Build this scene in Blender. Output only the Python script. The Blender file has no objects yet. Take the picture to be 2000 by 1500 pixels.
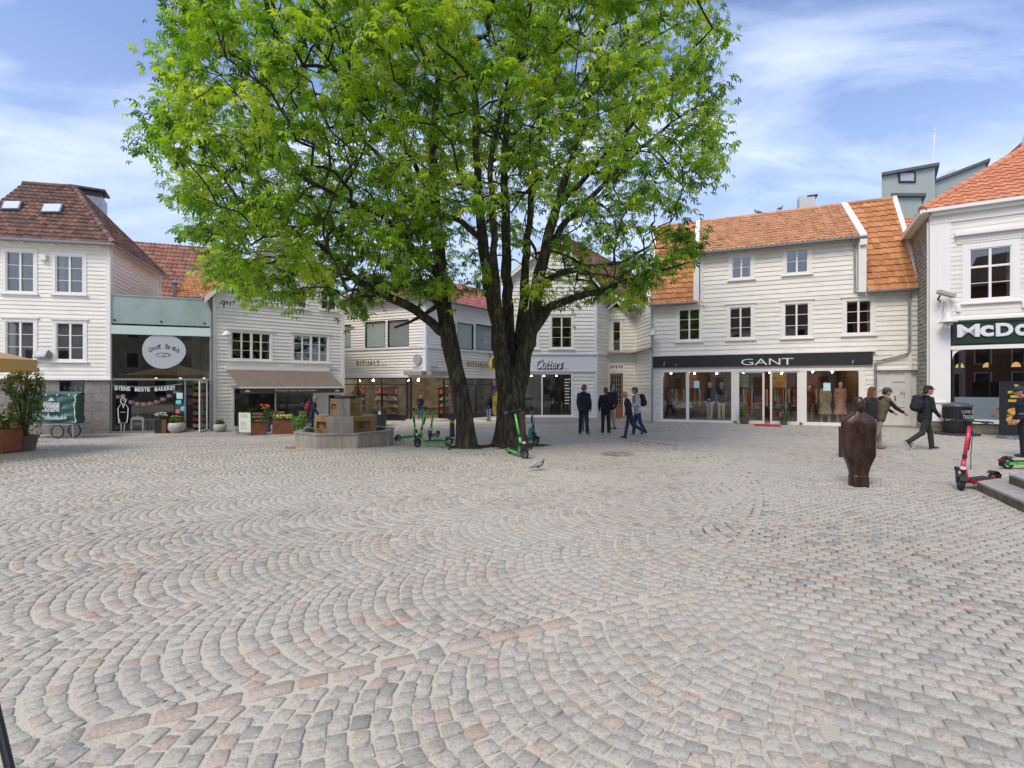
import bpy, math, random
import numpy as np
from mathutils import Vector, Matrix
R = math.radians
random.seed(7); rng = np.random.default_rng(11)
scene = bpy.context.scene
C = scene.collection

# ------------------------------------------------------------------ camera, sky, sun, exposure
F_PX, CX, HY, CAM = 950.0, 1000.0, 754.0, 1.72
cam_d = bpy.data.cameras.new('camera'); cam = bpy.data.objects.new('camera', cam_d); C.objects.link(cam)
cam.location = (0, 0, CAM); cam.rotation_euler = (R(90), 0, 0)
cam_d.sensor_width = 36; cam_d.lens = F_PX/2000*36; cam_d.shift_y = (HY-750)/2000
cam_d.clip_start = .05; cam_d.clip_end = 2000
scene.camera = cam

SUN_EL, SUN_AZ = 50, 215          # azimuth clockwise from +Y
world = bpy.data.worlds.new("World"); scene.world = world; world.use_nodes = True
nt = world.node_tree; nt.nodes.clear()
def wn(t, **k):
    n = nt.nodes.new(t)
    for a, b in k.items(): setattr(n, a, b)
    return n
sky = wn('ShaderNodeTexSky', sky_type='NISHITA', sun_disc=False, sun_elevation=R(SUN_EL), sun_rotation=R(SUN_AZ),
         air_density=1.1, dust_density=1.2, ozone_density=1.5)
tc = wn('ShaderNodeTexCoord'); sep = wn('ShaderNodeSeparateXYZ'); nt.links.new(tc.outputs['Generated'], sep.inputs[0])
zz = wn('ShaderNodeMath', operation='ADD'); zz.inputs[1].default_value = .22; nt.links.new(sep.outputs['Z'], zz.inputs[0])
dx = wn('ShaderNodeMath', operation='DIVIDE'); dy = wn('ShaderNodeMath', operation='DIVIDE')
nt.links.new(sep.outputs['X'], dx.inputs[0]); nt.links.new(zz.outputs[0], dx.inputs[1])
nt.links.new(sep.outputs['Y'], dy.inputs[0]); nt.links.new(zz.outputs[0], dy.inputs[1])
cmb = wn('ShaderNodeCombineXYZ'); nt.links.new(dx.outputs[0], cmb.inputs[0]); nt.links.new(dy.outputs[0], cmb.inputs[1])
mp = wn('ShaderNodeMapping'); mp.inputs['Rotation'].default_value = (0, 0, R(-20)); mp.inputs['Scale'].default_value = (.75, 1.9, 1)
mp.inputs['Location'].default_value = (1.3, .55, 0)
nt.links.new(cmb.outputs[0], mp.inputs[0])
n1 = wn('ShaderNodeTexNoise'); n1.inputs['Scale'].default_value = 1.5; n1.inputs['Detail'].default_value = 9
n1.inputs['Roughness'].default_value = .58; n1.inputs['Distortion'].default_value = .5
nt.links.new(mp.outputs[0], n1.inputs['Vector'])
cr = wn('ShaderNodeValToRGB'); cr.color_ramp.elements[0].position = .42; cr.color_ramp.elements[1].position = .78
cr.color_ramp.elements[0].color = (0, 0, 0, 1); cr.color_ramp.elements[1].color = (.58, .58, .58, 1)
nt.links.new(n1.outputs['Fac'], cr.inputs[0])
tint = wn('ShaderNodeMix', data_type='RGBA', blend_type='MULTIPLY'); tint.inputs[0].default_value = 1
tint.inputs[7].default_value = (1.10, 1.05, 1.16, 1); nt.links.new(sky.outputs[0], tint.inputs[6])
# fewer clouds low over the roofs
zr = wn('ShaderNodeMapRange'); zr.inputs[1].default_value = .14; zr.inputs[2].default_value = .36
nt.links.new(sep.outputs['Z'], zr.inputs[0])
mu = wn('ShaderNodeMath', operation='MULTIPLY'); nt.links.new(cr.outputs[0], mu.inputs[0]); nt.links.new(zr.outputs[0], mu.inputs[1])
hz = wn('ShaderNodeMapRange'); hz.inputs[1].default_value = 0; hz.inputs[2].default_value = .5; hz.inputs[3].default_value = .8; hz.inputs[4].default_value = 0
nt.links.new(sep.outputs['Z'], hz.inputs[0])
hm = wn('ShaderNodeMix', data_type='RGBA'); hm.inputs[7].default_value = (2.85, 3.3, 4.4, 1); nt.links.new(hz.outputs[0], hm.inputs[0]); nt.links.new(tint.outputs[2], hm.inputs[6])
mixc = wn('ShaderNodeMix', data_type='RGBA'); mixc.inputs[7].default_value = (8.2, 8.6, 9.6, 1)
nt.links.new(mu.outputs[0], mixc.inputs[0]); nt.links.new(hm.outputs[2], mixc.inputs[6])
bg = wn('ShaderNodeBackground'); bg.inputs[1].default_value = .15; nt.links.new(mixc.outputs[2], bg.inputs[0])
wo = wn('ShaderNodeOutputWorld'); nt.links.new(bg.outputs[0], wo.inputs[0])

sd = bpy.data.lights.new('sun', 'SUN'); sun = bpy.data.objects.new('sun', sd); C.objects.link(sun)
sd.energy = 1.5; sd.angle = R(22); sd.color = (1, .92, .78)
az, el = R(SUN_AZ), R(SUN_EL)
sdir = Vector((math.sin(az)*math.cos(el), math.cos(az)*math.cos(el), math.sin(el)))
sun.rotation_euler = sdir.to_track_quat('Z', 'Y').to_euler(); sun.location = (0, 0, 40)
scene.view_settings.view_transform = 'Standard'; scene.view_settings.look = 'None'
scene.view_settings.exposure = .48; scene.view_settings.gamma = 1
scene.cycles.max_bounces = 6; scene.cycles.transparent_max_bounces = 10; scene.cycles.use_denoising = True

# ------------------------------------------------------------------ helpers
def srgb(*c): return tuple(((x/255)/12.92 if x/255 <= .04045 else ((x/255+.055)/1.055)**2.4) for x in c)
MATS = {}
def mat(name, col=(.5,.5,.5), rough=.6, metal=0, col2=None, scale=4, detail=4, bump=0, bscale=None, lo=.35, hi=.65,
        attr=None, emit=None, trans=0, stretch=None, spec=None, coat=0):
    """procedural principled material; col2 = a second colour mixed in by noise; attr = list of colours driven by per-face value"""
    if name in MATS: return MATS[name]
    m = bpy.data.materials.new(name); m.use_nodes = True; t = m.node_tree; N = t.nodes; L = t.links
    b = N['Principled BSDF']; b.inputs['Roughness'].default_value = rough; b.inputs['Metallic'].default_value = metal
    if spec is not None: b.inputs['Specular IOR Level'].default_value = spec
    if coat: b.inputs['Coat Weight'].default_value = coat
    b.inputs['Base Color'].default_value = (*col, 1)
    tcn = N.new('ShaderNodeTexCoord'); src = tcn.outputs['Object']
    if stretch:
        mpn = N.new('ShaderNodeMapping'); mpn.inputs['Scale'].default_value = stretch; L.new(src, mpn.inputs[0]); src = mpn.outputs[0]
    cur = None
    if attr:
        a = N.new('ShaderNodeAttribute'); a.attribute_name = 'rnd'
        r = N.new('ShaderNodeValToRGB'); r.color_ramp.interpolation = 'LINEAR'
        for i, c in enumerate(attr):
            p = i/(len(attr)-1)
            e = r.color_ramp.elements[i] if i < 2 else r.color_ramp.elements.new(p)
            e.position = p; e.color = (*c, 1)
        if len(attr) > 2: # re-assign in order
            els = sorted(r.color_ramp.elements, key=lambda e: e.position)
            for i, c in enumerate(attr): els[i].color = (*c, 1)
        L.new(a.outputs['Fac'], r.inputs[0]); cur = r.outputs[0]
    n = N.new('ShaderNodeTexNoise'); n.inputs['Scale'].default_value = scale; n.inputs['Detail'].default_value = detail
    n.inputs['Roughness'].default_value = .6; L.new(src, n.inputs['Vector'])
    if col2 is not None:
        mr = N.new('ShaderNodeMapRange'); mr.inputs[1].default_value = lo; mr.inputs[2].default_value = hi; L.new(n.outputs['Fac'], mr.inputs[0])
        mx = N.new('ShaderNodeMix'); mx.data_type = 'RGBA'; L.new(mr.outputs[0], mx.inputs[0])
        if cur is None: mx.inputs[6].default_value = (*col, 1)
        else: L.new(cur, mx.inputs[6])
        mx.inputs[7].default_value = (*col2, 1)
        if attr:
            sc = N.new('ShaderNodeMath'); sc.operation = 'MULTIPLY'; sc.inputs[1].default_value = .45; L.new(mr.outputs[0], sc.inputs[0]); L.new(sc.outputs[0], mx.inputs[0])
        cur = mx.outputs[2]
    if cur is not None: L.new(cur, b.inputs['Base Color'])
    if bump:
        n2 = N.new('ShaderNodeTexNoise'); n2.inputs['Scale'].default_value = bscale or scale*6; n2.inputs['Detail'].default_value = 5; L.new(src, n2.inputs['Vector'])
        bp = N.new('ShaderNodeBump'); bp.inputs['Strength'].default_value = bump; bp.inputs['Distance'].default_value = .02
        L.new(n2.outputs['Fac'], bp.inputs['Height']); L.new(bp.outputs[0], b.inputs['Normal'])
    if emit:
        b.inputs['Emission Color'].default_value = (*emit[0], 1); b.inputs['Emission Strength'].default_value = emit[1]
    if trans:
        out = N['Material Output']; tr = N.new('ShaderNodeBsdfTranslucent'); ms = N.new('ShaderNodeMixShader'); ms.inputs[0].default_value = trans
        if cur is not None:
            br = N.new('ShaderNodeMix'); br.data_type = 'RGBA'; br.blend_type = 'MULTIPLY'; br.inputs[0].default_value = 1
            L.new(cur, br.inputs[6]); br.inputs[7].default_value = (1.5, 1.5, .7, 1); L.new(br.outputs[2], tr.inputs[0])
        else: tr.inputs[0].default_value = (*col, 1)
        L.new(b.outputs[0], ms.inputs[1]); L.new(tr.outputs[0], ms.inputs[2]); L.new(ms.outputs[0], out.inputs[0])
    MATS[name] = m; return m
def glass(name, tintc=(.8,.84,.82), refl=.1, rough=.0):
    if name in MATS: return MATS[name]
    m = bpy.data.materials.new(name); m.use_nodes = True; t = m.node_tree; t.nodes.clear()
    o = t.nodes.new('ShaderNodeOutputMaterial'); mx = t.nodes.new('ShaderNodeMixShader'); tr = t.nodes.new('ShaderNodeBsdfTransparent')
    g = t.nodes.new('ShaderNodeBsdfGlossy'); g.inputs['Roughness'].default_value = rough; tr.inputs[0].default_value = (*tintc, 1)
    lw = t.nodes.new('ShaderNodeLayerWeight'); lw.inputs[0].default_value = .25
    ad = t.nodes.new('ShaderNodeMath'); ad.operation = 'ADD'; ad.inputs[1].default_value = refl
    ad.use_clamp = True
    pw = t.nodes.new('ShaderNodeMath'); pw.operation = 'POWER'; pw.inputs[1].default_value = 4; lw.inputs[0].default_value = .5
    t.links.new(lw.outputs['Facing'], pw.inputs[0]); ml = t.nodes.new('ShaderNodeMath'); ml.operation = 'MULTIPLY'; ml.inputs[1].default_value = .7
    t.links.new(pw.outputs[0], ml.inputs[0]); t.links.new(ml.outputs[0], ad.inputs[0]); t.links.new(ad.outputs[0], mx.inputs[0])
    t.links.new(tr.outputs[0], mx.inputs[1]); t.links.new(g.outputs[0], mx.inputs[2]); t.links.new(mx.outputs[0], o.inputs[0])
    MATS[name] = m; return m

OFF = {}
def tag(o, label=None, cat=None, group=None, kind=None):
    if label: o['label'] = label
    if cat: o['category'] = cat
    if group: o['group'] = group
    if kind: o['kind'] = kind
    return o
def empty(name, loc, label, cat, group=None):
    o = bpy.data.objects.new(name, None); o.empty_display_size = .2; o.location = loc; C.objects.link(o)
    OFF[o.name] = Vector(loc); return tag(o, label, cat, group)
def dup(root, loc, rotz=0, label=None, scale=None, rot=None):
    r = root.copy(); C.objects.link(r); r.location = loc; r.rotation_euler = rot or (0, 0, rotz)
    if scale: r.scale = (scale,)*3
    if label: r['label'] = label
    def rec(src, dst):
        for ch in list(src.children):
            c = ch.copy(); C.objects.link(c); c.parent = dst; rec(ch, c)
    rec(root, r); return r

class MB:
    def __init__(s): s.v = []; s.f = []; s.r = []; s.M = None
    def add(s, verts, faces, rnd=0.5):
        n = len(s.v)
        for p in verts:
            p = Vector(p)
            s.v.append(tuple(s.M @ p) if s.M else tuple(p))
        for f in faces: s.f.append(tuple(i+n for i in f)); s.r.append(rnd)
    def quad(s, a, b, c, d, rnd=.5): s.add([a, b, c, d], [(0,1,2,3)], rnd)
    def hexa(s, p, rnd=.5):     # 8 points: bottom 4 (ccw), top 4
        s.add(p, [(0,3,2,1),(4,5,6,7),(0,1,5,4),(1,2,6,5),(2,3,7,6),(3,0,4,7)], rnd)
    def box(s, x0,x1,y0,y1,z0,z1, rnd=.5, tx=0, ty=0):
        s.hexa([(x0,y0,z0),(x1,y0,z0),(x1,y1,z0),(x0,y1,z0),(x0+tx,y0+ty,z1),(x1-tx,y0+ty,z1),(x1-tx,y1-ty,z1),(x0+tx,y1-ty,z1)], rnd)
    def fbox(s, F, u0,u1,z0,z1,o0,o1, rnd=.5):   # box in a facade frame, o = outwards
        s.hexa([F.W(u0,z0,o1),F.W(u1,z0,o1),F.W(u1,z0,o0),F.W(u0,z0,o0),F.W(u0,z1,o1),F.W(u1,z1,o1),F.W(u1,z1,o0),F.W(u0,z1,o0)], rnd)
    def tube(s, path, rad, n=8, rnd=.5, cap=True, sq=None):
        path = [Vector(p) for p in path]
        if not isinstance(rad, (list, tuple)): rad = [rad]*len(path)
        vs = []; t0 = (path[1]-path[0]).normalized(); a = Vector((0,0,1)) if abs(t0.z) < .9 else Vector((0,1,0))
        nx = t0.cross(a).normalized()
        for i, p in enumerate(path):
            t = (path[min(i+1,len(path)-1)]-path[max(i-1,0)]).normalized()
            nx = (nx - t*nx.dot(t)).normalized(); ny = t.cross(nx)
            for k in range(n):
                an = 2*math.pi*(k+.5)/n
                vs.append(p + nx*math.cos(an)*rad[i] + ny*math.sin(an)*rad[i]*(sq or 1))
        fs = []
        for i in range(len(path)-1):
            for k in range(n): k2 = (k+1) % n; fs.append((i*n+k, i*n+k2, (i+1)*n+k2, (i+1)*n+k))
        if cap: fs.append(tuple(reversed(range(n)))); fs.append(tuple((len(path)-1)*n+k for k in range(n)))
        s.add(vs, fs, rnd)
    def loft(s, secs, n=16, rnd=.5, p=2.0):   # secs: (centre, rx, ry) stacked; superellipse power p ; x axis = world x, y
        vs = []; fs = []
        for c, rx, ry in secs:
            for k in range(n):
                an = 2*math.pi*k/n; cc, ss = math.cos(an), math.sin(an)
                vs.append((c[0]+rx*math.copysign(abs(cc)**(2/p), cc), c[1]+ry*math.copysign(abs(ss)**(2/p), ss), c[2]))
        for i in range(len(secs)-1):
            for k in range(n): k2 = (k+1) % n; fs.append((i*n+k, i*n+k2, (i+1)*n+k2, (i+1)*n+k))
        fs.append(tuple(reversed(range(n)))); fs.append(tuple((len(secs)-1)*n+k for k in range(n)))
        s.add(vs, fs, rnd)
    def lathe(s, prof, n=24, c=(0,0,0), rnd=.5):
        s.loft([((c[0],c[1],c[2]+z), max(r,.0005), max(r,.0005)) for r, z in prof], n, rnd)
    def ell(s, c, r, n=12, m=8, rnd=.5, rot=None):
        c = Vector(c); vs = []; fs = []
        for i in range(m+1):
            th = math.pi*i/m
            for k in range(n):
                ph = 2*math.pi*k/n
                p = Vector((r[0]*math.sin(th)*math.cos(ph), r[1]*math.sin(th)*math.sin(ph), -r[2]*math.cos(th)))
                if rot: p = rot @ p
                vs.append(c+p)
        for i in range(m):
            for k in range(n): k2 = (k+1) % n; fs.append((i*n+k, i*n+k2, (i+1)*n+k2, (i+1)*n+k))
        s.add(vs, fs, rnd)
    def prism(s, pts, axis_fn, d0, d1, rnd=.5):   # pts 2-D outline; axis_fn(a,b,d)->world
        n = len(pts); vs = [axis_fn(a, b, d0) for a, b in pts]+[axis_fn(a, b, d1) for a, b in pts]
        fs = [tuple(reversed(range(n))), tuple(range(n, 2*n))]+[(i, (i+1) % n, n+(i+1) % n, n+i) for i in range(n)]
        s.add(vs, fs, rnd)
    def build(s, name, m, parent=None, smooth=False, label=None):
        off = OFF.get(parent.name, Vector((0,0,0))) if parent else Vector((0,0,0))
        me = bpy.data.meshes.new(name)
        me.from_pydata([(a-off.x, b-off.y, c-off.z) for a, b, c in s.v], [], s.f)
        at = me.attributes.new('rnd', 'FLOAT', 'FACE'); at.data.foreach_set('value', s.r)
        me.materials.append(m)
        if smooth: me.shade_smooth()
        me.update()
        o = bpy.data.objects.new(name, me); C.objects.link(o)
        if parent: o.parent = parent
        OFF[o.name] = off.copy()
        if label: o['label'] = label
        return o
def split_build(mb, name, m, parent):
    # one object per connected piece
    p = list(range(len(mb.v)))
    def fd(i):
        while p[i] != i: p[i] = p[p[i]]; i = p[i]
        return i
    for f in mb.f:
        for i in f[1:]: p[fd(i)] = fd(f[0])
    G_ = {}
    for f, r in zip(mb.f, mb.r): G_.setdefault(fd(f[0]), []).append((f, r))
    out = []
    for fs in G_.values():
        q = MB(); mp_ = {}
        for f, r in fs:
            for i in f:
                if i not in mp_: mp_[i] = len(q.v); q.v.append(mb.v[i])
            q.f.append(tuple(mp_[i] for i in f)); q.r.append(r)
        out.append(q.build(name, m, parent))
    return out
def rebase(o):      # move the origin of a top-level mesh to its base
    me = o.data; n = len(me.vertices); co = np.empty(n*3, 'f'); me.vertices.foreach_get('co', co); co = co.reshape(-1,3)
    b = np.array([(co[:,0].min()+co[:,0].max())/2, (co[:,1].min()+co[:,1].max())/2, co[:,2].min()], 'f')
    co -= b; me.vertices.foreach_set('co', co.ravel()); o.location = [float(x) for x in b]; OFF[o.name] = Vector(o.location); return o

def sm(x): x = min(max(x, 0), 1); return x*x*(3-2*x)
def gz(x, y): return -.32*sm((y-12)/8)*sm((9-x)/10)
def G(px, py):
    d = F_PX*CAM/(py-HY)
    for _ in range(25):
        x = (px-CX)/F_PX*d; d = .5*d + .5*F_PX*(CAM-gz(x, d))/(py-HY)
    x = (px-CX)/F_PX*d
    return Vector((x, d, gz(x, d)))
def P(px, d, z=0): return Vector(((px-CX)/F_PX*d, d, z))
def P3(px, py, d): return Vector(((px-CX)/F_PX*d, d, CAM+(HY-py)*d/F_PX))
class Fr:
    def __init__(s, A, B):
        s.A = Vector((A[0], A[1], 0)); s.B = Vector((B[0], B[1], 0)); s.L = (s.B-s.A).length
        s.u = (s.B-s.A).normalized(); s.n = Vector((s.u.y, -s.u.x, 0))
    def U(s, px): k = (px-CX)/F_PX; return (k*s.A.y-s.A.x)/(s.u.x-k*s.u.y)
    def D(s, px): return s.A.y+s.u.y*s.U(px)
    def Z(s, px, py): return CAM+(HY-py)*s.D(px)/F_PX
    def W(s, u, z, o=0): return s.A+s.u*u+s.n*o+Vector((0,0,z))
    def rect(s, x0, y0, x1, y1):   # picture rect on the facade -> u0,u1,z0,z1
        xm = (x0+x1)/2; return s.U(x0), s.U(x1), s.Z(xm, y1), s.Z(xm, y0)

def scan(poly, z):
    xs = []
    for i in range(len(poly)):
        (a, za), (b, zb) = poly[i], poly[(i+1) % len(poly)]
        if (za <= z < zb) or (zb <= z < za): xs.append(a+(b-a)*(z-za)/(zb-za))
    xs.sort(); return [(xs[i], xs[i+1]) for i in range(0, len(xs)-1, 2)]
def siding(mb, F, poly, ops=(), row=.145, t=.026, base=0):
    """lapped weather boards over a polygon (u,z), leaving rectangular openings"""
    z0 = min(p[1] for p in poly); z1 = max(p[1] for p in poly)
    cuts = sorted({z0, z1} | {p[1] for p in poly} | {z for o in ops for z in (o[2], o[3]) if z0 < z < z1} |
                  {z0+row*k for k in range(int((z1-z0)/row)+1)})
    for za, zb in zip(cuts, cuts[1:]):
        if zb-za < .004: continue
        k = math.floor(((za+zb)/2-z0)/row); rz0 = z0+k*row
        oa = base+t*(1-(za-rz0)/row); ob = base+t*(1-(zb-rz0)/row)
        A, B = scan(poly, za+.001), scan(poly, zb-.001)
        if len(A) != len(B): continue
        rv = (math.sin(k*12.9898+F.A.x)*43758.5) % 1
        for (a0, a1), (b0, b1) in zip(A, B):
            segs = [[a0, a1, b0, b1]]
            for o in ops:
                if o[2] < (za+zb)/2 < o[3]:
                    ns = []
                    for q in segs:
                        if o[1] <= q[0] or o[0] >= q[1]: ns.append(q); continue
                        if o[0] > q[0]: ns.append([q[0], o[0], q[2], o[0]])
                        if o[1] < q[1]: ns.append([o[1], q[1], o[1], q[3]])
                    segs = ns
            for q in segs:
                mb.quad(F.W(q[0], za, oa), F.W(q[1], za, oa), F.W(q[3], zb, ob), F.W(q[2], zb, ob), rv)
                if abs(za-rz0) < .002: mb.quad(F.W(q[0], za, base-.01), F.W(q[1], za, base-.01), F.W(q[1], za, oa), F.W(q[0], za, oa), rv)
def tiles(mb, EL, ER, RL, RR, tw=.23, th=.34, amp=.05, lip=.045):
    EL, ER, RL, RR = map(Vector, (EL, ER, RL, RR)); u = (ER-EL).normalized(); w = RL-EL
    v = w-u*w.dot(u); h = v.length; v.normalize(); n = u.cross(v)
    if n.z < 0: n = -n
    L = (ER-EL).length; a = (RL-EL).dot(u); b = (RR-EL).dot(u); S = 6
    lo = min(0, a); hi = max(L, b); kc = int((hi-lo)/tw)+2; rows = int(h/th)+1
    phs = [0, .1, .25, .5, .75, .9]; wv = [0, .55, .95, .55, .1, -.05]
    for j in range(rows):
        v0, v1 = j*th, min((j+1)*th, h)
        if v1-v0 < .02: continue
        l0, r0 = a*v0/h, L+(b-L)*v0/h; l1, r1 = a*v1/h, L+(b-L)*v1/h
        for k in range(kc):
            rv = rng.random(); jn = n*float(rng.normal(0,.007)); jv = v*float(rng.normal(0,.010)); pts = [((lo+(k+ph)*tw), wvv) for ph, wvv in zip(phs, wv)]+[(lo+(k+1)*tw, wv[0])]
            if pts[-1][0] < min(l0, l1) or pts[0][0] > max(r0, r1): continue
            vs = []
            for x, hh in pts:
                xb = min(max(x, l0), r0); xt = min(max(x, l1), r1)
                vs += [EL+u*xb+v*(v0-.015)+n*(-.02), EL+u*xb+v*(v0-.015)+n*(lip+hh*amp*1.1)+jn+jv, EL+u*xt+v*v1+n*(hh*amp)+jn*.5]
            fs = []
            for i in range(len(pts)-1): q = i*3; fs += [(q, q+3, q+4, q+1), (q+1, q+4, q+5, q+2)]
            mb.add(vs, fs, rv)
    o = n*-.03; mb.quad(EL+o, ER+o, RR+o, RL+o, .4)
def ridge(mb, A, B, r=.11, seg=.38):
    A, B = Vector(A), Vector(B); L = (B-A).length; k = max(1, int(L/seg))
    for i in range(k):
        a = A.lerp(B, i/k); b = A.lerp(B, (i+1.12)/k); mb.tube([a, b], [r*1.08, r*.92], 10, rng.random())
def text_obj(s, width, height, F, u, z, out, m, name, parent, extr=.02, shear=0, bold=0, space=1.0):
    """lettering laid on a facade, its box (width,height) starting at (u,z)"""
    cu = bpy.data.curves.new('t', 'FONT'); cu.body = s; cu.size = 1; cu.extrude = .001; cu.shear = shear; cu.space_character = space
    if bold: cu.offset = bold
    cu.resolution_u = 3
    o = bpy.data.objects.new('t', cu); C.objects.link(o); dg = bpy.context.evaluated_depsgraph_get()
    me = bpy.data.meshes.new_from_object(o.evaluated_get(dg)); bpy.data.objects.remove(o); bpy.data.curves.remove(cu)
    co = np.empty(len(me.vertices)*3, 'f'); me.vertices.foreach_get('co', co); co = co.reshape(-1,3)
    mn, mxx = co.min(0), co.max(0); sx = width/(mxx[0]-mn[0]); sy = height/(mxx[1]-mn[1]); off = OFF.get(parent.name, Vector((0,0,0))) if parent else Vector((0,0,0))
    base = F.A+F.n*out
    out3 = np.zeros_like(co)
    for i in range(len(co)):
        q = base+F.u*(u+(co[i,0]-mn[0])*sx)+F.n*(extr if co[i,2] > 0 else 0)+Vector((0,0,z+(co[i,1]-mn[1])*sy))-off
        out3[i] = q
    me.vertices.foreach_set('co', out3.ravel()); me.materials.clear(); me.materials.append(m); me.name = name; me.update()
    ob = bpy.data.objects.new(name, me); C.objects.link(ob)
    if parent: ob.parent = parent
    OFF[ob.name] = off.copy(); return ob

# ------------------------------------------------------------------ materials
WHITE = mat('white_boards', (.83,.795,.70), .5, attr=[(.77,.735,.64),(.83,.795,.70),(.86,.83,.74)], col2=(.45,.43,.36), scale=1.6, detail=8, lo=.5, hi=.85, bump=.1, bscale=30, stretch=(.6,.6,2.5))
WHITE2 = mat('cool_white_boards', (.80,.77,.70), .5, attr=[(.74,.71,.64),(.80,.77,.70),(.83,.80,.73)], col2=(.40,.39,.34), scale=1.3, detail=8, lo=.48, hi=.9, bump=.1, bscale=30, stretch=(.6,.6,2.5))
WARMW = mat('aged_white_boards', (.80,.76,.66), .55, attr=[(.73,.69,.59),(.81,.77,.67),(.85,.82,.73)], col2=(.36,.33,.25), scale=2.2, detail=9, lo=.5, hi=.85, bump=.15, bscale=25, stretch=(.8,.8,2.2))
MOSSB = mat('weathered_boards', (.42,.40,.34), .8, col2=(.12,.13,.07), scale=3, detail=9, lo=.4, hi=.7, bump=.3, stretch=(1,1,3))
TRIM = mat('white_trim', (.84,.81,.73), .45, col2=(.7,.7,.66), scale=3, lo=.5, hi=.9)
TRIM2 = mat('cream_trim', (.80,.78,.73), .45, col2=(.6,.58,.5), scale=3, lo=.5, hi=.9)
DARK = mat('black_frame', (.02,.021,.023), .35)
INT = mat('dark_room', (.035,.034,.034), .8, col2=(.1,.09,.08), scale=2)
INTW = mat('warm_shop_room', (.17,.10,.06), .7, col2=(.10,.07,.05), scale=2.5)
INTG = mat('grey_shop_room', (.42,.40,.36), .7, col2=(.2,.2,.19), scale=2)
CURT = mat('curtain', (.55,.54,.5), .9, col2=(.35,.35,.33), scale=12, stretch=(6,6,.3))
PANE = glass('window_glass', (.86,.88,.87), .13)
SHOP = glass('shop_glass', (.94,.96,.95), .07)
BGLASS = glass('bakery_glass', (.82,.85,.85), .08)
METAL = mat('zinc', (.36,.38,.39), .4, .6, col2=(.25,.27,.27), scale=5)
GUT = mat('grey_gutter', (.2,.21,.21), .4, .5)
STONE = mat('grey_stone_base', (.34,.31,.28), .85, col2=(.22,.2,.18), scale=3, bump=.4)
TILE_RED = mat('old_red_tiles', rough=.75, attr=[(.07,.045,.035),(.20,.095,.06),(.12,.07,.05),(.30,.135,.085),(.10,.075,.06)], col2=(.085,.08,.05), scale=2.2, detail=8, lo=.45, hi=.75, bump=.3, bscale=40)
TILE_RUST = mat('rusty_red_tiles', rough=.75, attr=[(.33,.13,.08),(.24,.10,.07),(.40,.18,.11),(.30,.15,.11)], col2=(.12,.10,.07), scale=1.8, detail=8, lo=.45, hi=.75, bump=.3, bscale=40)
TILE_OR = mat('orange_tiles', rough=.7, attr=[(.53,.22,.075),(.42,.165,.06),(.60,.29,.11),(.49,.22,.095)], col2=(.16,.09,.05), scale=1.6, detail=8, lo=.5, hi=.8, bump=.25, bscale=40)
TILE_OR2 = mat('tan_orange_tiles', rough=.7, attr=[(.59,.31,.155),(.51,.25,.12),(.65,.37,.20),(.47,.235,.125)], col2=(.22,.13,.075), scale=1.6, detail=8, lo=.5, hi=.8, bump=.25, bscale=40)
TILE_NEW = mat('bright_orange_tiles', rough=.6, attr=[(.64,.26,.13),(.58,.22,.11),(.68,.31,.16)], col2=(.42,.2,.12), scale=1.6, lo=.5, hi=.8, bump=.15, bscale=40)
TILE_GL = mat('glazed_red_tiles', rough=.3, attr=[(.36,.10,.085),(.44,.15,.12),(.30,.09,.08)], col2=(.35,.2,.18), scale=4, lo=.5, hi=.8)
TILE_BR = mat('brown_tiles', rough=.7, attr=[(.20,.075,.06),(.25,.095,.07),(.16,.07,.06)], col2=(.12,.08,.07), scale=2, lo=.5, hi=.8, bump=.2)
CORTEN = mat('corten_steel', (.26,.085,.035), .8, .2, col2=(.13,.05,.03), scale=4, detail=8, bump=.2)
# ------------------------------------------------------------------ ground
def ground():
    xs = np.concatenate([np.linspace(-600,-45,12), np.linspace(-40,40,161), np.linspace(45,600,12)])
    ys = np.concatenate([np.linspace(-300,-10,8), np.linspace(-8,60,137), np.linspace(65,800,16)])
    mb = MB(); nx = len(xs)
    vs = [(x, y, gz(x, y)-(.0035+.0045*(1-sm((y-4.5)/2.5))+.004*(1+math.sin(x*.9+1.3*math.sin(y*.5)))*.5+.007*sm((x-1.3)/2.2)*sm((16-y)/6))) for y in ys for x in xs]
    fs = [(j*nx+i, j*nx+i+1, (j+1)*nx+i+1, (j+1)*nx+i) for j in range(len(ys)-1) for i in range(nx-1)]
    mb.add(vs, fs)
    m = mat('joint_sand', (.58,.53,.42), .95, col2=(.11,.105,.06), scale=.55, detail=12, lo=.53, hi=.70, bump=.5, bscale=90)
    T_ = m.node_tree; mr_ = [n for n in T_.nodes if n.type == 'MAP_RANGE'][0]; mxn = [n for n in T_.nodes if n.type == 'MIX'][0]
    tcx = T_.nodes.new('ShaderNodeTexCoord'); sx = T_.nodes.new('ShaderNodeSeparateXYZ'); T_.links.new(tcx.outputs['Object'], sx.inputs[0])
    m1 = T_.nodes.new('ShaderNodeMapRange'); m1.inputs[1].default_value = 1.0; m1.inputs[2].default_value = 4.0; m1.inputs[4].default_value = .85; T_.links.new(sx.outputs[0], m1.inputs[0])
    ad_ = T_.nodes.new('ShaderNodeMath'); ad_.use_clamp = True; T_.links.new(m1.outputs[0], ad_.inputs[0]); T_.links.new(mr_.outputs[0], ad_.inputs[1]); T_.links.new(ad_.outputs[0], mxn.inputs[0])
    o = mb.build('ground', m, None, True); tag(o, kind='structure'); return o
ground()
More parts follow.
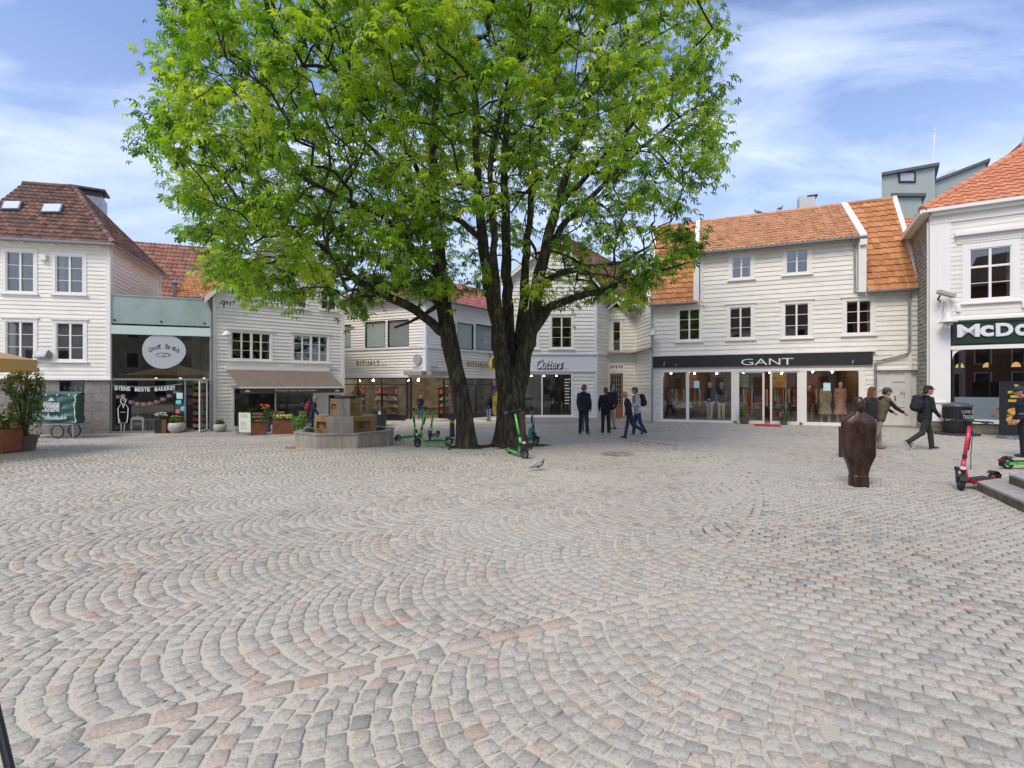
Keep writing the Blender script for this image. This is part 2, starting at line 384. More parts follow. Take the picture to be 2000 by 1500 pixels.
def pave_mat():
    m = bpy.data.materials.new('cobblestone'); m.use_nodes = True; t = m.node_tree; N, L = t.nodes, t.links; b = N['Principled BSDF']
    a = N.new('ShaderNodeAttribute'); a.attribute_name = 'rnd'
    r = N.new('ShaderNodeValToRGB'); cr = r.color_ramp; cr.interpolation = 'LINEAR'
    cols = [(0,(.26,.245,.21)),(.1,(.32,.30,.255)),(.24,(.39,.36,.30)),(.48,(.45,.415,.335)),(.66,(.49,.44,.36)),(.8,(.48,.405,.32)),(.9,(.47,.365,.28)),(.97,(.43,.30,.215)),(1,(.48,.31,.21))]
    cr.elements[0].color = (*cols[0][1],1); cr.elements[1].color = (*cols[-1][1],1)
    for p, c in cols[1:-1]: e = cr.elements.new(p); e.color = (*c, 1)
    L.new(a.outputs['Fac'], r.inputs[0]); tc = N.new('ShaderNodeTexCoord')
    def mix(fac_sock, A, col, blend='MIX'):
        x = N.new('ShaderNodeMix'); x.data_type = 'RGBA'; x.blend_type = blend
        if isinstance(fac_sock, float): x.inputs[0].default_value = fac_sock
        else: L.new(fac_sock, x.inputs[0])
        L.new(A, x.inputs[6])
        if isinstance(col, tuple): x.inputs[7].default_value = (*col, 1)
        else: L.new(col, x.inputs[7])
        return x.outputs[2]
    def noise(sc, lo, hi, mulv=1., det=6, ro=.6):
        n = N.new('ShaderNodeTexNoise'); n.inputs['Scale'].default_value = sc; n.inputs['Detail'].default_value = det; n.inputs['Roughness'].default_value = ro
        L.new(tc.outputs['Object'], n.inputs['Vector'])
        q = N.new('ShaderNodeMapRange'); q.inputs[1].default_value = lo; q.inputs[2].default_value = hi; q.inputs[4].default_value = mulv
        L.new(n.outputs['Fac'], q.inputs[0]); return q.outputs[0], n.outputs['Fac']
    c = r.outputs[0]
    f, _ = noise(.30, .40, .60, .66, 9); c = mix(f, c, (.52,.485,.405))          # dusty worn patches
    f, _ = noise(55, .48, .66, .55, 4); c = mix(f, c, (.20,.185,.165)); f, _ = noise(38, .56, .70, .5, 4); c = mix(f, c, (.68,.66,.60))            # granite grain
    f, _ = noise(5, .60, .70, .6, 10, .8); c = mix(f, c, (.66,.64,.6))          # lime blotches
    f, _ = noise(1.7, .62, .75, .4, 8); c = mix(f, c, (.28,.28,.24))
    L.new(c, b.inputs['Base Color']); b.inputs['Roughness'].default_value = .82
    n = N.new('ShaderNodeTexNoise'); n.inputs['Scale'].default_value = 55; n.inputs['Detail'].default_value = 6; L.new(tc.outputs['Object'], n.inputs['Vector'])
    bp = N.new('ShaderNodeBump'); bp.inputs['Strength'].default_value = .55; bp.inputs['Distance'].default_value = .008
    L.new(n.outputs['Fac'], bp.inputs['Height']); L.new(bp.outputs[0], b.inputs['Normal'])
    return m
def cobbles():
    """setts laid in segmental arcs with a running-bond field to the right"""
    U = np.array([.909,.416]); V = np.array([-.416,.909]); O = np.array([-2.4,2.28])
    X, Y, A, HX, HY_, RN = [], [], [], [], [], []
    W = 1.46; Rr = W/2/math.sin(R(46)); pitch = .103
    # field boundary: right of the curve the rows run straight
    def right_field(x, y):   # >0 inside the right field
        bx = 1.55+.2*(y-2)+.05*np.sin(y*1.7)
        bx = np.where(y > 5.0, 2.16+.78*(y-5)-.055*(y-5)**2, bx)
        return x-bx
    ncol = 46
    for c in range(-12, ncol):
        v0 = (c+.5)*W
        if c == 0: pass
        k = np.arange(-420, 470); s0 = k*pitch
        nst = 15
        th = np.linspace(-44, 44, nst)
        for t_i, t_d in enumerate(th):
            t = math.radians(t_d)
            sg = -1 if True else 1
            jit = rng.normal(0, .004, len(k))
            uu = s0 + sg*Rr*(math.cos(t)) + jit + (.5*pitch if t_i % 1 else 0)
            vv = v0 + Rr*math.sin(t) + rng.normal(0, .004, len(k)) + ((k % 2)*.5-.25)*2*Rr*math.radians(44)/(nst-1)*.5
            ph = 1.7*c; uu = uu+.03*np.sin(uu*1.3+ph)+.13*c; vv = vv+.05*np.sin(uu*.8+ph*.0)+.03*np.sin(uu*2.1)
            x = O[0]+U[0]*uu+V[0]*vv; y = O[1]+U[1]*uu+V[1]*vv
            ok = (y > 1.0) & (y < 34) & (np.abs(x) < 1.16*y+5) & (x > -24) & (right_field(x, y) < 0)
            x, y = x[ok], y[ok]; n = len(x)
            if not n: continue
            ang = math.atan2(U[1], U[0]) + sg*t*-1*(-1)
            ang = math.atan2(U[1], U[0]) - t
            X.append(x); Y.append(y); A.append(np.full(n, ang)+rng.normal(0, .07, n))
            hx = pitch*max(math.cos(t), .70)*.5
            HX.append(np.full(n, hx)*rng.uniform(.88, 1.0, n)); HY_.append(np.full(n, Rr*math.radians(88)/(nst-1)/2)*rng.uniform(.84, 1.0, n))
            RN.append(rng.beta(1.25, 1.25, n))
    # right field, rows swing gently
    ang0 = R(-33)
    rows = np.arange(-330, 330); cols = np.arange(-320, 320)
    rr, cc = np.meshgrid(rows, cols, indexing='ij'); rr = rr.ravel(); cc = cc.ravel()
    uu = cc*.132+(rr % 2)*.066+rng.normal(0, .003, len(rr))+.03*np.sin(rr*.37); vv = rr*.106+.12*np.sin(uu*.9)+.05*np.sin(uu*.37+rr*.02)+rng.normal(0, .003, len(rr))
    x = 6+math.cos(ang0)*uu-math.sin(ang0)*vv; y = 9+math.sin(ang0)*uu+math.cos(ang0)*vv
    ok = (y > 1.0) & (y < 27) & (np.abs(x) < 1.16*y+6) & (right_field(x, y) > np.where(y > 5.2, .11, .01))
    x, y = x[ok], y[ok]; n = len(x); X.append(x); Y.append(y); A.append(np.full(n, ang0)+.108*np.cos(uu[ok]*.9)+rng.normal(0, .03, n))
    HX.append(.066*rng.uniform(.92, 1.0, n)); HY_.append(.053*rng.uniform(.89, .98, n)); RN.append(rng.beta(1.4, 1.4, n)*.97)
    # border course along the field boundary
    yy = np.arange(5.2, 14, .13); 
    bx = 1.55+.2*(yy-2)+.05*np.sin(yy*1.7); bx = np.where(yy > 5.0, 2.16+.78*(yy-5)-.055*(yy-5)**2, bx)
    sl = np.gradient(bx, yy); n = len(yy); X.append(bx+.05); Y.append(yy); A.append(np.arctan2(1, sl)); HX.append(.062*np.sqrt(1+sl**2)); HY_.append(np.full(n, .05)); RN.append(rng.uniform(.3, 1, n))
    X, Y, A, HX, HY_, RN = map(np.concatenate, (X, Y, A, HX, HY_, RN))
    # pinkish long setts along the first seam
    vl = (X-O[0])*V[0]+(Y-O[1])*V[1]; ul = (X-O[0])*U[0]+(Y-O[1])*U[1]
    seam = (np.abs(vl) < .075) & (ul < 4.4) & (ul > -2); keep = ~seam
    X, Y, A, HX, HY_, RN = X[keep], Y[keep], A[keep], HX[keep], HY_[keep], RN[keep]
    su = []; q = -1.2
    while q < 4.4: l = rng.uniform(.16, .30); su.append((q+l/2, l/2)); q += l+.004
    su = np.array(su); X = np.append(X, O[0]+U[0]*su[:,0]); Y = np.append(Y, O[1]+U[1]*su[:,0]); A = np.append(A, np.full(len(su), math.atan2(U[1],U[0])))
    HX = np.append(HX, su[:,1]*.95); HY_ = np.append(HY_, np.full(len(su), .062)); RN = np.append(RN, np.where(rng.random(len(su)) < .2, .05, rng.uniform(.85, .97, len(su))))
    # nothing inside the fountain, tree pits stay earth
    keep = (np.hypot(X+4.95, Y-15.05) > 1.2) & (np.hypot((X-.0)/1.0, (Y-14.35)/.7) > 1) & (np.hypot(X+1.27, Y-13.95) > .45)
    X, Y, A, HX, HY_, RN = X[keep], Y[keep], A[keep], HX[keep], HY_[keep], RN[keep]
    n = len(X); print('setts', n)
    Z = np.array([gz(a, b) for a, b in zip(X, Y)])
    near = Y < 9.5
    def mk(idx, tpl, inner, dome):
        m = len(idx); k = len(tpl); ca, sa = np.cos(A[idx])[:,None], np.sin(A[idx])[:,None]
        jx = 1+rng.uniform(-.13, .07, (m, k)); jy = 1+rng.uniform(-.13, .07, (m, k))
        tx = tpl[None,:,0]*HX[idx][:,None]*jx; ty = tpl[None,:,1]*HY_[idx][:,None]*jy
        tilt = rng.normal(0, .025, (m, 2)); dz = rng.normal(0, .0025, m)[:,None]
        rings = []
        for sc, z in ((1.0, -.02), (.985, -.006), (inner, 0.0)) if dome else ((1.0, -.018), (inner, 0.0)):
            lx, ly = tx*sc, ty*sc
            if sc == inner: lx = tx-np.sign(tx)*.005; ly = ty-np.sign(ty)*.005
            wx = X[idx][:,None]+lx*ca-ly*sa; wy = Y[idx][:,None]+lx*sa+ly*ca
            wz = Z[idx][:,None]+z+dz+tilt[:,:1]*lx+tilt[:,1:]*ly
            rings.append(np.stack([wx, wy, wz], -1))
        vs = np.stack(rings, 1); nr = len(rings)      # m, nr, k, 3
        base = (np.arange(m)*nr*k)[:,None]
        quads = []
        for r_ in range(nr-1):
            for i in range(k):
                j = (i+1) % k; quads.append([r_*k+i, r_*k+j, (r_+1)*k+j, (r_+1)*k+i])
        quads = np.array(quads); top = np.arange(k)+(nr-1)*k
        qi = base[:,:,None]+quads[None]; ti = base+top[None]
        return vs.reshape(-1,3), qi.reshape(m, -1, 4), ti
    t8 = np.array([(-.86,-1),(.86,-1),(1,-.84),(1,.84),(.86,1),(-.86,1),(-1,.84),(-1,-.84)]); t4 = np.array([(-1,-1),(1,-1),(1,1),(-1,1)])
    allv, loops, starts, totals, rn = [], [], [], [], []; vo = 0; lo = 0
    for idx, tpl, dome in ((np.where(near)[0], t8, True), (np.where(~near)[0], t4, False)):
        v, q, tp = mk(idx, tpl, .9, dome); m, nq, k = len(idx), q.shape[1], len(tpl)
        lp = np.concatenate([q.reshape(m, -1), tp], 1)+vo
        st = np.concatenate([np.arange(nq)*4, [nq*4]]); per = nq*4+k
        starts.append((lo+np.arange(m)[:,None]*per+st[None]).ravel()); totals.append(np.tile(np.append(np.full(nq, 4), k), m))
        loops.append(lp.ravel()); rn.append(np.repeat(RN[idx], nq+1)); allv.append(v); vo += len(v); lo += m*per
    v = np.concatenate(allv); loops = np.concatenate(loops); starts = np.concatenate(starts); totals = np.concatenate(totals); rn = np.concatenate(rn)
    me = bpy.data.meshes.new('cobblestone_paving'); me.vertices.add(len(v)); me.vertices.foreach_set('co', v.astype('f').ravel())
    me.loops.add(len(loops)); me.loops.foreach_set('vertex_index', loops.astype('i')); me.polygons.add(len(starts)); me.polygons.foreach_set('loop_start', starts.astype('i'))
    me.polygons.foreach_set('loop_total', totals.astype('i'))
    me.update(calc_edges=True); me.attributes.new('rnd', 'FLOAT', 'FACE').data.foreach_set('value', rn.astype('f')); me.materials.append(pave_mat())
    o = bpy.data.objects.new('cobblestone_paving', me); C.objects.link(o); tag(o, kind='structure')
cobbles()

# ------------------------------------------------------------------ windows
def win(F, rect, parent, cols=2, rows=3, casing=.11, frame=TRIM, pane=None, head=True, sill=True, dark=False, curtain=0, meeting=True, groups=1, transom=None, name='window', blind=None):
    u0, u1, z0, z1 = rect; mb = MB(); f = .038; o = .035
    if casing:
        for a, b, c, d in ((u0-casing, u0, z0-casing*.6, z1+casing), (u1, u1+casing, z0-casing*.6, z1+casing), (u0, u1, z1, z1+casing), (u0, u1, z0-casing*.6, z0)):
            mb.fbox(F, a, b, c, d, -.02, o)
        if head: mb.fbox(F, u0-casing-.06, u1+casing+.06, z1+casing, z1+casing+.045, -.02, o+.05)
        if sill: mb.fbox(F, u0-casing-.05, u1+casing+.05, z0-casing*.6-.045, z0-casing*.6, -.02, o+.07)
    gw = (u1-u0)/groups
    for g in range(groups):
        a0 = u0+g*gw; a1 = a0+gw
        if groups > 1 and g: mb.fbox(F, a0-.05, a0+.05, z0, z1, -.06, .03)
        for a, b, c, d in ((a0, a0+f, z0, z1), (a1-f, a1, z0, z1), (a0+f, a1-f, z1-f, z1), (a0+f, a1-f, z0, z0+f)): mb.fbox(F, a, b, c, d, -.07, .01)
        cw = (a1-a0)/cols
        for i in range(1, cols): mb.fbox(F, a0+i*cw-.035, a0+i*cw+.035, z0+f, z1-f, -.07, .004)
        if transom: zt = z0+(z1-z0)*transom; mb.fbox(F, a0+f, a1-f, zt-.035, zt+.035, -.068, .007)
        rh = (z1-z0)/rows
        for j in range(1, rows):
            if transom and rows > 2 and j == rows-1: continue
            for i in range(cols):
                mb.fbox(F, a0+i*cw+.036, a0+(i+1)*cw-.036, z0+j*rh*(transom*3/2 if transom else 1)-.010, z0+j*rh*(transom*3/2 if transom else 1)+.010, -.06, -.01)
    w = mb.build(name, DARK if dark else frame, parent)
    p = MB(); p.fbox(F, u0+.02, u1-.02, z0+.02, z1-.02, -.05, -.042); p.build('pane', pane or PANE, w)
    if curtain:
        c = MB(); n = 14
        for s_ in ((0, curtain), (1-curtain, 1)):
            for i in range(n):
                ua = u0+(u1-u0)*(s_[0]+(s_[1]-s_[0])*i/n); ub = u0+(u1-u0)*(s_[0]+(s_[1]-s_[0])*(i+1)/n)
                c.quad(F.W(ua, z0, -.2-.03*(i % 2)), F.W(ub, z0, -.2-.03*((i+1) % 2)), F.W(ub, z1, -.2-.03*((i+1) % 2)), F.W(ua, z1, -.2-.03*(i % 2)))
        c.build('curtain', CURT, w)
    if blind:
        c = MB(); zz = z0+.02
        while zz < z1-.03: c.quad(F.W(u0+.03,zz,-.065), F.W(u1-.03,zz,-.065), F.W(u1-.03,zz+.05,-.085), F.W(u0+.03,zz+.05,-.085)); zz += .05
        c.build('blind', blind, w)
    return w
def room(F, u0, u1, z0, z1, depth, m, parent, name='room_interior'):
    mb = MB(); a = [F.W(u0,z0,-depth), F.W(u1,z0,-depth), F.W(u1,z1,-depth), F.W(u0,z1,-depth)]; b = [F.W(u0,z0,-.09), F.W(u1,z0,-.09), F.W(u1,z1,-.09), F.W(u0,z1,-.09)]
    mb.quad(*a); mb.quad(b[0], a[0], a[3], b[3]); mb.quad(a[1], b[1], b[2], a[2]); mb.quad(b[0], b[1], a[1], a[0]); mb.quad(a[3], a[2], b[2], b[3])
    return mb.build(name, m, parent)
def hole(r, m=.0): return (r[0]-m, r[1]+m, r[2]-m, r[3]+m)
def body(F, depth, z1, parent, m=WHITE, z0=-.5, name='rear_walls', left=True, right=True, inset=.0):
    mb = MB(); a, b = F.W(inset,0,-.05), F.W(F.L-inset,0,-.05); c, d = F.W(F.L-inset,0,-depth), F.W(inset,0,-depth); Z0, Z1 = Vector((0,0,z0)), Vector((0,0,z1))
    if right: mb.quad(b+Z0, c+Z0, c+Z1, b+Z1)
    mb.quad(c+Z0, d+Z0, d+Z1, c+Z1)
    if left: mb.quad(d+Z0, a+Z0, a+Z1, d+Z1)
    return mb.build(name, m, parent)

# ------------------------------------------------------------------ house A: left, stone base, hipped roof
def house_left():
    A, Cn = P(-60, 19.79), P(215, 20.8); F = Fr(A, Cn); Bk = P(313, 26.8); S = Fr(Cn, Bk)
    r = empty('white_house', (Cn.x, Cn.y, gz(Cn.x, Cn.y)), 'white boarded house on grey stone base with old red hipped roof at far left', 'house')
    ze = F.Z(215, 480); zb = 2.03; ops = []
    wr = [F.rect(12,492,67,570), F.rect(109,500,163,572), F.rect(12,628,67,702), F.rect(110,631,164,703)]
    cas = .13
    for q in wr: ops.append(hole(q, .02))
    bw = F.rect(116,743,165,766)
    mb = MB(); siding(mb, F, [(0,zb),(F.L,zb),(F.L,ze),(0,ze)], ops, row=.17)
    siding(mb, S, [(0,zb),(S.L,zb),(S.L,ze),(0,ze)], [], row=.17)
    w = mb.build('wall', WHITE, r); 
    t = MB(); t.fbox(F, F.L-.13, F.L+.03, zb, ze, -.02, .05); t.fbox(S, -.03, .13, zb, ze, -.02, .048)
    t.fbox(F, 0, F.L+.07, zb-.06, zb+.03, -.02, .11); t.fbox(F, 0, F.L+.02, ze-.22, ze-.02, 0, .07); t.fbox(S, S.L-.12, S.L, zb, ze, -.02, .05)
    for k in range(9): t.fbox(F, .25+k*.55, .33+k*.55, ze-.12, ze-.02, .06, .3)
    split_build(t, 'corner_board', TRIM, r)
    for i, q in enumerate(wr): win(F, q, r, casing=cas, curtain=(0, .2, .12, 0)[i], head=i > 1)
    room(F, .1, F.L-.12, zb+.1, ze-.1, .34, INT, r)
    st = MB(); zg = -.5; rowh = .38
    z = zg; j = 0
    while z < zb-.07:
        z2 = min(z+rowh, zb-.06); u = -.3*(j % 2)
        while u < F.L:
            u2 = min(u+.62, F.L); uu = max(u, 0)
            if not (z2 > bw[2]+.05 and uu < bw[1] and u2 > bw[0]): st.fbox(F, uu+.006, u2-.006, z+.006, z2-.004, -.3, .0+.012*rng.random(), rng.random())
            elif uu < bw[0]: st.fbox(F, uu+.006, bw[0], z+.006, z2-.004, -.3, .01)
            elif u2 > bw[1]: st.fbox(F, bw[1], u2-.006, z+.006, z2-.004, -.3, .01)
            u += .62
        z += rowh; j += 1
    st.fbox(F, 0, bw[0]-.01, zg, zb-.06, -.4, -.01); st.fbox(F, bw[1]+.01, F.L, zg, zb-.06, -.4, -.01); st.fbox(F, bw[0]-.01, bw[1]+.01, zg, bw[2]-.02, -.4, -.01)
    st.build('stone_base', mat('block_wall', rough=.85, attr=[(.24,.215,.20),(.31,.28,.25),(.27,.245,.225)], col2=(.17,.155,.14), scale=3, bump=.4), r)
    b = win(F, bw, r, cols=1, rows=1, casing=0, dark=True, name='basement_window')
    pots = MB()
    for k in range(5): c0 = F.W(bw[0]+.12+k*.2, bw[2]+.03, -.16); pots.lathe([(.04,0),(.065,.13),(.07,.2),(.05,.2)], 10, c0)
    pots.build('jars', mat('pale_jars', (.4,.3,.2), .5), b)
    room(F, bw[0]-.4, bw[1]+.4, bw[2]-.2, zb-.08, 1.2, INT, r)
    # hipped roof
    ov = .28; E0 = F.W(-.25, ze, ov); E1 = F.W(F.L+ov, ze, ov); E2 = S.W(S.L+.1, ze, ov); dep = 3.2
    AP = F.W(F.L-dep, 11.25, -dep); AL = F.W(-.25, 11.25, -dep)
    tm = MB(); tiles(tm, E0, E1, AL, AP, .22, .32); tiles(tm, E1, E2, AP, AP, .22, .32)
    BL = F.W(-.25, ze, -6.6); tiles(tm, E2, BL, AP, AL, .3, .5)
    ridge(tm, AL, AP); ridge(tm, E1+Vector((0,0,.05)), AP); ridge(tm, E2+Vector((0,0,.05)), AP)
    rf = tm.build('roof', TILE_RED, r)
    g = MB(); g.tube([F.W(-.25, ze-.03, ov+.05), F.W(F.L+ov+.05, ze-.03, ov+.05)], .075, 8); g.tube([F.W(F.L+ov, ze-.03, ov+.0), S.W(S.L, ze-.03, ov+.05)], .06, 8)
    g.build('gutter', GUT, r)
    sf = MB(); sf.fbox(F, -.2, F.L+ov, ze-.02, ze, 0, ov); sf.fbox(S, 0, S.L, ze-.02, ze-.001, 0, ov-.02); sf.build('soffit', TRIM, r)
    # skylights lie on the front slope
    sl = (AP-F.W(F.L-dep, ze, ov)); sl.normalize(); nrm = F.u.cross(sl)
    for x0, x1, y0, y1 in ((10,47,398,414), (87,127,403,420)):
        def onroof(px, py):
            k = Vector(((px-CX)/F_PX, 1, (HY-py)/F_PX)); o = Vector((0,0,CAM)); tt = (E1-o).dot(nrm)/k.dot(nrm); return o+k*tt
        a, b_, c, d = onroof(x0-6,y1), onroof(x1-6,y1), onroof(x1,y0), onroof(x0,y0); a2 = [q+nrm*.04 for q in (a,b_,c,d)]; a3 = [q+nrm*.14 for q in (a,b_,c,d)]
        m_ = MB(); m_.hexa(a2+a3); sk = m_.build('skylight', mat('lead_frame', (.1,.11,.12), .5), r)
        cc = sum(a3, Vector())/4; a4 = [cc+(q-cc)*.84+nrm*.012 for q in a3]; m_ = MB(); m_.quad(*a4); m_.build('pane', mat('sky_pane', (.75,.8,.83), .12, .3), sk)
    # chimney
    c = P(176, 25.6); Mx = Matrix.Translation((c.x, c.y, 0)) @ Matrix.Rotation(R(30), 4, 'Z')
    ch = MB(); ch.M = Mx; ch.box(-.62,.62,-.5,.5,8,P3(0,388,25.6).z); co = ch.build('chimney', METAL, r)
    cp = MB(); cp.M = Mx; zt = P3(0,388,25.6).z; cp.box(-.52,.52,-.4,.4,zt,zt+.32); cp.box(-.72,.72,-.6,.6,zt+.32,zt+.42); cp.build('chimney_cap', mat('dark_cap', (.07,.06,.06), .6), co)
    rb = MB(); rb.add([F.W(0,ze-.02,0), F.W(0,11.2,-dep), F.W(0,ze-.02,-6.4)], [(0,1,2)]); bb = F.W(0,0,-6.4); rb.quad(Bk+Vector((0,0,-.5)), bb+Vector((0,0,-.5)), bb+Vector((0,0,ze)), Bk+Vector((0,0,ze))); rb.quad(bb+Vector((0,0,-.5)), A+Vector((0,0,-.5)), A+Vector((0,0,ze)), bb+Vector((0,0,ze)))
    rb.quad(Cn+Vector((0,0,-.5)), Bk+Vector((0,0,-.5)), Bk+Vector((0,0,zb)), Cn+Vector((0,0,zb))); rb.build('rear_walls', WHITE, r)
    # flood light and small box on the wall
    p = F.W(F.U(87), F.Z(87, 693), .12); m_ = MB(); m_.M = Matrix.Translation(p) @ Matrix.Rotation(R(-25), 4, 'X'); m_.box(-.26,.26,-.12,.10,-.16,.16); m_.box(-.22,.22,-.13,-.12,-.12,.12)
    fl = rebase(m_.build('floodlight', METAL)); tag(fl, 'grey metal floodlight on the white wall beside the parasol', 'floodlight')
    m_ = MB(); u = F.U(88); z = F.Z(88, 504); m_.fbox(F, u-.11, u+.11, z-.11, z+.11, .02, .16); m_.fbox(F, u-.07, u+.07, z-.14, z-.11, .03, .14); tag(rebase(m_.build('alarm_box', TRIM)), 'small white alarm box between the two upper windows of the left house', 'alarm box')
house_left()

# ------------------------------------------------------------------ B: bakery with the glass front
def bakery():
    A, B = P(217, 20.86), P(413, 22.1); F = Fr(A, B); g0 = gz(A.x, A.y)
    r = empty('bakery_building', (A.x, A.y, g0), 'glass fronted bakery with pale green fascia between two white houses', 'shop')
    L = F.L; zt = F.Z(217, 577); zf = F.Z(217, 631); zl = F.Z(217, 635); zb = F.Z(217, 652); zm = F.Z(310, 741)
    m = MB(); m.fbox(F, 0, L, zf, zt, -.1, .05); m.fbox(F, -.02, L+.02, zt, zt+.05, -.3, .08)
    fa = m.build('fascia', mat('green_glass_fascia', (.36,.45,.42), .25, .1, col2=(.24,.33,.25), scale=1.2, detail=8, lo=.45, hi=.8, stretch=(1,1,.6)), r)
    m = MB()
    for px in (225, 316, 400): m.tube([F.W(F.U(px), zf+.13, .05), F.W(F.U(px), zf+.13, .07)], .045, 10)
    split_build(m, 'fixing_bolt', DARK, fa)
    m = MB(); m.fbox(F, .03, L-.03, zb, zl, -.02, .10); m.build('blind_box', mat('pale_green_glass', (.55,.68,.62), .3), r)
    fr = MB(); fr.fbox(F, 0, L, zm-.04, zm+.04, -.03, .06); fr.fbox(F, 0, .05, g0, zf, -.05, .04); fr.fbox(F, L-.07, L, g0, zf, -.05, .04)
    ud0, ud1 = F.U(362), F.U(405); fr.fbox(F, ud0-.03, ud0+.03, g0, zm, -.05, .05); fr.fbox(F, .05, ud0, g0, g0+.1, -.05, .04)
    fr.build('shop_front_frame', mat('steel_frame', (.3,.33,.33), .35, .6), r)
    gl = MB(); gl.fbox(F, .05, L-.07, zm+.04, zb, 0, .012); gl.fbox(F, .05, L-.07, zl, zf, 0, .012); gl.fbox(F, .05, ud0-.03, g0+.1, zm-.04, 0, .012); split_build(gl, 'shop_glass', BGLASS, r)
    rm = room(F, .02, L-.02, g0, zf, 4.5, INT, r)
    # open door with handle
    d = MB(); hp = F.W(ud1+.02, 0, 0); dirv = (F.n*.85+F.u*-.1).normalized(); n2 = Vector((dirv.y, -dirv.x, 0))
    def dw(a, z, o): return hp+dirv*a+n2*o+Vector((0,0,z))
    for a0, a1, z0, z1 in ((0,.07,g0+.02,zm-.06),(.83,.9,g0+.02,zm-.06),(.07,.83,zm-.14,zm-.06),(.07,.83,g0+.02,g0+.12)):
        d.hexa([dw(a0,z0,0),dw(a1,z0,0),dw(a1,z0,.04),dw(a0,z0,.04),dw(a0,z1,0),dw(a1,z1,0),dw(a1,z1,.04),dw(a0,z1,.04)])
    do = d.build('door', TRIM, r); h = MB(); h.tube([dw(.8,.65,-.0),dw(.8,.65,-.07),dw(.8,1.15,-.07),dw(.8,1.15,0)], .014, 6); h.build('handle', METAL, do)
    h = MB(); h.hexa([dw(.07,g0+.12,.018),dw(.83,g0+.12,.018),dw(.83,g0+.12,.024),dw(.07,g0+.12,.024),dw(.07,zm-.14,.018),dw(.83,zm-.14,.018),dw(.83,zm-.14,.024),dw(.07,zm-.14,.024)]); h.build('pane', BGLASS, do)
    # lit cooler shelves behind the door
    sh = empty('shelf_rack', F.W(ud0+.5, g0, -.9), 'tall shelf rack of coloured packets just inside the bakery door', 'shelf')
    m = MB(); m.fbox(F, ud0+.05, ud1-.12, g0, zm-.1, -1.2, -1.16)
    for k in range(8): m.fbox(F, ud0+.05, ud1-.12, g0+.1+k*.29, g0+.12+k*.29, -1.16, -.8)
    m.build('shelves', DARK, sh)
    cc = [(.6,.55,.5),(.7,.06,.08),(.3,.35,.1),(.15,.15,.16),(.5,.1,.12),(.75,.38,.05),(.18,.3,.06),(.7,.5,.06)]
    for k in range(8):
        m = MB(); u = ud0+.08
        while u < ud1-.2: w_ = .07+.03*rng.random(); m.fbox(F, u, u+w_-.01, g0+.12+k*.29, g0+.12+k*.29+.14+.06*rng.random(), -1.1, -.86); u += w_
        m.build('packets', mat('packet_%s' % 'abcdefgh'[k], cc[k], .5, col2=tuple(x*.4 for x in cc[k]), scale=30), sh)
    # back of the shop: counter, warm lamp
    m = MB(); m.fbox(F, .5, 2.6, g0, g0+1.1, -3.2, -2.6); m.fbox(F, .4, 2.7, g0+1.5, g0+1.56, -4.3, -4.0); m.fbox(F, .4, 2.7, g0+2.0, g0+2.06, -4.3, -4.0)
    m.build('counter', mat('brown_counter', (.14,.09,.06), .5), r)
    for k in range(3):
        m = MB(); c0 = F.W(.9+k*1.0, 2.05, -2.4); m.lathe([(.03,.08),(.11,0),(.12,-.02)], 12, c0)
        m.build('interior_lamp', mat('warm_bulb', (.9,.7,.4), .5, emit=((1,.72,.38), 2)), r)
    # oval sign on the glass
    u, z = F.U(320.5), F.Z(320, 686); a = (F.U(363)-F.U(278))/2; b = (F.Z(320,652)-F.Z(320,720))/2
    s = empty('oval_sign', F.W(u, z, .03), 'pale grey egg shaped sign with curved lettering on the bakery glass', 'sign')
    pts = [(a*math.cos(t)*(1+.05*math.sin(t*1+.6)), b*math.sin(t)*(1-.06*math.cos(t))) for t in [2*math.pi*k/48 for k in range(48)]]
    m = MB(); m.prism(pts, lambda p, q, d_: F.W(u+p, z+q, d_), .03, .06); m.build('board', mat('pale_grey_sign', (.46,.48,.49), .5), s)
    DK = mat('sign_black', (.02,.02,.02), .5); word = 'Godt Brød'
    for k, ch in enumerate(word):
        if ch == ' ': continue
        tt = (k-4)/4.0; uu = u+tt*a*.62; zz = z+.10-(tt*tt)*.17+.07
        FF = Fr(F.A, F.B); hgt = .2 if ch in 'GdtB' else (.19 if ch == 'ø' else .14)
        o_ = text_obj(ch, .085 if ch in 'tr' else .125, hgt, FF, uu-.055, zz-.05, .062, DK, 'letter', s, extr=.006)
    m = MB()
    for (cx_, cz_, rx, rz) in ((-.02,-.16,.27,.085), (.1,-.17,.12,.06)):
        for k in range(16):
            t0, t1 = 2*math.pi*k/16, 2*math.pi*(k+1)/16
            if rx < .2 and k > 10: continue
            m.tube([F.W(u+cx_+rx*math.cos(t0), z+cz_+rz*math.sin(t0), .064), F.W(u+cx_+rx*math.cos(t1), z+cz_+rz*math.sin(t1), .064)], .009, 4)
    m.build('bread_drawing', DK, s)
    # lettering on a string
    WT = mat('white_lettering', (.8,.8,.8), .6)
    bn = empty('letter_banner', F.W(1.0, 1.6, .05), 'string of white cut out letters across the bakery window', 'banner')
    def sag(px): t = (px-217)/(362-217); return 752+2*t-8*t*t*1.5*0 + (6*math.sin(math.pi*min(t,1)*.9)) - 7*t
    ws = MB(); ws.tube([F.W(F.U(px), F.Z(px, sag(px)), .03) for px in range(219, 362, 6)], .008, 4); ws.build('string', WT, bn)
    px = 225.0
    for ch in 'BYENS  BESTE  BAKERE!':
        if ch != ' ':
            z_ = F.Z(px, sag(px)+1); text_obj(ch, (.05 if ch == '!' else .105), .17, F, F.U(px), z_-.18, .03, WT, 'letter', bn, extr=.008, bold=.02)
        px += 6.1 if ch != ' ' else 4.2
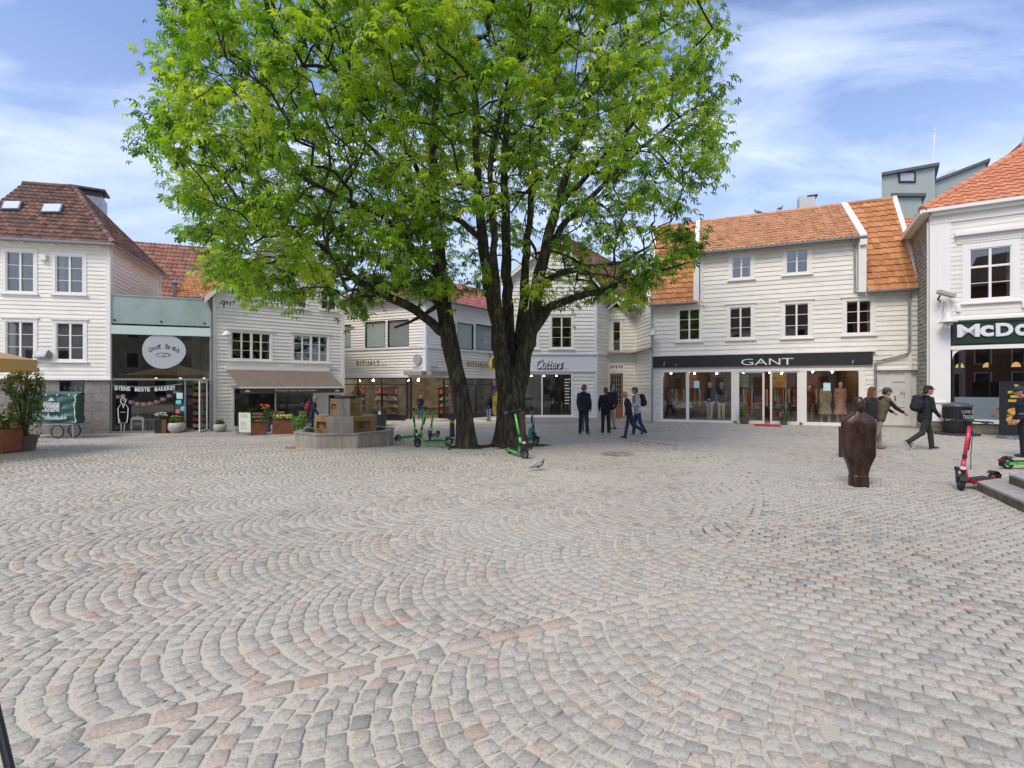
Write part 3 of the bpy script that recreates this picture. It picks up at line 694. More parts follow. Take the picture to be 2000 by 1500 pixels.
    fl = empty('flag_garland', F.W(1.6, 1.2, .02), 'drooping garland of small red and white flags behind the bakery glass', 'garland')
    for k in range(10):
        t = k/9; px = 231+t*112; py = 765+27*math.sin(math.pi*(.12+t*.8))-6*t; u_, z_ = F.U(px), F.Z(px, py)
        m = MB(); m.fbox(F, u_-.1, u_+.1, z_-.075, z_+.075, -.05, -.04); fo = m.build('flag', mat('flag_red', (.7,.10,.11), .7), fl)
        m = MB(); m.fbox(F, u_-.1, u_+.1, z_-.015, z_+.015, -.039, -.036); m.fbox(F, u_-.05, u_-.02, z_-.075, z_+.075, -.0395, -.0355); m.fbox(F, u_-.09, u_+.0, z_-.07, z_+.07, -.0385,-.0382); m.build('cross', mat('flag_white', (.7,.66,.66), .7), fo)
    # stickers
    for (x0, y0, x1, y1, c, lb) in ((345,767,357,779,(.45,.72,.66),'pale green square notice'),(343,781,355,790,(.1,.6,.62),'round turquoise sticker'),(353,793,361,803,(.05,.6,.75),'bright blue round sticker'),(343,799,352,808,(.7,.1,.2),'round pink red sticker')):
        q = F.rect(x0, y0, x1, y1); m = MB(); cu, cz = (q[0]+q[1])/2, (q[2]+q[3])/2; ra, rb_ = (q[1]-q[0])/2, (q[3]-q[2])/2
        pts = [(ra,rb_),(-ra,rb_),(-ra,-rb_),(ra,-rb_)] if 'square' in lb else [(ra*math.cos(2*math.pi*k/20), rb_*math.sin(2*math.pi*k/20)) for k in range(20)]
        m.prism(pts, lambda p, qq, d_: F.W(cu+p, cz+qq, d_), .014, .02); tag(rebase(m.build('window_sticker', mat('st'+lb.replace(' ','_'), c, .5, col2=tuple(min(1,x*1.6+.1) for x in c), scale=14, lo=.5, hi=.55))), lb+' on the bakery glass beside the door', 'sticker')
    # drawn figure: white line drawing of a baker on the glass
    m = MB(); u0, zz = F.U(241), lambda py: F.Z(241, py)
    def ln(pts, rr=.011): m.tube([F.W(F.U(x), zz(y), .026) for x, y in pts], rr, 4)
    for k in range(12): t0, t1 = 2*math.pi*k/12, 2*math.pi*(k+1)/12; ln([(241+5*math.cos(t0), 783+6*math.sin(t0)), (241+5*math.cos(t1), 783+6*math.sin(t1))], .016)
    ln([(236,790),(231,797),(232,826),(248,826),(251,797),(246,790)]); ln([(231,797),(232,815),(235,825)], .018); ln([(251,797),(250,815),(248,825)], .018); ln([(236,805),(246,805)]); ln([(237,827),(237,842),(233,845)]); ln([(244,827),(243,842),(247,845)]); ln([(240,790),(241,797),(244,790)], .02); ln([(238,775),(244,775),(243,771),(239,771),(238,775)], .014)
    tag(rebase(m.build('glass_drawing', WT)), 'white line drawing of a baker on the left bakery glass', 'drawing')
    # roof behind fascia, side walls
    m = MB(); a = [F.W(0,zt-.06,-.1), F.W(L,zt-.06,-.1), F.W(L,zt-.06,-5.5), F.W(0,zt-.06,-5.5)]; m.quad(*a); m.quad(F.W(L,-.5,-.1), F.W(L,-.5,-5.5), a[2], a[1]); m.quad(F.W(0,-.5,-5.5), F.W(0,-.5,-.1), a[0], a[3]); m.quad(F.W(0,-.5,-5.5), F.W(L,-.5,-5.5), a[2], a[3]); m.build('flat_roof', METAL, r)
    # downpipe at right side
    dp = MB(); px = 414.5; dp.tube([F.W(L+.02, g0, .12), F.W(L+.02, 5.0, .12), F.W(L-.15, 5.6, .1), F.W(L-.5, 5.9, -.3)], .05, 8)
    for z_ in (1.2, 3.2): dp.tube([F.W(L+.02, z_, .12), F.W(L+.02, z_+.05, .12)], .062, 8)
    tag(rebase(dp.build('downpipe', METAL)), 'grey metal downpipe between the bakery and the gabled white house', 'downpipe')
    # roof mass behind
    b2 = empty('rear_house', (P(330,33).x, 33, g0), 'tall house behind the bakery with old rust red tile roof', 'house')
    m = MB(); EL, ER = P3(225,600,29.5), P3(450,600,31.5); EL.z = ER.z = 6.3; RL, RR = P3(240,470,32.5), P3(445,503,38.0); RR.z = RL.z
    tiles(m, EL, ER, RL, RR, .25, .36); ridge(m, RL, RR); m.build('roof', TILE_RUST, b2)
    m = MB(); Z0 = Vector((0,0,-.5)); 
    for a, b_ in ((EL, ER),): m.quad(Vector((a.x,a.y+.2,-.5)), Vector((b_.x,b_.y+.2,-.5)), Vector((b_.x,b_.y+.2,6.25)), Vector((a.x,a.y+.2,6.25)))
    m.add([(EL.x,EL.y+.2,-.5),(RL.x,RL.y,-.5),RL,EL],[(0,1,2,3)]); m.add([(ER.x,ER.y+.2,-.5),(RR.x,RR.y,-.5),RR,ER],[(0,1,2,3)]); m.quad(Vector((RL.x,RL.y+.05,-.5)), Vector((RR.x,RR.y+.05,-.5)), RR, RL); m.build('wall', WHITE, b2)
    b3 = empty('low_wing', (P(385,26).x, 26, g0), 'low orange tiled roof wing with metal flue just behind the bakery', 'house')
    m = MB(); EL, ER = P3(341,581,25.4), P3(432,570,25.4); ER.z = EL.z; RL = P3(366,541,28.3); RR = P3(452,520,28.3); RR.z = RL.z
    tiles(m, EL, ER, RL, RR, .22, .33); ridge(m, RL, RR, .09); m.build('roof', TILE_OR, b3)
    m = MB(); m.tube([EL, ER], .06, 6); m.build('gutter', GUT, b3)
    m = MB(); m.quad((EL.x,EL.y+.1,-.5),(ER.x,ER.y+.1,-.5),(ER.x,ER.y+.1,EL.z-.03),(EL.x,EL.y+.1,EL.z-.03)); m.quad((EL.x,EL.y+.1,-.5),(RL.x,RL.y,-.5),RL,EL); m.build('wall', WHITE, b3)
    c0 = P3(342,573,25.9); m = MB(); m.tube([c0-Vector((0,0,.3)), c0+Vector((0,0,.5))], .11, 10); m.lathe([(.19,.5),(.2,.56),(.04,.72)], 12, c0); m.build('flue', METAL, b3)
bakery()

# ------------------------------------------------------------------ C: gabled white house with the awning
def house_gable():
    A, B = P(415, 22.12), P(672, 25.9); F = Fr(A, B); g0 = gz(A.x, A.y); L = F.L
    r = empty('gabled_house', (A.x, A.y, g0), 'white boarded gable house with brown awning beside the bakery', 'house')
    ze = 5.75; zp = 9.3; rects = [F.rect(452,650,528,702), F.rect(573,656,640,706)]
    up = [F.rect(508,573,546,594), F.rect(563,568,599,600), F.rect(627,575,643,604)]; up = [(a,b,c,c+1.0) for a,b,c,d in up]; up[2] = (up[2][0],up[2][0]+.75,up[2][2],up[2][2]+.9)
    shop = F.rect(456,757,613,838); shop = (shop[0], shop[1], g0+.12, shop[3]); shop2 = F.rect(640,770,668,838); shop2 = (shop2[0], shop2[1], g0+.1, shop2[3])
    ops = [hole(q, .02) for q in rects+up]+[shop, shop2]; poly = [(0,g0-.1),(L,g0-.1),(L,ze),(L/2,zp),(0,ze)]
    m = MB(); siding(m, F, poly, ops, row=.165, t=.036); m.build('wall', WHITE, r)
    t = MB(); t.fbox(F, 0, .14, g0, ze, -.02, .055); t.fbox(F, L-.14, L+.01, g0, ze, -.02, .055); t.fbox(F, -.02,L+.02,g0-.02,g0+.13,-.02,.06)
    t.fbox(F, .0, L-1.0, F.Z(520,707)-.0, F.Z(520,707)+.03, .0, .07); split_build(t, 'corner_board', TRIM, r)
    for i, q in enumerate(rects): win(F, q, r, casing=.11, groups=2, curtain=.06)
    for q in up: win(F, q, r, casing=.09, rows=2)
    w = win(F, shop, r, cols=2, rows=1, casing=.1, name='shop_window', pane=SHOP, sill=False); w2 = win(F, shop2, r, cols=1, rows=1, casing=.06, name='side_window', pane=SHOP, sill=False)
    room(F, .1, L-.1, g0, 2.3, 4, INTG, r); room(F, .1, L-.1, 2.35, 5.7, 2.2, INT, r)
    # interior things glimpsed in the window
    m = MB(); 
    for k in range(3): m.fbox(F, .9+k*1.1, 1.6+k*1.1, g0+.7, g0+.75, -1.6, -.8); m.fbox(F, 1.2+k*1.1, 1.26+k*1.1, g0, g0+.7, -1.25,-1.2)
    tag(rebase(m.build('cafe_table', mat('cafe_wood', (.2,.12,.07), .5))), 'row of small dark wooden tables inside the awning cafe window', 'table')
    # barge boards and roof
    rf = MB(); ov = .35; dep = 7
    for sgn in (0, 1):
        e = F.W(-ov if not sgn else L+ov, ze-.12, ov); p = F.W(L/2, zp+.12, ov); e2 = e-F.n*(dep); p2 = p-F.n*(dep)
        if sgn == 0: tiles(rf, e2, e, p2, p, .24, .34)
        else: tiles(rf, e, e2, p, p2, .24, .34)
    ridge(rf, F.W(L/2, zp+.15, ov), F.W(L/2, zp+.15, ov-dep)); rf.build('roof', TILE_OR, r)
    b = MB()
    for e, p in (((-ov, ze-.12), (L/2, zp+.12)), ((L+ov, ze-.12), (L/2, zp+.12))):
        q = [F.W(e[0],e[1]-.22,ov), F.W(p[0],p[1]-.22,ov), F.W(p[0],p[1]+.06,ov), F.W(e[0],e[1]+.06,ov)]; q2 = [v+F.n*.05 for v in q]; b.hexa(q+q2)
        q = [F.W(e[0],e[1]-.05,.04), F.W(p[0],p[1]-.05,.04), F.W(p[0],p[1]-.05,ov), F.W(e[0],e[1]-.05,ov)]; b.quad(*q)
    split_build(b, 'barge_board', TRIM, r); body(F, dep, ze, r)
    # awning
    u0, u1 = F.U(443), F.U(640); z1 = F.Z(540, 723); a = empty('awning', F.W(u0, z1, 0), 'brown fabric awning with lettered valance over the cafe window', 'awning')
    zf = F.Z(540, 723)-.84; pr = 1.55; fl, fr_ = u0+.25, u1+.30
    q = []; m = MB(); n = 14
    for i in range(n):
        a0, a1 = i/n, (i+1)/n; w0 = .012*(i % 2); w1 = .012*((i+1) % 2)
        m.quad(F.W(fl+(fr_-fl)*a0, zf, pr), F.W(fl+(fr_-fl)*a1, zf, pr), F.W(u0+(u1-u0)*a1, z1+w1, .12), F.W(u0+(u1-u0)*a0, z1+w0, .12))
        m.quad(F.W(fl+(fr_-fl)*a0, zf-.01, pr), F.W(fl+(fr_-fl)*a1, zf-.01, pr), F.W(u0+(u1-u0)*a1, z1+w1-.01, .12), F.W(u0+(u1-u0)*a0, z1+w0-.01, .12))
    BR = mat('brown_canvas', (.20,.155,.12), .9, col2=(.16,.125,.10), scale=4, bump=.1); m.build('canvas', BR, a)
    m = MB(); m.fbox(F, fl, fr_, zf-.04, zf+.03, pr, pr+.05); m.fbox(F, u0-.05, u1+.03, z1-.02, z1+.16, .03, .16); m.build('front_bar', TRIM, a)
    m = MB(); m.fbox(F, fl+.02, fr_-.02, zf-.27, zf-.04, pr+.005, pr+.015); v = m.build('valance', mat('brown_valance', (.075,.055,.047), .9), a)
    CR = mat('cream_lettering', (.6,.56,.5), .7)
    text_obj('Økologisk bakeri og sandwichbar', 1.85, .15, F, fl+1.45, zf-.22, pr+.016, CR, 'lettering', v, extr=.003)
    for uu in (fl+.32, fr_-.35):
        m = MB(); m.prism([(-.13,0),(.13,0),(.08,.06),(0,.09),(-.08,.06)], lambda p, qq, d_: F.W(uu+p, zf-.2+qq, d_), pr+.016, pr+.02); m.build('bread_mark', CR, v)
    m = MB()
    for uu in (u0+.3, u1-.1): m.tube([F.W(uu,z1-.1,.08), F.W(uu+.1,z1-.5,.8), F.W(uu+.15,zf-.02,pr)], .022, 6)
    m.build('arm', TRIM, a)
    # wall lamp and camera
    c0 = F.W(F.U(441), F.Z(441, 655), .28); m = MB(); m.lathe([(.2,-.06),(.19,.03),(.1,.13),(.03,.16)], 16, c0); m.tube([c0+Vector((0,0,.14)), c0+Vector((0,0,.2)), F.W(F.U(441), c0.z+.2, .02)], .015, 6)
    tag(rebase(m.build('wall_lamp', TRIM, None, True)), 'white dome wall lamp above the left end of the awning', 'lamp')
    m = MB(); u = F.U(650); z = F.Z(650, 721); m.fbox(F, u-.2, u+.28, z-.06, z+.06, .03, .05); sg = rebase(m.build('street_sign', TRIM)); tag(sg, 'small white street name plate at the right end of the awning', 'sign')
    m = MB()
    for k in range(5): m.fbox(F, u-.15+k*.07, u-.1+k*.07, z-.025, z+.02, .051, .054)
    m.v = [tuple(Vector(p)) for p in m.v]; o = m.build('marks', DARK, sg)
house_gable()
# ------------------------------------------------------------------ D: corner shop behind the trees
def shop_corner():
    F1 = Fr(P(640, 31.1), P(832, 28.1)); F2 = Fr(P(832, 28.1), P(1015, 35.2)); K = F1.B; g0 = gz(K.x, K.y)-.02
    r = empty('corner_shop', (K.x, K.y, g0), 'two sided white corner shop with glazed red roof behind the big tree', 'shop')
    ze = 6.75; zs = F1.Z(832, 733); zl = F1.Z(832, 678)
    w1 = [F1.rect(658,635,685,680), F1.rect(714,628,753,679), F1.rect(758,625,799,677)]; w2 = [F2.rect(861,631,889,679), F2.rect(893,632,924,682), F2.rect(929,635,962,684)]
    m = MB()
    for F, ws in ((F1, w1), (F2, w2)):
        siding(m, F, [(0,zs),(F.L,zs),(F.L,ze),(0,ze)], [hole(q,.01) for q in ws], row=.17, t=.05)
    m.build('wall', WHITE2, r)
    t = MB(); t.fbox(F1, F1.L-.22, F1.L+.02, zs, ze, -.02, .05); t.fbox(F2, -.02, .22, zs, ze, -.02, .047)
    for F in (F1, F2): t.fbox(F, 0 if F is F2 else 0, F.L, zl-.05, zl+.05, 0, .09); t.fbox(F, 0, F.L, zs-.12, zs+.04, -.05, .07); t.fbox(F, 0, F.L, ze-.35, ze, 0, .06)
    t.build('trim_boards', mat('cool_trim', (.72,.73,.75), .5), r)
    BT = mat('teal_blind', (.86,.95,.91), .7); BG_ = mat('grey_blind', (.62,.62,.62), .7)
    for F, ws in ((F1, w1), (F2, w2)):
        for i, q in enumerate(ws): win(F, q, r, cols=1, rows=1, casing=.0, dark=True, sill=False, head=False, blind=BG_ if (F is F1 and i == 2) else BT)
    for F in (F1, F2): room(F, .1, F.L-.1, zl, ze-.2, 1.0, INTG, r)
    # ground floor glazing
    fr = MB(); gl = MB()
    for F, xs, y0 in ((F1, (655, 700, 746, 795), g0+.35), (F2, (868, 900, 930, 962, 985), g0+.35)):
        us = [F.U(x) for x in xs]
        for i, u in enumerate(us): fr.fbox(F, u-.05, u+.05, g0, zs-.13, -.06, .04)
        for a, b in zip(us, us[1:]):
            fr.fbox(F, a+.05, b-.05, y0-.09, y0, -.05, .03); fr.fbox(F, a+.05, b-.05, zs-.55, zs-.5, -.05, .02); fr.fbox(F, a+.05, b-.05, zs-.2, zs-.13, -.05, .03)
            gl.fbox(F, a+.05, b-.05, y0, zs-.2, -.02, -.01)
        fr.fbox(F, us[0]-.05, us[-1]+.05, g0, y0-.09, -.05, .02)
    fr.fbox(F1, F1.U(800), F1.U(803), g0, zs-.13, -.1, -.0); fr.build('shop_front_frame', DARK, r); split_build(gl, 'shop_glass', SHOP, r)
    # interior as one angled room
    m = MB(); a, b, c = F1.W(.1,0,-.1), K+Vector((0,.1,0)), F2.W(F2.L-.1,0,-.1); back1 = F1.W(.1,0,-4.5); backK = K+Vector((0,6.5,0)); back2 = F2.W(F2.L-.1,0,-4.5)
    Z0, Z1 = Vector((0,0,g0+.01)), Vector((0,0,zs-.01))
    m.quad(back1+Z0, backK+Z0, backK+Z1, back1+Z1); m.quad(backK+Z0, back2+Z0, back2+Z1, backK+Z1); m.quad(a+Z0, back1+Z0, back1+Z1, a+Z1); m.quad(back2+Z0, c+Z0, c+Z1, back2+Z1)
    m.quad(a+Z0, b+Z0, backK+Z0, back1+Z0); m.quad(b+Z0, c+Z0, back2+Z0, backK+Z0); m.quad(a+Z1, b+Z1, backK+Z1, back1+Z1); m.quad(b+Z1, c+Z1, back2+Z1, backK+Z1)
    m.build('shop_interior', INTG, r)
    # shelves with boxes, and added lamps
    for i, (F, u, o) in enumerate(((F1, 1.1, -1.2), (F1, 2.6, -1.6), (F1, 3.7, -1.2), (F2, 2.4, -1.5), (F2, 4.2, -1.5))):
        s = empty('display_shelf', F.W(u+.4, g0, o), ('dark display shelf behind the leftmost pane of the corner shop', 'dark display shelf of warm lit boxes behind the black bin', 'display shelf with gold boxes left of the corner doorway', 'display shelf seen between the two tree trunks', 'display shelf at the far right of the corner shop window')[i], 'shelf', 'display shelves in the corner shop')
        m = MB(); m.fbox(F, u, u+.9, g0, g0+2.1, o-.03, o)
        for k in range(5): m.fbox(F, u, u+.9, g0+.3+k*.42, g0+.33+k*.42, o, o+.35)
        m.build('shelves', mat('shelf_wood', (.12,.08,.06), .5), s)
        for k in range(4):
            m = MB(); uu = u+.05
            while uu < u+.8: ww = rng.uniform(.07,.16); m.fbox(F, uu, uu+ww, g0+.33+k*.42, g0+.33+k*.42+rng.uniform(.12,.32), o+.06, o+.28); uu += ww+.03
            cols = [(.6,.25,.12),(.65,.45,.15),(.55,.53,.48),(.5,.12,.08)]; m.build('boxes', mat('shelf_boxes_%s' % 'abcd'[k], cols[k], .5), s)
    for i, (F, u, o) in enumerate(((F1, 1.5, -1.2), (F1, 2.9, -.9), (F1, 4.6, -2.2), (F2, 1.0, -1.8), (F2, 3.2, -1.2))):
        m = MB(); c0 = F.W(u, zs-.25, o); m.lathe([(.05,-.04),(.055,0),(.03,.04)], 10, c0)
        m.build('interior_lamp', mat('added_fill_bulb', (1,.8,.5), .5, emit=((1,.75,.45), 220)), r)  # unseen lamps, added to brighten the dark room behind the corner shop glass
    # doorway canopy, round sign, plates
    m = MB(); zc0, zc1 = F1.Z(815,733), F1.Z(815,725)
    m.fbox(F1, F1.U(798), F1.L+.05, zc0, zc1, .07, .5); m.fbox(F2, -.05, F2.U(867), zc0-.003, zc1-.003, .07, .5)
    m.build('door_canopy', mat('grey_canopy', (.3,.28,.26), .5), r)
    m = MB(); c0 = K+Vector((0,-.3,0)); m.loft([((c0.x, c0.y+.7, gz(c0.x,c0.y)-.05), 1.3, .9), ((c0.x, c0.y+.7, gz(c0.x,c0.y)+.1), 1.25, .85)], 28); m.build('door_step', mat('pale_step', (.4,.38,.35), .8, bump=.2), r)
    u, z = F1.U(817), F1.Z(817, 702); m = MB(); m.prism([(.27*math.cos(2*math.pi*k/32), .31*math.sin(2*math.pi*k/32)) for k in range(32)], lambda p, q, d: F1.W(u+p, z+q, d), .06, .14)
    tag(rebase(m.build('round_sign', mat('grey_disc', (.38,.38,.38), .7, col2=(.3,.3,.3), scale=9))), 'round blank grey sign near the corner of the white shop', 'sign')
    GOLD = mat('gold_letters', (.30,.20,.06), .4); GB = mat('gold_return', (.16,.11,.05), .5)
    for F, x0, x1, lab in ((F1, 698, 755, 'left'), (F2, 911, 962, 'right')):
        s = empty('shop_lettering', F.W(F.U(x0), F.Z((x0+x1)/2, 712), .05), 'gold letters reading RITUALS on the %s side of the white corner shop' % lab, 'sign', 'gold shop letterings')
        xm = (x0+x1)/2; q = F.rect(x0, 704 if lab == 'left' else 707, x1, 714 if lab == 'left' else 716.5)
        text_obj('RITUALS', (q[1]-q[0])*.77, q[3]-q[2], F, q[0], q[2], .06, GOLD, 'letters', s, extr=.018, bold=.004, space=1.25)
        m = MB()
        for k in range(3): uu = q[0]+(q[1]-q[0])*(.83+.075*k); m.fbox(F, uu, uu+.055, q[2], q[2]+.06, .06, .1)
        m.build('dots', GOLD, s)
    for F, x0, x1, nm in ((F1, 806, 824, 'left'), (F2, 838, 855, 'right')):
        q = F.rect(x0, 714, x1, 719.5); m = MB(); m.fbox(F, q[0], q[1], q[2], q[3], .05, .07); sg = rebase(m.build('street_sign', TRIM)); tag(sg, 'small white name plate just %s of the shop corner' % nm, 'sign')
        m = MB(); uu = q[0]+.05
        while uu < q[1]-.08: m.fbox(F, uu, uu+.05, q[2]+.04, q[3]-.05, .071, .074); uu += .075
        m.build('marks', DARK, sg)
    # roof
    ov = .35; hb = 9.1; dep = 5
    E0 = F1.W(-.5, ze, ov); Ek = K+Vector((0,-ov*1.3,ze)); E2 = F2.W(F2.L+.3, ze, ov)
    AK = K+Vector((.3, 6.2, hb)); R0 = F1.W(-.5, hb, -dep); R2 = F2.W(F2.L+.3, hb, -dep)
    m = MB(); tiles(m, E0, Ek, R0, AK, .26, .36); tiles(m, Ek, E2, AK, R2, .26, .36); ridge(m, R0, AK); ridge(m, AK, R2); ridge(m, Ek, AK); m.build('roof', TILE_GL, r)
    g = MB(); g.tube([E0, Ek], .08, 8); g.tube([Ek, E2], .08, 8); g.build('gutter', GUT, r)
    m = MB(); m.add([F1.W(0,ze,0), K+Vector((0,0,ze)), Ek, E0], [(0,1,2,3)]); m.add([K+Vector((0,0,ze)), F2.W(F2.L,ze,0), E2, Ek], [(0,1,2,3)]); m.build('soffit', TRIM, r)
    m = MB(); p0, p1 = F1.W(0,-.5,-.05), F1.W(0,-.5,-dep); q0, q1 = F2.W(F2.L,-.5,-.05), F2.W(F2.L,-.5,-dep); up = Vector((0,0,ze+.5)); m.quad(p1, p0, p0+up, p1+up); m.quad(q0, q1, q1+up, q0+up); bk = K+Vector((.3,6.6,-.5)); m.quad(p1, bk, bk+up, p1+up); m.quad(bk, q1, q1+up, bk+up); m.build('rear_walls', WHITE2, r)
    # antenna on the roof
    c0 = P3(938, 565, 38); m = MB(); m.tube([c0-Vector((0,0,.6)), c0+Vector((0,0,1.6))], .03, 6)
    for k in range(3): m.tube([c0+Vector((-.5,0,.7+k*.35)), c0+Vector((.5,0,.7+k*.35))], .015, 4)
    tag(rebase(m.build('roof_antenna', METAL)), 'thin metal aerial on the glazed red roof behind the trees', 'antenna')
    # yellow oval shop sign by the trunk
    p = P3(966, 710, 31.8); s = empty('hanging_sign', p, 'black and yellow oval hanging sign peeking out beside the right trunk', 'sign')
    m = MB(); m.M = Matrix.Translation(p) @ Matrix.Rotation(R(58), 4, 'Z'); m.loft([((0,0,-.45),.2,.1),((0,0,-.38),.42,.1),((0,0,-.2),.5,.1),((0,0,.2),.5,.1),((0,0,.38),.42,.1),((0,0,.45),.2,.1)], 20, p=4); m.build('board', mat('sign_yellow', (.75,.55,.03), .4), s)
    m = MB(); m.M = Matrix.Translation(p) @ Matrix.Rotation(R(58), 4, 'Z'); m.box(-.4,.4,-.13,.13,-.3,.3); m.box(-.56,-.5,-.02,.02,.3,.6); m.box(-.8,.6,-.02,.02,.55,.6); m.build('black_panel', DARK, s)
    # yellow pillar beside the trunk on the ground floor
    u = F2.U(966); m = MB(); m.fbox(F2, u-.25, u+.3, g0, zs-.15, -.02, .06); tag(rebase(m.build('tall_poster', mat('yellow_panel', (.6,.42,.05), .4, col2=(.05,.04,.12), scale=1.2, lo=.45, hi=.55))), 'tall yellow and dark purple poster panel left of the right trunk', 'poster')
shop_corner()

# ------------------------------------------------------------------ E: gabled barber shop and the door wing
def house_cutters():
    A, B = P(985, 26), P(1165, 26); F = Fr(A, B); c1 = P(1188, 27.2); c2 = P(1243, 27.0); c3 = P(1273, 24.55)
    S1 = Fr(B, c1); S2 = Fr(c1, c2); S3 = Fr(c2, c3); g0 = gz(2, 26)-.02; L = F.L
    r = empty('barber_house', (A.x+L/2, A.y, g0), 'white gabled house with barber shop window right of the big tree', 'house')
    ze = F.Z(1170, 563); zp = F.Z(1085, 462); zb0, zb1 = F.Z(1100,724), F.Z(1100,693)
    w = [F.rect(1011,620,1049,679), F.rect(1077,619,1117,679)]; shop = F.rect(1000,730,1117,812)
    m = MB(); siding(m, F, [(0,zb1),(L,zb1),(L,ze),(L*.56,zp),(0,ze+.3)], [hole(q,.02) for q in w], row=.20, t=.036)
    siding(m, F, [(0,g0+.3),(L,g0+.3),(L,zb0),(0,zb0)], [shop], row=.20, t=.036); m.build('wall', WHITE2, r)
    t = MB(); t.fbox(F, 0, L, zb0, zb1, -.03, .05); t.fbox(F, -.05, L+.05, zb1, zb1+.06, -.03, .12); t.fbox(F, -.05, L+.05, zb0-.05, zb0, -.03, .1)
    t.fbox(F, L-.14, L+.02, g0+.3, ze, -.02, .055); t.fbox(F, 0, .14, g0+.3, ze, -.02, .055); t.build('sign_band', mat('cool_trim'), r)
    for q in w: win(F, q, r, casing=.13, curtain=.1)
    win(F, shop, r, cols=2, rows=1, casing=.08, head=False, name='shop_window', pane=SHOP)
    room(F, .1, L-.1, g0+.3, zb0, 4, INTG, r); room(F, .1, L-.1, zb1+.1, ze, 2, INT, r)
    st = MB(); st.fbox(F, -.1, L+.12, g0-.1, g0+.3, -.02, .1); st.fbox(F, .2, L+.1, g0-.1, g0+.17, .1, .55); st.build('stone_step', mat('pale_step'), r)
    s = empty('script_sign', F.W(F.U(1047), F.Z(1075, 715), .06), 'slanted white script letters reading Cutters above the barber window', 'sign')
    q = F.rect(1047, 702, 1098, 720); text_obj('Cutters', q[1]-q[0], q[3]-q[2], F, q[0], q[2], .07, mat('letter_white', (.78,.78,.76), .4), 'letters', s, extr=.05, shear=.35, bold=.012)
    text_obj('Cutters', q[1]-q[0]+.05, q[3]-q[2]+.05, F, q[0]+.03, q[2]-.05, .052, DARK, 'letter_backing', s, extr=.01, shear=.35, bold=.03)
    m = MB(); m.fbox(F, q[1]+.05, q[1]+.13, q[2], q[2]+.08, .06, .1); m.fbox(F, q[1]+.2, q[1]+.28, q[2], q[2]+.06, .06, .1); m.build('dots', mat('letter_white'), s)
    # barber interior
    for i, u in enumerate((1.3, 2.3)):
        c = empty('barber_chair', F.W(u, g0+.02, -1.4), ('dark barber chair behind the left half of the barber window', 'dark barber chair behind the right half of the barber window')[i], 'chair', 'chairs in the barber shop'); LE = mat('black_leather', (.05,.045,.05), .4)
        m = MB(); m.fbox(F, u-.3, u+.3, g0+.55, g0+.7, -1.7, -1.1); m.build('seat', LE, c); m = MB(); m.fbox(F, u-.28, u+.28, g0+.7, g0+1.35, -1.75, -1.62); m.build('backrest', LE, c)
        m = MB(); m.tube([F.W(u,g0+.02,-1.4), F.W(u,g0+.55,-1.4)], .06, 8); m.build('pedestal', METAL, c)
    m = MB(); m.fbox(F, .6, 3.4, g0+.9, g0+2.0, -3.6, -3.55); m.build('mirror', mat('mirror', (.35,.42,.42), .05, .9), r)
    for k in range(4):
        m = MB(); c0 = F.W(.8+k*.7, zb0-.25, -1.2); m.ell(c0, (.035,.035,.03)); m.build('ceiling_lamp', mat('cool_bulb', (.9,.9,.8), .5, emit=((1,.92,.78), 25)), r)
    m = MB()
    uu0 = F.U(1103)
    for k in range(9): m.fbox(F, uu0, uu0+.3-.04*(k % 3), F.Z(1100, 742)-.16*k, F.Z(1100,742)-.16*k+.05, -.036, -.033)
    tag(rebase(m.build('window_lettering', mat('white_lettering'))), 'column of small white price lines on the right barber window', 'lettering')
    # door wing
    z1 = S2.Z(1215, 600); zc = S2.Z(1215, 690); dr = S2.rect(1191,729,1217,818); dr = (dr[0], dr[1], g0+.14, dr[3]); tr_ = S2.rect(1191,713,1217,721); nw = S2.rect(1197,628,1212,686)
    m = MB()
    for S, ops in ((S1, []), (S2, [hole(dr,.0), hole(tr_,.0), hole(nw,.02)]), (S3, [])):
        siding(m, S, [(0,g0+.15),(S.L,g0+.15),(S.L,zc-.1),(0,zc-.1)], ops, row=.19, t=.03); siding(m, S, [(0,zc),(S.L,zc),(S.L,z1),(0,z1)], ops, row=.19, t=.03)
    m.build('side_wall', WARMW, r)
    t = MB(); t.fbox(S1, 0, S1.L, zc-.12, zc, -.02, .07)
    t.fbox(S2, 0, S2.L, zc-.45, zc-.02, -.02, .04); t.fbox(S3, 0, S3.L, zc-.45, zc-.02, -.02, .042); t.fbox(S1, S1.L-.12, S1.L, g0, z1, 0, .05); t.fbox(S3, S3.L-.1, S3.L, g0, z1, 0, .05); t.fbox(S2, S2.L-.1, S2.L+.05, g0+.15, z1, 0, .045)
    t.build('trim_boards', TRIM2, r)
    t = MB()
    for S in (S2, S3):
        t.hexa([S.W(-.05,zc,.05),S.W(S.L+.05,zc,.05),S.W(S.L+.05,zc-.03,.38),S.W(-.05,zc-.03,.38),S.W(-.05,zc+.14,.0),S.W(S.L+.05,zc+.14,.0),S.W(S.L+.05,zc+.02,.38),S.W(-.05,zc+.02,.38)])
    t.build('pent_roof', MOSSB, r)
    win(S2, nw, r, cols=1, casing=.12, curtain=.0); win(S2, tr_, r, cols=5, rows=1, casing=.05, sill=False, head=False, name='transom_window')
    WOOD = mat('oiled_wood_door', (.42,.19,.07), .45, col2=(.25,.11,.04), scale=5, stretch=(3,3,.5), bump=.1)
    d = MB(); a, b, c, e = dr; d.fbox(S2, a, b, c, e, -.10, -.06)
    for q in ((a,a+.1,c,e),(b-.1,b,c,e),(a+.1,b-.1,e-.1,e),(a+.1,b-.1,c+.75,c+.85),(a+.1,b-.1,c,c+.15)): d.fbox(S2, *q, -.06, -.02)
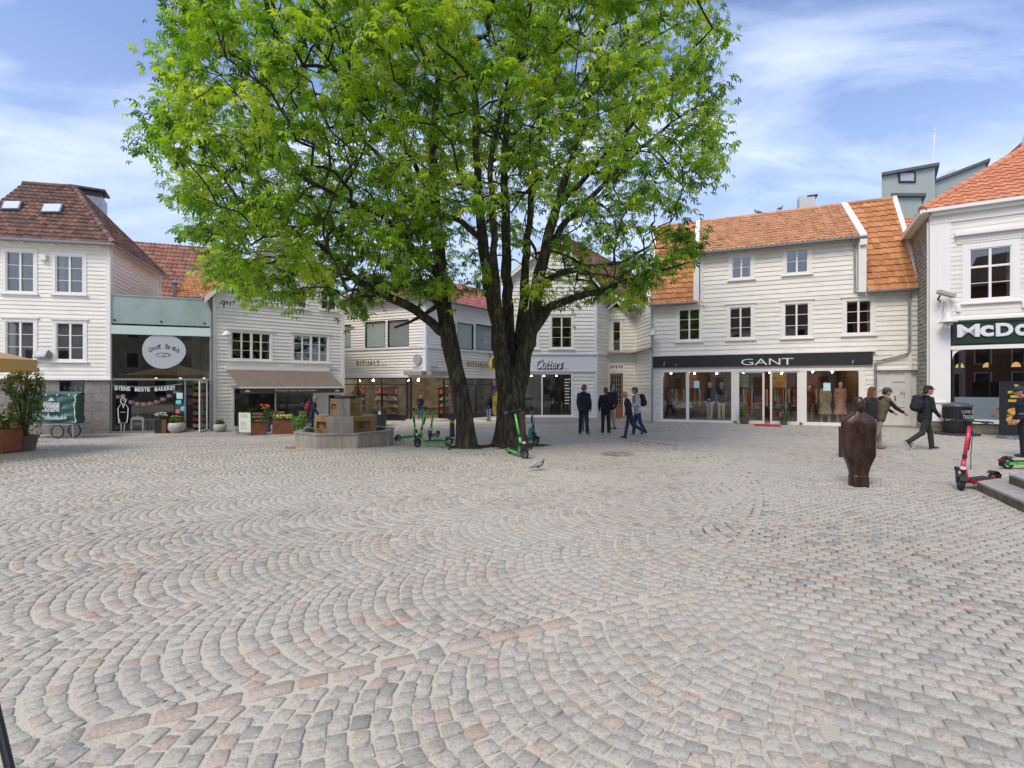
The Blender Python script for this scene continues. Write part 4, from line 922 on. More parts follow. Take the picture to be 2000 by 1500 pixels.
    do = d.build('door', WOOD, r); m = MB(); m.fbox(S2, a+.1, b-.1, c+.85, e-.1, -.055, -.045); m.build('pane', mat('dark_pane', (.03,.035,.04), .05), do)
    m = MB(); 
    for k in range(1,4): u = a+.1+(b-a-.2)*k/4; m.fbox(S2, u-.008, u+.008, c+.85, e-.1, -.045, -.035)
    for k in range(1,6): z = c+.85+(e-c-.95)*k/6; m.fbox(S2, a+.1, b-.1, z-.008, z+.008, -.044, -.034)
    m.build('lattice', mat('pale_lattice', (.4,.38,.33), .5), do)
    m = MB(); m.prism([(.1*math.cos(2*math.pi*k/20), .1*math.sin(2*math.pi*k/20)) for k in range(20)], lambda p, q, d_: S2.W((a+b)/2-.05+p, c+.98+q, d_), -.03, -.02); m.build('round_sticker', mat('teal_sticker', (.05,.4,.4), .5), do)
    t = MB(); t.fbox(S2, a-.09, a, c, e+.1, -.03, .04); t.fbox(S2, b, b+.09, c, e+.1, -.03, .04); t.fbox(S2, a-.3, b+.3, g0-.1, g0+.13, -.1, .35); t.build('door_frame', TRIM, r)
    room(S2, .05, S2.L-.02, g0, zc-.3, 1.0, INT, r, 'hallway'); room(S2, .05, S2.L-.02, zc+.1, z1, 1.0, INT, r)
    # barge boards and skewed roof
    ridge_dir = (P(1279,40)-P(1088,26)); ridge_dir.z = 0; ridge_dir.normalize(); n = 11.5
    EL = F.W(L+.28, ze-.1, .3); PK = F.W(L*.56, zp+.1, .3); m = MB(); tiles(m, EL, EL+ridge_dir*n, PK, PK+ridge_dir*n, .25, .34); 
    E3 = F.W(-.3, ze+.2, .3); bd = Vector((0,1,0)); tiles(m, E3+ridge_dir*n, E3, PK+ridge_dir*n, PK, .25, .34); ridge(m, PK, PK+ridge_dir*n); m.build('roof', TILE_BR, r)
    b = MB()
    for e in (EL, E3):
        q = [e-Vector((0,0,.24)), PK-Vector((0,0,.26)), PK+Vector((0,0,.05)), e+Vector((0,0,.05))]; b.hexa([v+Vector((0,.05,0)) for v in q]+q)
        b.quad(e-Vector((0,0,.05)), PK-Vector((0,0,.05)), PK+Vector((0,.3,-.05)), e+Vector((0,.3,-.05)))
    # small cross gable over the narrow window
    gA, gP, gB = S2.W(-.15, z1-.15, .3), S2.W(.45, z1+.35, .3), S2.W(1.15, z1-.35, .3)
    for e in (gA, gB):
        q = [e-Vector((0,0,.14)), gP-Vector((0,0,.16)), gP, e]; b.hexa([v+Vector((0,.05,0)) for v in q]+q)
    split_build(b, 'barge_board', TRIM, r)
    m = MB(); tiles(m, gB, gB+Vector((.2,3,0)), gP, gP+Vector((.2,3,0)), .25, .3); tiles(m, gA+Vector((.2,3,0)), gA, gP+Vector((.2,3,0)), gP, .25, .3)
    eA = c1+Vector((-.2,0,z1+.0)); eB = c3+Vector((.1,-.1,z1+.02)); m.build('gable_roof', TILE_BR, r)
    m = MB(); tiles(m, Vector((c2.x-.9,c2.y-.1,z1)), Vector((c3.x+.05,c3.y-.2,z1)), Vector((c2.x+2.0,c2.y+5,z1+3.2)), Vector((c3.x+2.2,c3.y+4,z1+3.2)), .25, .34); m.build('side_roof', TILE_BR, r)
    m = MB(); up = Vector((0,0,ze+.4)); a0, a1 = A+Vector((0,.05,-.5)), A+ridge_dir*8+Vector((0,0,-.5)); m.quad(a1, a0, a0+up, a1+up); b1 = B+ridge_dir*8+Vector((0,0,-.5)); m.quad(a1, b1, b1+up, a1+up); b0 = c1+Vector((0,.1,-.5)); m.quad(b0, b1, b1+up, b0+up); m.build('rear_walls', WHITE2, r)
    m = MB(); m.add([F.W(L,z1-.6,0), c1+Vector((0,0,z1-.6)), c1+Vector((0,0,z1+.5)), F.W(L,ze,0)], [(0,1,2,3)]); m.build('gable_infill', WHITE2, r)
house_cutters()

# ------------------------------------------------------------------ F: the long clothes shop house
def house_clothes():
    A, B = P(1275, 24.0), P(1780, 20.0); F = Fr(A, B); g0 = -.06; L = F.L; U, Z = F.U, F.Z
    r = empty('clothes_shop_house', (A.x+L/2*F.u.x, A.y+L/2*F.u.y, g0), 'long white boarded house with orange tile roof and black sign band over a clothes shop', 'house')
    um0, um1 = U(1368), U(1672); zl = 5.72; zm = 8.02; zr = 10.45; zs1 = 3.17
    rects = [F.rect(1326,604,1367,664), F.rect(1425,600,1468,660), F.rect(1532,593,1580,657), F.rect(1429,502,1467,543), F.rect(1535,488,1578,533), F.rect(1652,587,1702,651)]
    zg = Z(1755, 722); gate = (U(1714), U(1812)+.3, -.1, Z(1755, 725)); us0, us1 = U(1289), U(1690)
    front = (us0, us1, g0, Z(1490, 723))
    G2 = Fr(B, P(1818, 19.68)); Lg = G2.L
    m = MB(); poly = [(0,g0),(L,g0),(L,zl),(um1,zl),(um1,zm),(um0,zm),(um0,zl),(0,zl)]
    siding(m, F, poly, [hole(q,.02) for q in rects]+[front, (U(1712), L+1, -1, zg)], row=.205, t=.028)
    m.build('wall', WARMW, r)
    t = MB()
    t.fbox(F, um0-.02, um0+.12, zl, zm, -.02, .055); t.fbox(F, um1-.12, um1+.02, zl, zm, -.02, .055); t.fbox(F, -.02, .1, g0, zl, -.02, .055); t.fbox(F, L-.12, L+.02, zg, zl, -.02, .055)
    t.fbox(F, um0-.25, um1+.25, zm-.2, zm, 0, .1); t.fbox(F, 0, um0, zl-.16, zl, 0, .09); t.fbox(F, um1, L, zl-.16, zl, 0, .09); t.fbox(F, 0, U(1703)+.1, zs1, zs1+.05, 0, .16); t.fbox(F, U(1709), L, zg-.02, zg+.06, -.02, .07)
    t.build('trim_boards', TRIM2, r)
    for i, q in enumerate(rects): win(F, q, r, casing=.14, rows=3 if i not in (3,4) else 2, frame=TRIM, curtain=(0,0,.0,.15,0,.12)[i], head=True)
    room(F, .1, L-.1, 3.3, 5.5, 2.2, INT, r); room(F, um0+.1, um1-.1, 5.6, 7.9, 2.2, INT, r)
    # shop front
    zt = front[3]; fr = MB(); gl = MB(); fr.fbox(F, us0, us1, zt-.06, zt+.06, -.05, .07); fr.fbox(F, us0, U(1432), g0, g0+.17, -.06, .06); fr.fbox(F, U(1567), us1, g0, g0+.2, -.06, .06)
    for a, b in ((1289,1295),(1340,1346),(1428,1440),(1561,1575),(1677,1690)): fr.fbox(F, U(a), U(b), g0+.17, zt-.06, -.06, .055)
    fr.build('shop_front_frame', TRIM, r)
    for a, b in ((1295,1340),(1346,1428),(1575,1677)): gl.fbox(F, U(a), U(b), g0+.19, zt-.06, 0, .01)
    split_build(gl, 'shop_glass', SHOP, r)
    for a, b in ((1440,1493),(1504,1561)):
        d = MB(); ua, ub = U(a), U(b)
        for q in ((ua,ua+.08,g0+.02,zt-.06),(ub-.08,ub,g0+.02,zt-.06),(ua+.08,ub-.08,g0+.02,g0+.2),(ua+.08,ub-.08,zt-.12,zt-.06)): d.fbox(F, *q, -.05, .02)
        do = d.build('door', TRIM, r); m = MB(); m.fbox(F, ua+.08, ub-.08, g0+.2, zt-.12, -.02, -.01); m.build('pane', SHOP, do)
        m = MB(); uh = (ua+ub)/2+.05; m.tube([F.W(uh, .4, .04), F.W(uh, 1.75, .04)], .02, 6); m.build('handle', METAL, do)
    rm = room(F, us0+.02, us1-.02, g0, zt, 5.2, INTW, r, 'shop_interior')
    # sign
    s = empty('sign_board', F.W(U(1276), 2.6, .06), 'long black sign board with wide white letters over the clothes shop', 'sign')
    m = MB(); m.fbox(F, 0.0, U(1703), 2.62, zs1-.01, .02, .14); m.build('board', mat('sign_black'), s); q = F.rect(1447, 700.5, 1551, 713)
    WL = mat('letter_white')
    uu = q[0]
    for ch, w_ in (('G',.26),('A',.27),('N',.235),('T',.235)): text_obj(ch, (q[1]-q[0])*(w_-.025), q[3]-q[2], F, uu, q[2], .142, WL, 'letter', s, extr=.02, bold=-.004); uu += (q[1]-q[0])*w_
    m = MB()
    for px, h in ((1297,.22),(1320,.12),(1536,.1),(1663,.15)): m.tube([F.W(U(px), 2.68, .15), F.W(U(px)+.04, 2.68+h, .15)], .009, 4)
    split_build(m, 'scratch_mark', TRIM, s)
    # roof pieces: long low slopes at both ends, raised middle
    ov = .3; dp = 3.0
    def EV(u, z, o=ov): return F.W(u, z, o)
    def RG(u): return F.W(u, zr, -dp)
    m = MB(); tiles(m, EV(-.1,zl-.05), EV(um0-.12,zl-.05), RG(-.1), RG(um0-.12), .24, .34); ridge(m, RG(-.1), RG(um0))
    m.build('left_roof', TILE_OR, r)
    m = MB(); tiles(m, EV(um0-.1,zm-.03,.33), EV(um1+.05,zm-.03,.33), RG(um0-.1), RG(um1+.05), .2, .3); ridge(m, RG(um0), RG(um1)); m.build('middle_roof', TILE_OR2, r)
    m = MB(); tiles(m, EV(um1+.35,zl-.05), EV(L+.18,zl-.05), RG(um1+.35), RG(L+.18), .27, .36, amp=.04); ridge(m, RG(um1+.2), RG(L+.18)); m.build('right_roof', TILE_OR, r)
    m = MB(); BKe = 6.2
    m.quad(F.W(-.1,zl,-BKe), F.W(L+.2,zl,-BKe), RG(L+.2), RG(-.1)); m.build('rear_roof', TILE_OR, r)
    b = MB()
    def barge(u0, u1, zlo, o, zhi=zr):
        p0, p1 = F.W(u0, zlo, o), F.W(u0, zhi+.13, -dp); q0, q1 = F.W(u1, zlo, o), F.W(u1, zhi+.13, -dp); dn = Vector((0,0,-.3)); b.hexa([p0+dn, q0+dn, q1+dn, p1+dn, p0+Vector((0,0,.14)), q0+Vector((0,0,.14)), q1, p1])
    barge(L+.16, L+.34, zl-.05, ov); barge(um0-.3, um0-.08, zm-.1, .42); barge(um1+.05, um1+.3, zm-.1, .42); barge(-.3, -.1, zl-.05, ov)
    b.fbox(F, um0-.3, um0-.05, zl-.05, zm-.1, -.02, .30)
    b.fbox(F, um1+.03, um1+.3, zl-.05, zm-.1, -.02, .30)
    split_build(b, 'barge_board', TRIM, r)
    ck = MB()   # cheeks of the raised middle, gable ends
    ck.add([F.W(um0,zl,0),F.W(um0,zm,0),RG(um0)], [(0,1,2)]); ck.add([F.W(um1,zl,0),F.W(um1,zm,0),RG(um1)], [(0,1,2)])
    for u in (0.0, L-.02): ck.add([F.W(u,-.5,-.05),F.W(u,zl,-.05),RG(u),F.W(u,zl,-BKe),F.W(u,-.5,-BKe)], [(0,1,2,3,4)])
    ck.quad(F.W(0,-.5,-BKe), F.W(L,-.5,-BKe), F.W(L,zl,-BKe), F.W(0,zl,-BKe)); ck.build('rear_walls', WARMW, r)
    g = MB(); g.tube([EV(um0-.15,zm-.08,.4), EV(um1+.3,zm-.08,.4)], .065, 8); g.tube([EV(-.1,zl-.08,ov+.06), EV(um0-.2,zl-.08,ov+.06)], .06, 8); g.tube([EV(um1+.3,zl-.08,ov+.06), EV(L+.1,zl-.08,ov+.06)], .06, 8)
    g.build('gutter', GUT, r)
    # down pipes
    m = MB(); m.tube([F.W(U(1663),zm-.1,.4), F.W(U(1668),zm-.35,.1), F.W(U(1669),zl+.1,.1), F.W(U(1677),zl-.1,.2)], .04, 8); m.build('short_downpipe', METAL, r)
    m = MB(); m.tube([F.W(U(1772),zl-.1,.3), F.W(U(1774),zl-.4,.12), F.W(U(1774),Z(1774,683),.12), F.W(U(1770),Z(1770,690),.12), F.W(U(1714),Z(1714,704),.14), F.W(U(1708),Z(1708,709),.14), F.W(U(1708),-.05,.14)], .045, 8)
    tag(rebase(m.build('downpipe', METAL)), 'cranked grey downpipe crossing the wall above the gate', 'downpipe')
    m = MB(); m.tube([F.W(-.02,-.1,.12), F.W(-.02,zl-.2,.12)], .045, 8); m.lathe([(.09,0),(.09,.1)], 8, F.W(-.02, -.08, .12))
    tag(rebase(m.build('downpipe', METAL)), 'straight grey downpipe between the barber house and the clothes shop', 'downpipe')
    # gate
    gt = MB(); GW = mat('gate_paint', (.62,.60,.55), .6, col2=(.45,.43,.38), scale=2.5, detail=8, lo=.5, hi=.85); zgt = zg-.03; ua, ub = U(1712), L; um = U(1742)
    gt.fbox(F, ua, ub, .08, zgt, -.14, -.08)
    gt.fbox(G2, 0, Lg, -.3, zgt, -.14, -.08)
    for q in ((ua,ua+.09,.08,zgt),(um-.05,um+.05,.08,zgt),(ub-.2,ub,.08,zgt),(ua+.09,um-.05,zgt-.1,zgt),(um+.05,ub-.2,zgt-.1,zgt),(ua+.09,um-.05,1.55,1.63),(um+.05,ub-.2,1.9,1.98),(um+.05,ub-.2,.85,.93),(ua+.09,um-.05,.08,.2),(um+.05,ub-.2,.08,.2)): gt.fbox(F, *q, -.08, -.045)
    go = gt.build('gate', GW, r)
    gf = MB()
    rs = random.Random(5)
    for k in range(34):
        cx_, cz_ = um+.35+rs.random()*.75, .95+rs.random()*.75
        pts = [F.W(cx_+rs.uniform(-.14,.14), cz_+rs.uniform(-.14,.14), -.078) for _ in range(4)]
        gf.tube(pts, .006, 4, cap=False)
    gf.build('scribbles', mat('ink', (.06,.06,.06), .7), go)
    m = MB(); 
    for z in (1.28, 1.16): m.ell(F.W(um+.12, z, -.03), (.03,.03,.03), 8, 6)
    m.build('lock', DARK, go)
    m = MB(); m.fbox(F, ua-.1, L+.05, -.35, .07, -.2, .03); m.fbox(G2, 0, Lg, -.35, .07, -.2, .028); m.build('stone_sill', STONE, r)
    # annex boards above the gate
    m = MB(); za = Z(1785, 571); siding(m, G2, [(0,zg),(Lg+.3,zg),(Lg+.3,za),(0,za)], [], row=.2, t=.036, base=.12); m.fbox(G2, 0, Lg+.3, zg-.02, zg+.06, -.02, .17)
    m.fbox(G2, 0, Lg+.3, za, za+.05, -1.2, .18); m.quad(G2.W(0,zg,0), G2.W(0,za,0), G2.W(0,za,.14), G2.W(0,zg,.14)); m.build('annex_wall', mat('mossy_white', (.66,.64,.57), .6, col2=(.25,.27,.12), scale=2.5, detail=9, lo=.55, hi=.8), r)
    # chimney behind the ridge
    p0 = P3(1577, 410, 25.5); c = MB(); c.M = Matrix.Translation((p0.x, p0.y, 0)) @ Matrix.Rotation(R(-22), 4, 'Z'); zt_ = P3(0, 391, 25.5).z
    c.hexa([(-.42,-.4,9.2),(.42,-.4,9.2),(.42,.4,9.2),(-.42,.4,9.2),(-.42,-.4,zt_+.15),(.25,-.4,zt_-.1),(.25,.4,zt_-.1),(-.42,.4,zt_+.15)]); c.box(.0,.3,-.3,.3,zt_-.2,zt_+.1); co = c.build('chimney', mat('pale_render', (.55,.56,.55), .7), r)
    c = MB(); c.M = Matrix.Translation((p0.x, p0.y, 0)) @ Matrix.Rotation(R(-22), 4, 'Z'); c.box(-.05,.42,-.35,.35,zt_+.1,zt_+.14); c.build('chimney_cap', DARK, co)
    return F, U, Z, zt, g0
FC, UC, ZC, ZT, GC = house_clothes()

# interior of the clothes shop: racks, garments, lamps
def clothes_interior():
    F, U = FC, UC; cs = [(.5,.1,.04),(.55,.33,.12),(.12,.16,.25),(.6,.55,.45),(.35,.08,.08),(.1,.1,.1),(.5,.42,.28),(.2,.3,.3)]
    labs = ['clothes rack of warm coloured garments behind the far left window', 'clothes rack behind the window with the blue notice', 'clothes rack seen through the left door', 'clothes rack seen through the right door', 'clothes rack beside the red jacket display in the right window']
    for i, (px, o) in enumerate(((1318,-2.6),(1372,-3.2),(1458,-3.4),(1535,-3.6),(1592,-2.4))):
        u = U(px); s = empty('clothes_rack', F.W(u, GC, o), labs[i], 'rack', 'clothes racks in the shop')
        m = MB(); m.tube([F.W(u-.6,GC,o), F.W(u-.6,GC+1.7,o), F.W(u+.6,GC+1.7,o), F.W(u+.6,GC,o)], .02, 6); m.build('rail', DARK, s)
        for k in range(9):
            m = MB(); uu = u-.52+k*.125; h = rng.uniform(.6,.9); m.M = None
            m.hexa([F.W(uu,GC+1.62-h,o+.26),F.W(uu+.1,GC+1.62-h,o+.26),F.W(uu+.1,GC+1.62-h,o-.22),F.W(uu,GC+1.62-h,o-.22),F.W(uu+.02,GC+1.62,o+.16),F.W(uu+.08,GC+1.62,o+.16),F.W(uu+.08,GC+1.62,o-.14),F.W(uu+.02,GC+1.62,o-.14)])
            m.build('garment', mat('garment_%s' % 'abcdefgh'[(k+i) % 8], cs[(k+i) % 8], .9), s)
    for i, px in enumerate((1305, 1352, 1400, 1455, 1515, 1545, 1600, 1650)):
        m = MB(); c0 = F.W(U(px), ZT-.06, -1.6-.9*(i % 3)); m.lathe([(.028,-.03),(.035,0),(.03,.03)], 10, c0)
        tag(rebase(m.build('shop_lamp', mat('shop_bulb', (1,.8,.5), .5, emit=((1,.68,.36), 160)))), 'small warm ceiling lamp inside the clothes shop, '+('above the far left window','left of the blue notice','above the dark blazer','above the left door','above the right door','at the right end of the doorway','above the orange mannequin','above the flowery dress')[i], 'lamp', 'ceiling lamps in the clothes shop')
    for i, (px, z, w, h, c) in enumerate(((1340,1.7,.7,.9,(.5,.25,.1)),(1460,1.75,.6,.7,(.2,.3,.25)),(1545,1.7,.8,.9,(.5,.35,.15)),(1625,1.6,.9,.9,(.3,.12,.07)))):
        u = U(px); m = MB(); m.fbox(F, u-w/2, u+w/2, z-.1, z+h-.1, -5.1, -5.05); m.fbox(F, u-w/2+.08, u+w/2-.08, z-.02, z+h-.18, -5.05, -5.03); tag(rebase(m.build('wall_picture', mat('pic%d' % i, c, .5, col2=tuple(min(1,x*1.9) for x in c), scale=5))), ('amber', 'green', 'ochre', 'brown')[i]+' framed picture on the back wall of the clothes shop', 'picture')
    for i, px in enumerate((1330, 1470, 1530)):
        u = U(px); t = empty('display_table', F.W(u, GC, -2.0), ('low white shelf display behind the left window', 'dark display table behind the left door', 'dark display table behind the right door')[i], 'table', 'display tables in the clothes shop')
        m = MB(); m.fbox(F, u-.45, u+.45, GC+.68, GC+.74, -2.4, -1.6); m.build('table_top', TRIM if i == 0 else mat('cafe_wood'), t)
        for a, b in ((-.42,-2.36),(.38,-2.36),(-.42,-1.66),(.38,-1.66)): m = MB(); m.fbox(F, u+a, u+a+.04, GC, GC+.68, b, b+.04); m.build('leg', DARK, t)
        m = MB()
        for k in range(3): m.fbox(F, u-.4+k*.28, u-.16+k*.28, GC+.74, GC+.74+.06*(k+1), -2.2, -1.8)
        m.build('folded_clothes', mat('garment_%s' % 'dah'[i], cs[(0,3,7)[i]], .9), t)
    for i, (x0,y0,x1,y1) in enumerate(((1355,744,1366,758),(1608,748,1622,763))):
        q = F.rect(x0,y0,x1,y1); m = MB(); m.fbox(F, q[0], q[1], q[2], q[3], .012, .018); tag(rebase(m.build('window_notice', mat('notice_blue', (.45,.68,.74), .6, col2=(.62,.78,.8), scale=14))), ('pale blue paper notice on the left clothes shop window', 'pale blue paper notice on the right clothes shop window')[i], 'notice')
clothes_interior()

# ------------------------------------------------------------------ H: right-hand restaurant house
def house_restaurant():
    A, B = P(1818, 17.95), P(2120, 15.98); F = Fr(A, B); g0 = -.03; L = F.L; U, Z = F.U, F.Z; bk = -F.n
    r = empty('restaurant_house', (A.x, A.y, g0), 'white house with bright orange hipped roof and dark green restaurant sign at far right', 'house')
    ze = Z(1818, 412)-.12; zst = Z(1840, 823); zs0, zs1 = Z(1930, 670.5), Z(1930, 622); pil = U(1856)
    w = F.rect(1893,483,1976,583); sw = (U(1858), L, zst, zs0-.2)
    m = MB(); siding(m, F, [(pil,zs1),(L,zs1),(L,ze),(pil,ze)], [hole(w,.02)], row=.165, t=.014); m.build('wall', WHITE2, r)
    S = Fr(A+bk*6, A); m = MB(); siding(m, S, [(0,-.3),(S.L,-.3),(S.L,ze),(0,ze)], [], row=.16, t=.03); m.build('side_wall', MOSSB, r)
    t = MB(); t.fbox(F, -.04, pil, zst, ze, -.05, .045); t.fbox(F, .18, pil-.15, 4.0, ze-.6, .045, .06); t.fbox(F, .12, pil-.12, 1.1, 1.16, .045, .09); t.fbox(F, .0, L, ze-.12, ze+.12, 0, .22); t.fbox(F, 0, L, ze-.4, ze-.12, 0, .06)
    t.fbox(F, pil, L, zs0-.2, zs0-.06, -.02, .10); t.fbox(F, pil, L, zs1-.03, zs1+.05, 0, .13); t.fbox(F, pil, L, zst-.04, zst+.1, -.04, .07); t.build('trim_boards', mat('bright_trim', (.83,.81,.76), .5), r)
    # window with carved head
    ww = win(F, w, r, rows=3, cols=2, casing=.2, transom=.64, curtain=.07, head=False, frame=mat('bright_trim'))
    hd = MB(); hd.fbox(F, w[0]-.42, w[1]+.42, w[3]+.5, w[3]+.6, 0, .2); hd.fbox(F, w[0]-.35, w[1]+.35, w[3]+.22, w[3]+.5, 0, .05)
    u = w[0]-.32
    while u < w[1]+.3: hd.tube([F.W(u, w[3]+.28, .06), F.W(u+.05, w[3]+.33, .06), F.W(u+.1, w[3]+.28, .06)], .014, 5); u += .1
    for uu in (w[0]-.3, w[1]+.3): hd.fbox(F, uu-.06, uu+.06, w[2]-.4, w[2]-.2, 0, .1)
    split_build(hd, 'window_head_piece', mat('bright_trim'), r); room(F, pil, L-.1, zs1, ze, 2.5, INT, r)
    # sign
    s = empty('sign_board', F.W(U(1858), zs0, .1), 'dark green sign board with bold white letters over the restaurant window', 'sign')
    m = MB(); m.fbox(F, U(1858), L, zs0, zs1-.03, .02, .1); m.fbox(F, U(1858), L, zs1-.12, zs1-.03, .1, .14); m.fbox(F, U(1858), L, zs0, zs0+.1, .1, .125); m.build('board', mat('sign_green', (.015,.045,.025), .45, col2=(.01,.03,.017), scale=5), s)
    q = F.rect(1868, 634, 1910, 659); zb_ = q[2]; h = q[3]-q[2]; WL = mat('sign_letters', (.72,.73,.76), .5)
    for ch, x0, x1, sc in (('M',1867,1911,1.0),('c',1911,1938,.86),('D',1942,1976,1.0),('o',1979,2008,.88),('n',2012,2040,.86),('a',2043,2068,.88),('l',2071,2080,1.05),('d',2083,2110,1.05)):
        z0 = F.Z((x0+x1)/2, 659-(x0-1868)*.025); text_obj(ch, F.U(x1)-F.U(x0), h*sc, F, F.U(x0), z0, .12, WL, 'letter', s, extr=.04, bold=.02 if ch == 'M' else .04)
    # shop window
    fr = MB(); gl = MB(); ua = U(1858)+.02
    fr.fbox(F, ua, ua+.06, zst+.1, zs0-.2, -.05, .03); 
    for px in (1933, 2000, 2070): fr.fbox(F, U(px)-.02, U(px)+.02, zst+.1, zs0-.2, -.05, .0)
    fr.build('shop_front_frame', DARK, r); gl.fbox(F, ua+.06, L, zst+.1, zs0-.2, -.012, 0); gl.build('shop_glass', glass('dark_shop_glass', (.75,.78,.78), .17), r)
    m = MB(); m.fbox(F, ua+.06, L, zst+.1, Z(1930, 776), .003, .008); m.build('frosted_band', mat('frosted_film', (.17,.22,.24), .35), r)
    m = MB(); pts = [(1940,812),(1943,798),(1948,794),(1953,798),(1956,811)]; m.tube([F.W(U(x), Z(x,y), .012) for x, y in pts], .035, 6)
    for x, y in ((1964,0),): pts = [(1957,811),(1960,798),(1965,794),(1970,798)]; m.tube([F.W(U(x), Z(x,y), .012) for x, y in pts], .03, 6)
    tag(rebase(m.build('window_arches', mat('arch_fade', (.45,.16,.10), .5, col2=(.15,.22,.24), scale=3))), 'faded double arch marks on the frosted restaurant window', 'decal')
    cb = MB()   # curved corner bracket
    pts = [(0,0)]+[(.32*(1-math.cos(R(a))), -.32*(1-math.sin(R(a)))*1.0) for a in range(90, -1, -15)]
    pts = [(0,0),(.34,0)]+[(.34-.34*math.sin(R(a)), -.34+.34*math.cos(R(a))) for a in range(0, 91, 15)][0:]
    cb.prism([(0,0)]+[(.34-.34*math.sin(R(a)), -.34+.34*math.cos(R(a))) for a in range(0, 91, 15)], lambda p, q_, d: F.W(ua+p, zs0-.2+q_, d), .0, .06); cb.build('corner_bracket', mat('bright_trim'), r)
    room(F, ua, L, g0, zs0-.2, 5, mat('dim_restaurant', (.26,.26,.25), .7), r, 'restaurant_interior')
    m = MB()
    for k in range(4): m.fbox(F, ua+.5+k*1.0, ua+.56+k*1.0, g0, 2.9, -1.5-.4*k, -1.44-.4*k)
    m.fbox(F, ua+.2, L, 1.05, 1.12, -1.2, -.7); m.build('counter_and_posts', DARK, r)
    for k in range(4):
        m = MB(); c0 = F.W(ua+.7+k*.8, 2.55, -2.2); m.lathe([(.14,-.1),(.1,.02),(.02,.08)], 12, c0); m.build('interior_lamp', mat('amber_shade', (.6,.3,.08), .5, emit=((1,.55,.2), 1.2)), r)
    st = MB(); u = 0; rs = random.Random(3)
    for j in range(3):
        u = -.1*j
        while u < L: l = rs.uniform(.25,.5); st.fbox(F, max(u,0)+.005, u+l-.005, g0-.1+j*.18, g0-.1+j*.18+.172, -.3, .01+rs.random()*.02, rs.random()); u += l
    st.fbox(F, .01, L, g0-.1, zst-.04, -.3, 0); st.build('stone_base', mat('rubble_wall', rough=.9, attr=[(.16,.15,.12),(.24,.22,.18),(.13,.14,.09)], col2=(.09,.1,.05), scale=4, bump=.5), r)
    # roof
    ov = .3; C0 = A+F.n*ov-F.u*ov; C0.z = ze+.12; E1 = F.W(L+.25, ze+.12, ov); AP = F.W(5, 12.25, -5); AR = F.W(L+.25, 12.25, -5); E2 = A+bk*9-F.u*ov; E2.z = ze+.12; A2 = AP+bk*4
    m = MB(); tiles(m, C0, E1, AP, AR, .3, .36, amp=.045); tiles(m, E2, C0, A2, AP, .3, .36, amp=.045); ridge(m, C0, AP, .14, .42); m.build('roof', TILE_NEW, r)
    g = MB(); g.fbox(F, -ov, L, ze+.0, ze+.11, .22, ov+.06); g.build('gutter', mat('bright_trim'), r)
    m = MB(); p = [C0-Vector((0,0,.14)), E2-Vector((0,0,.14)), E2+Vector((0,0,.0)), C0]; m.hexa([v-F.u*.0 for v in p]+[v-F.u*.06 for v in p]); m.quad(C0-Vector((0,0,.1)), E2-Vector((0,0,.1)), A+bk*9+Vector((0,0,ze+.02)), A+Vector((0,0,ze+.02))); m.build('side_barge_board', mat('bright_trim'), r)
    body(F, 9, ze, r, WHITE2, left=False); m = MB(); m.add([F.W(L,ze,0), F.W(L,12.2,-5), F.W(L,ze,-9)], [(0,1,2)]); m.build('gable', WHITE2, r); m = MB(); tiles(m, F.W(L+.25,ze+.12,-9.3), E2, AR, AP, .3, .36, amp=.045); m.build('rear_roof', TILE_NEW, r)
    # lamp, cameras
    c0 = F.W(U(1846), Z(1846, 629), .42); l = empty('wall_lamp', c0, 'white bell shaped lamp on a curved bracket on the restaurant corner', 'lamp')
    m = MB(); m.lathe([(.27,-.06),(.25,-.03),(.14,.1),(.06,.24),(.03,.33)], 20, c0); m.build('lamp_shade', mat('lamp_white', (.7,.68,.62), .4), l, True)
    m = MB(); m.lathe([(.02,-.2),(.12,-.14),(.14,-.06)], 14, c0); m.build('glass_bowl', mat('opal', (.6,.55,.5), .2), l, True)
    m = MB(); h0 = c0+Vector((0,0,.3)); m.tube([h0, h0+Vector((0,0,.2)), h0+Vector((-.03,0,.42)), h0+Vector((-.12,.02,.42)), Vector((F.W(U(1841),0,.1).x, F.W(U(1841),0,.1).y, h0.z+.15)), Vector((F.W(U(1841),0,.06).x, F.W(U(1841),0,.06).y, h0.z-.5))], .022, 8); m.build('bracket', mat('lamp_white'), l)
    c0 = F.W(U(1843), Z(1843, 577), .35); cc = empty('security_camera', c0, 'grey security camera above the bell lamp on the restaurant corner', 'camera')
    m = MB(); m.M = Matrix.Translation(c0) @ Matrix.Rotation(R(16), 4, 'Y'); m.box(-.3,.3,-.09,.09,-.06,.06); m.build('housing', mat('camera_beige', (.42,.42,.36), .5), cc)
    m = MB(); m.tube([c0+Vector((-.22,0,-.05)), c0+Vector((-.26,.05,-.2)), F.W(U(1836), Z(1836,588), .04)], .03, 6); m.build('bracket', DARK, cc)
    # corner pipe on the left
    m = MB(); m.tube([F.W(-.09, -.05, .02), F.W(-.09, ze-.3, .02)], .03, 6); tag(rebase(m.build('downpipe', mat('lamp_white'))), 'thin pale pipe running down the restaurant corner', 'downpipe')
house_restaurant()

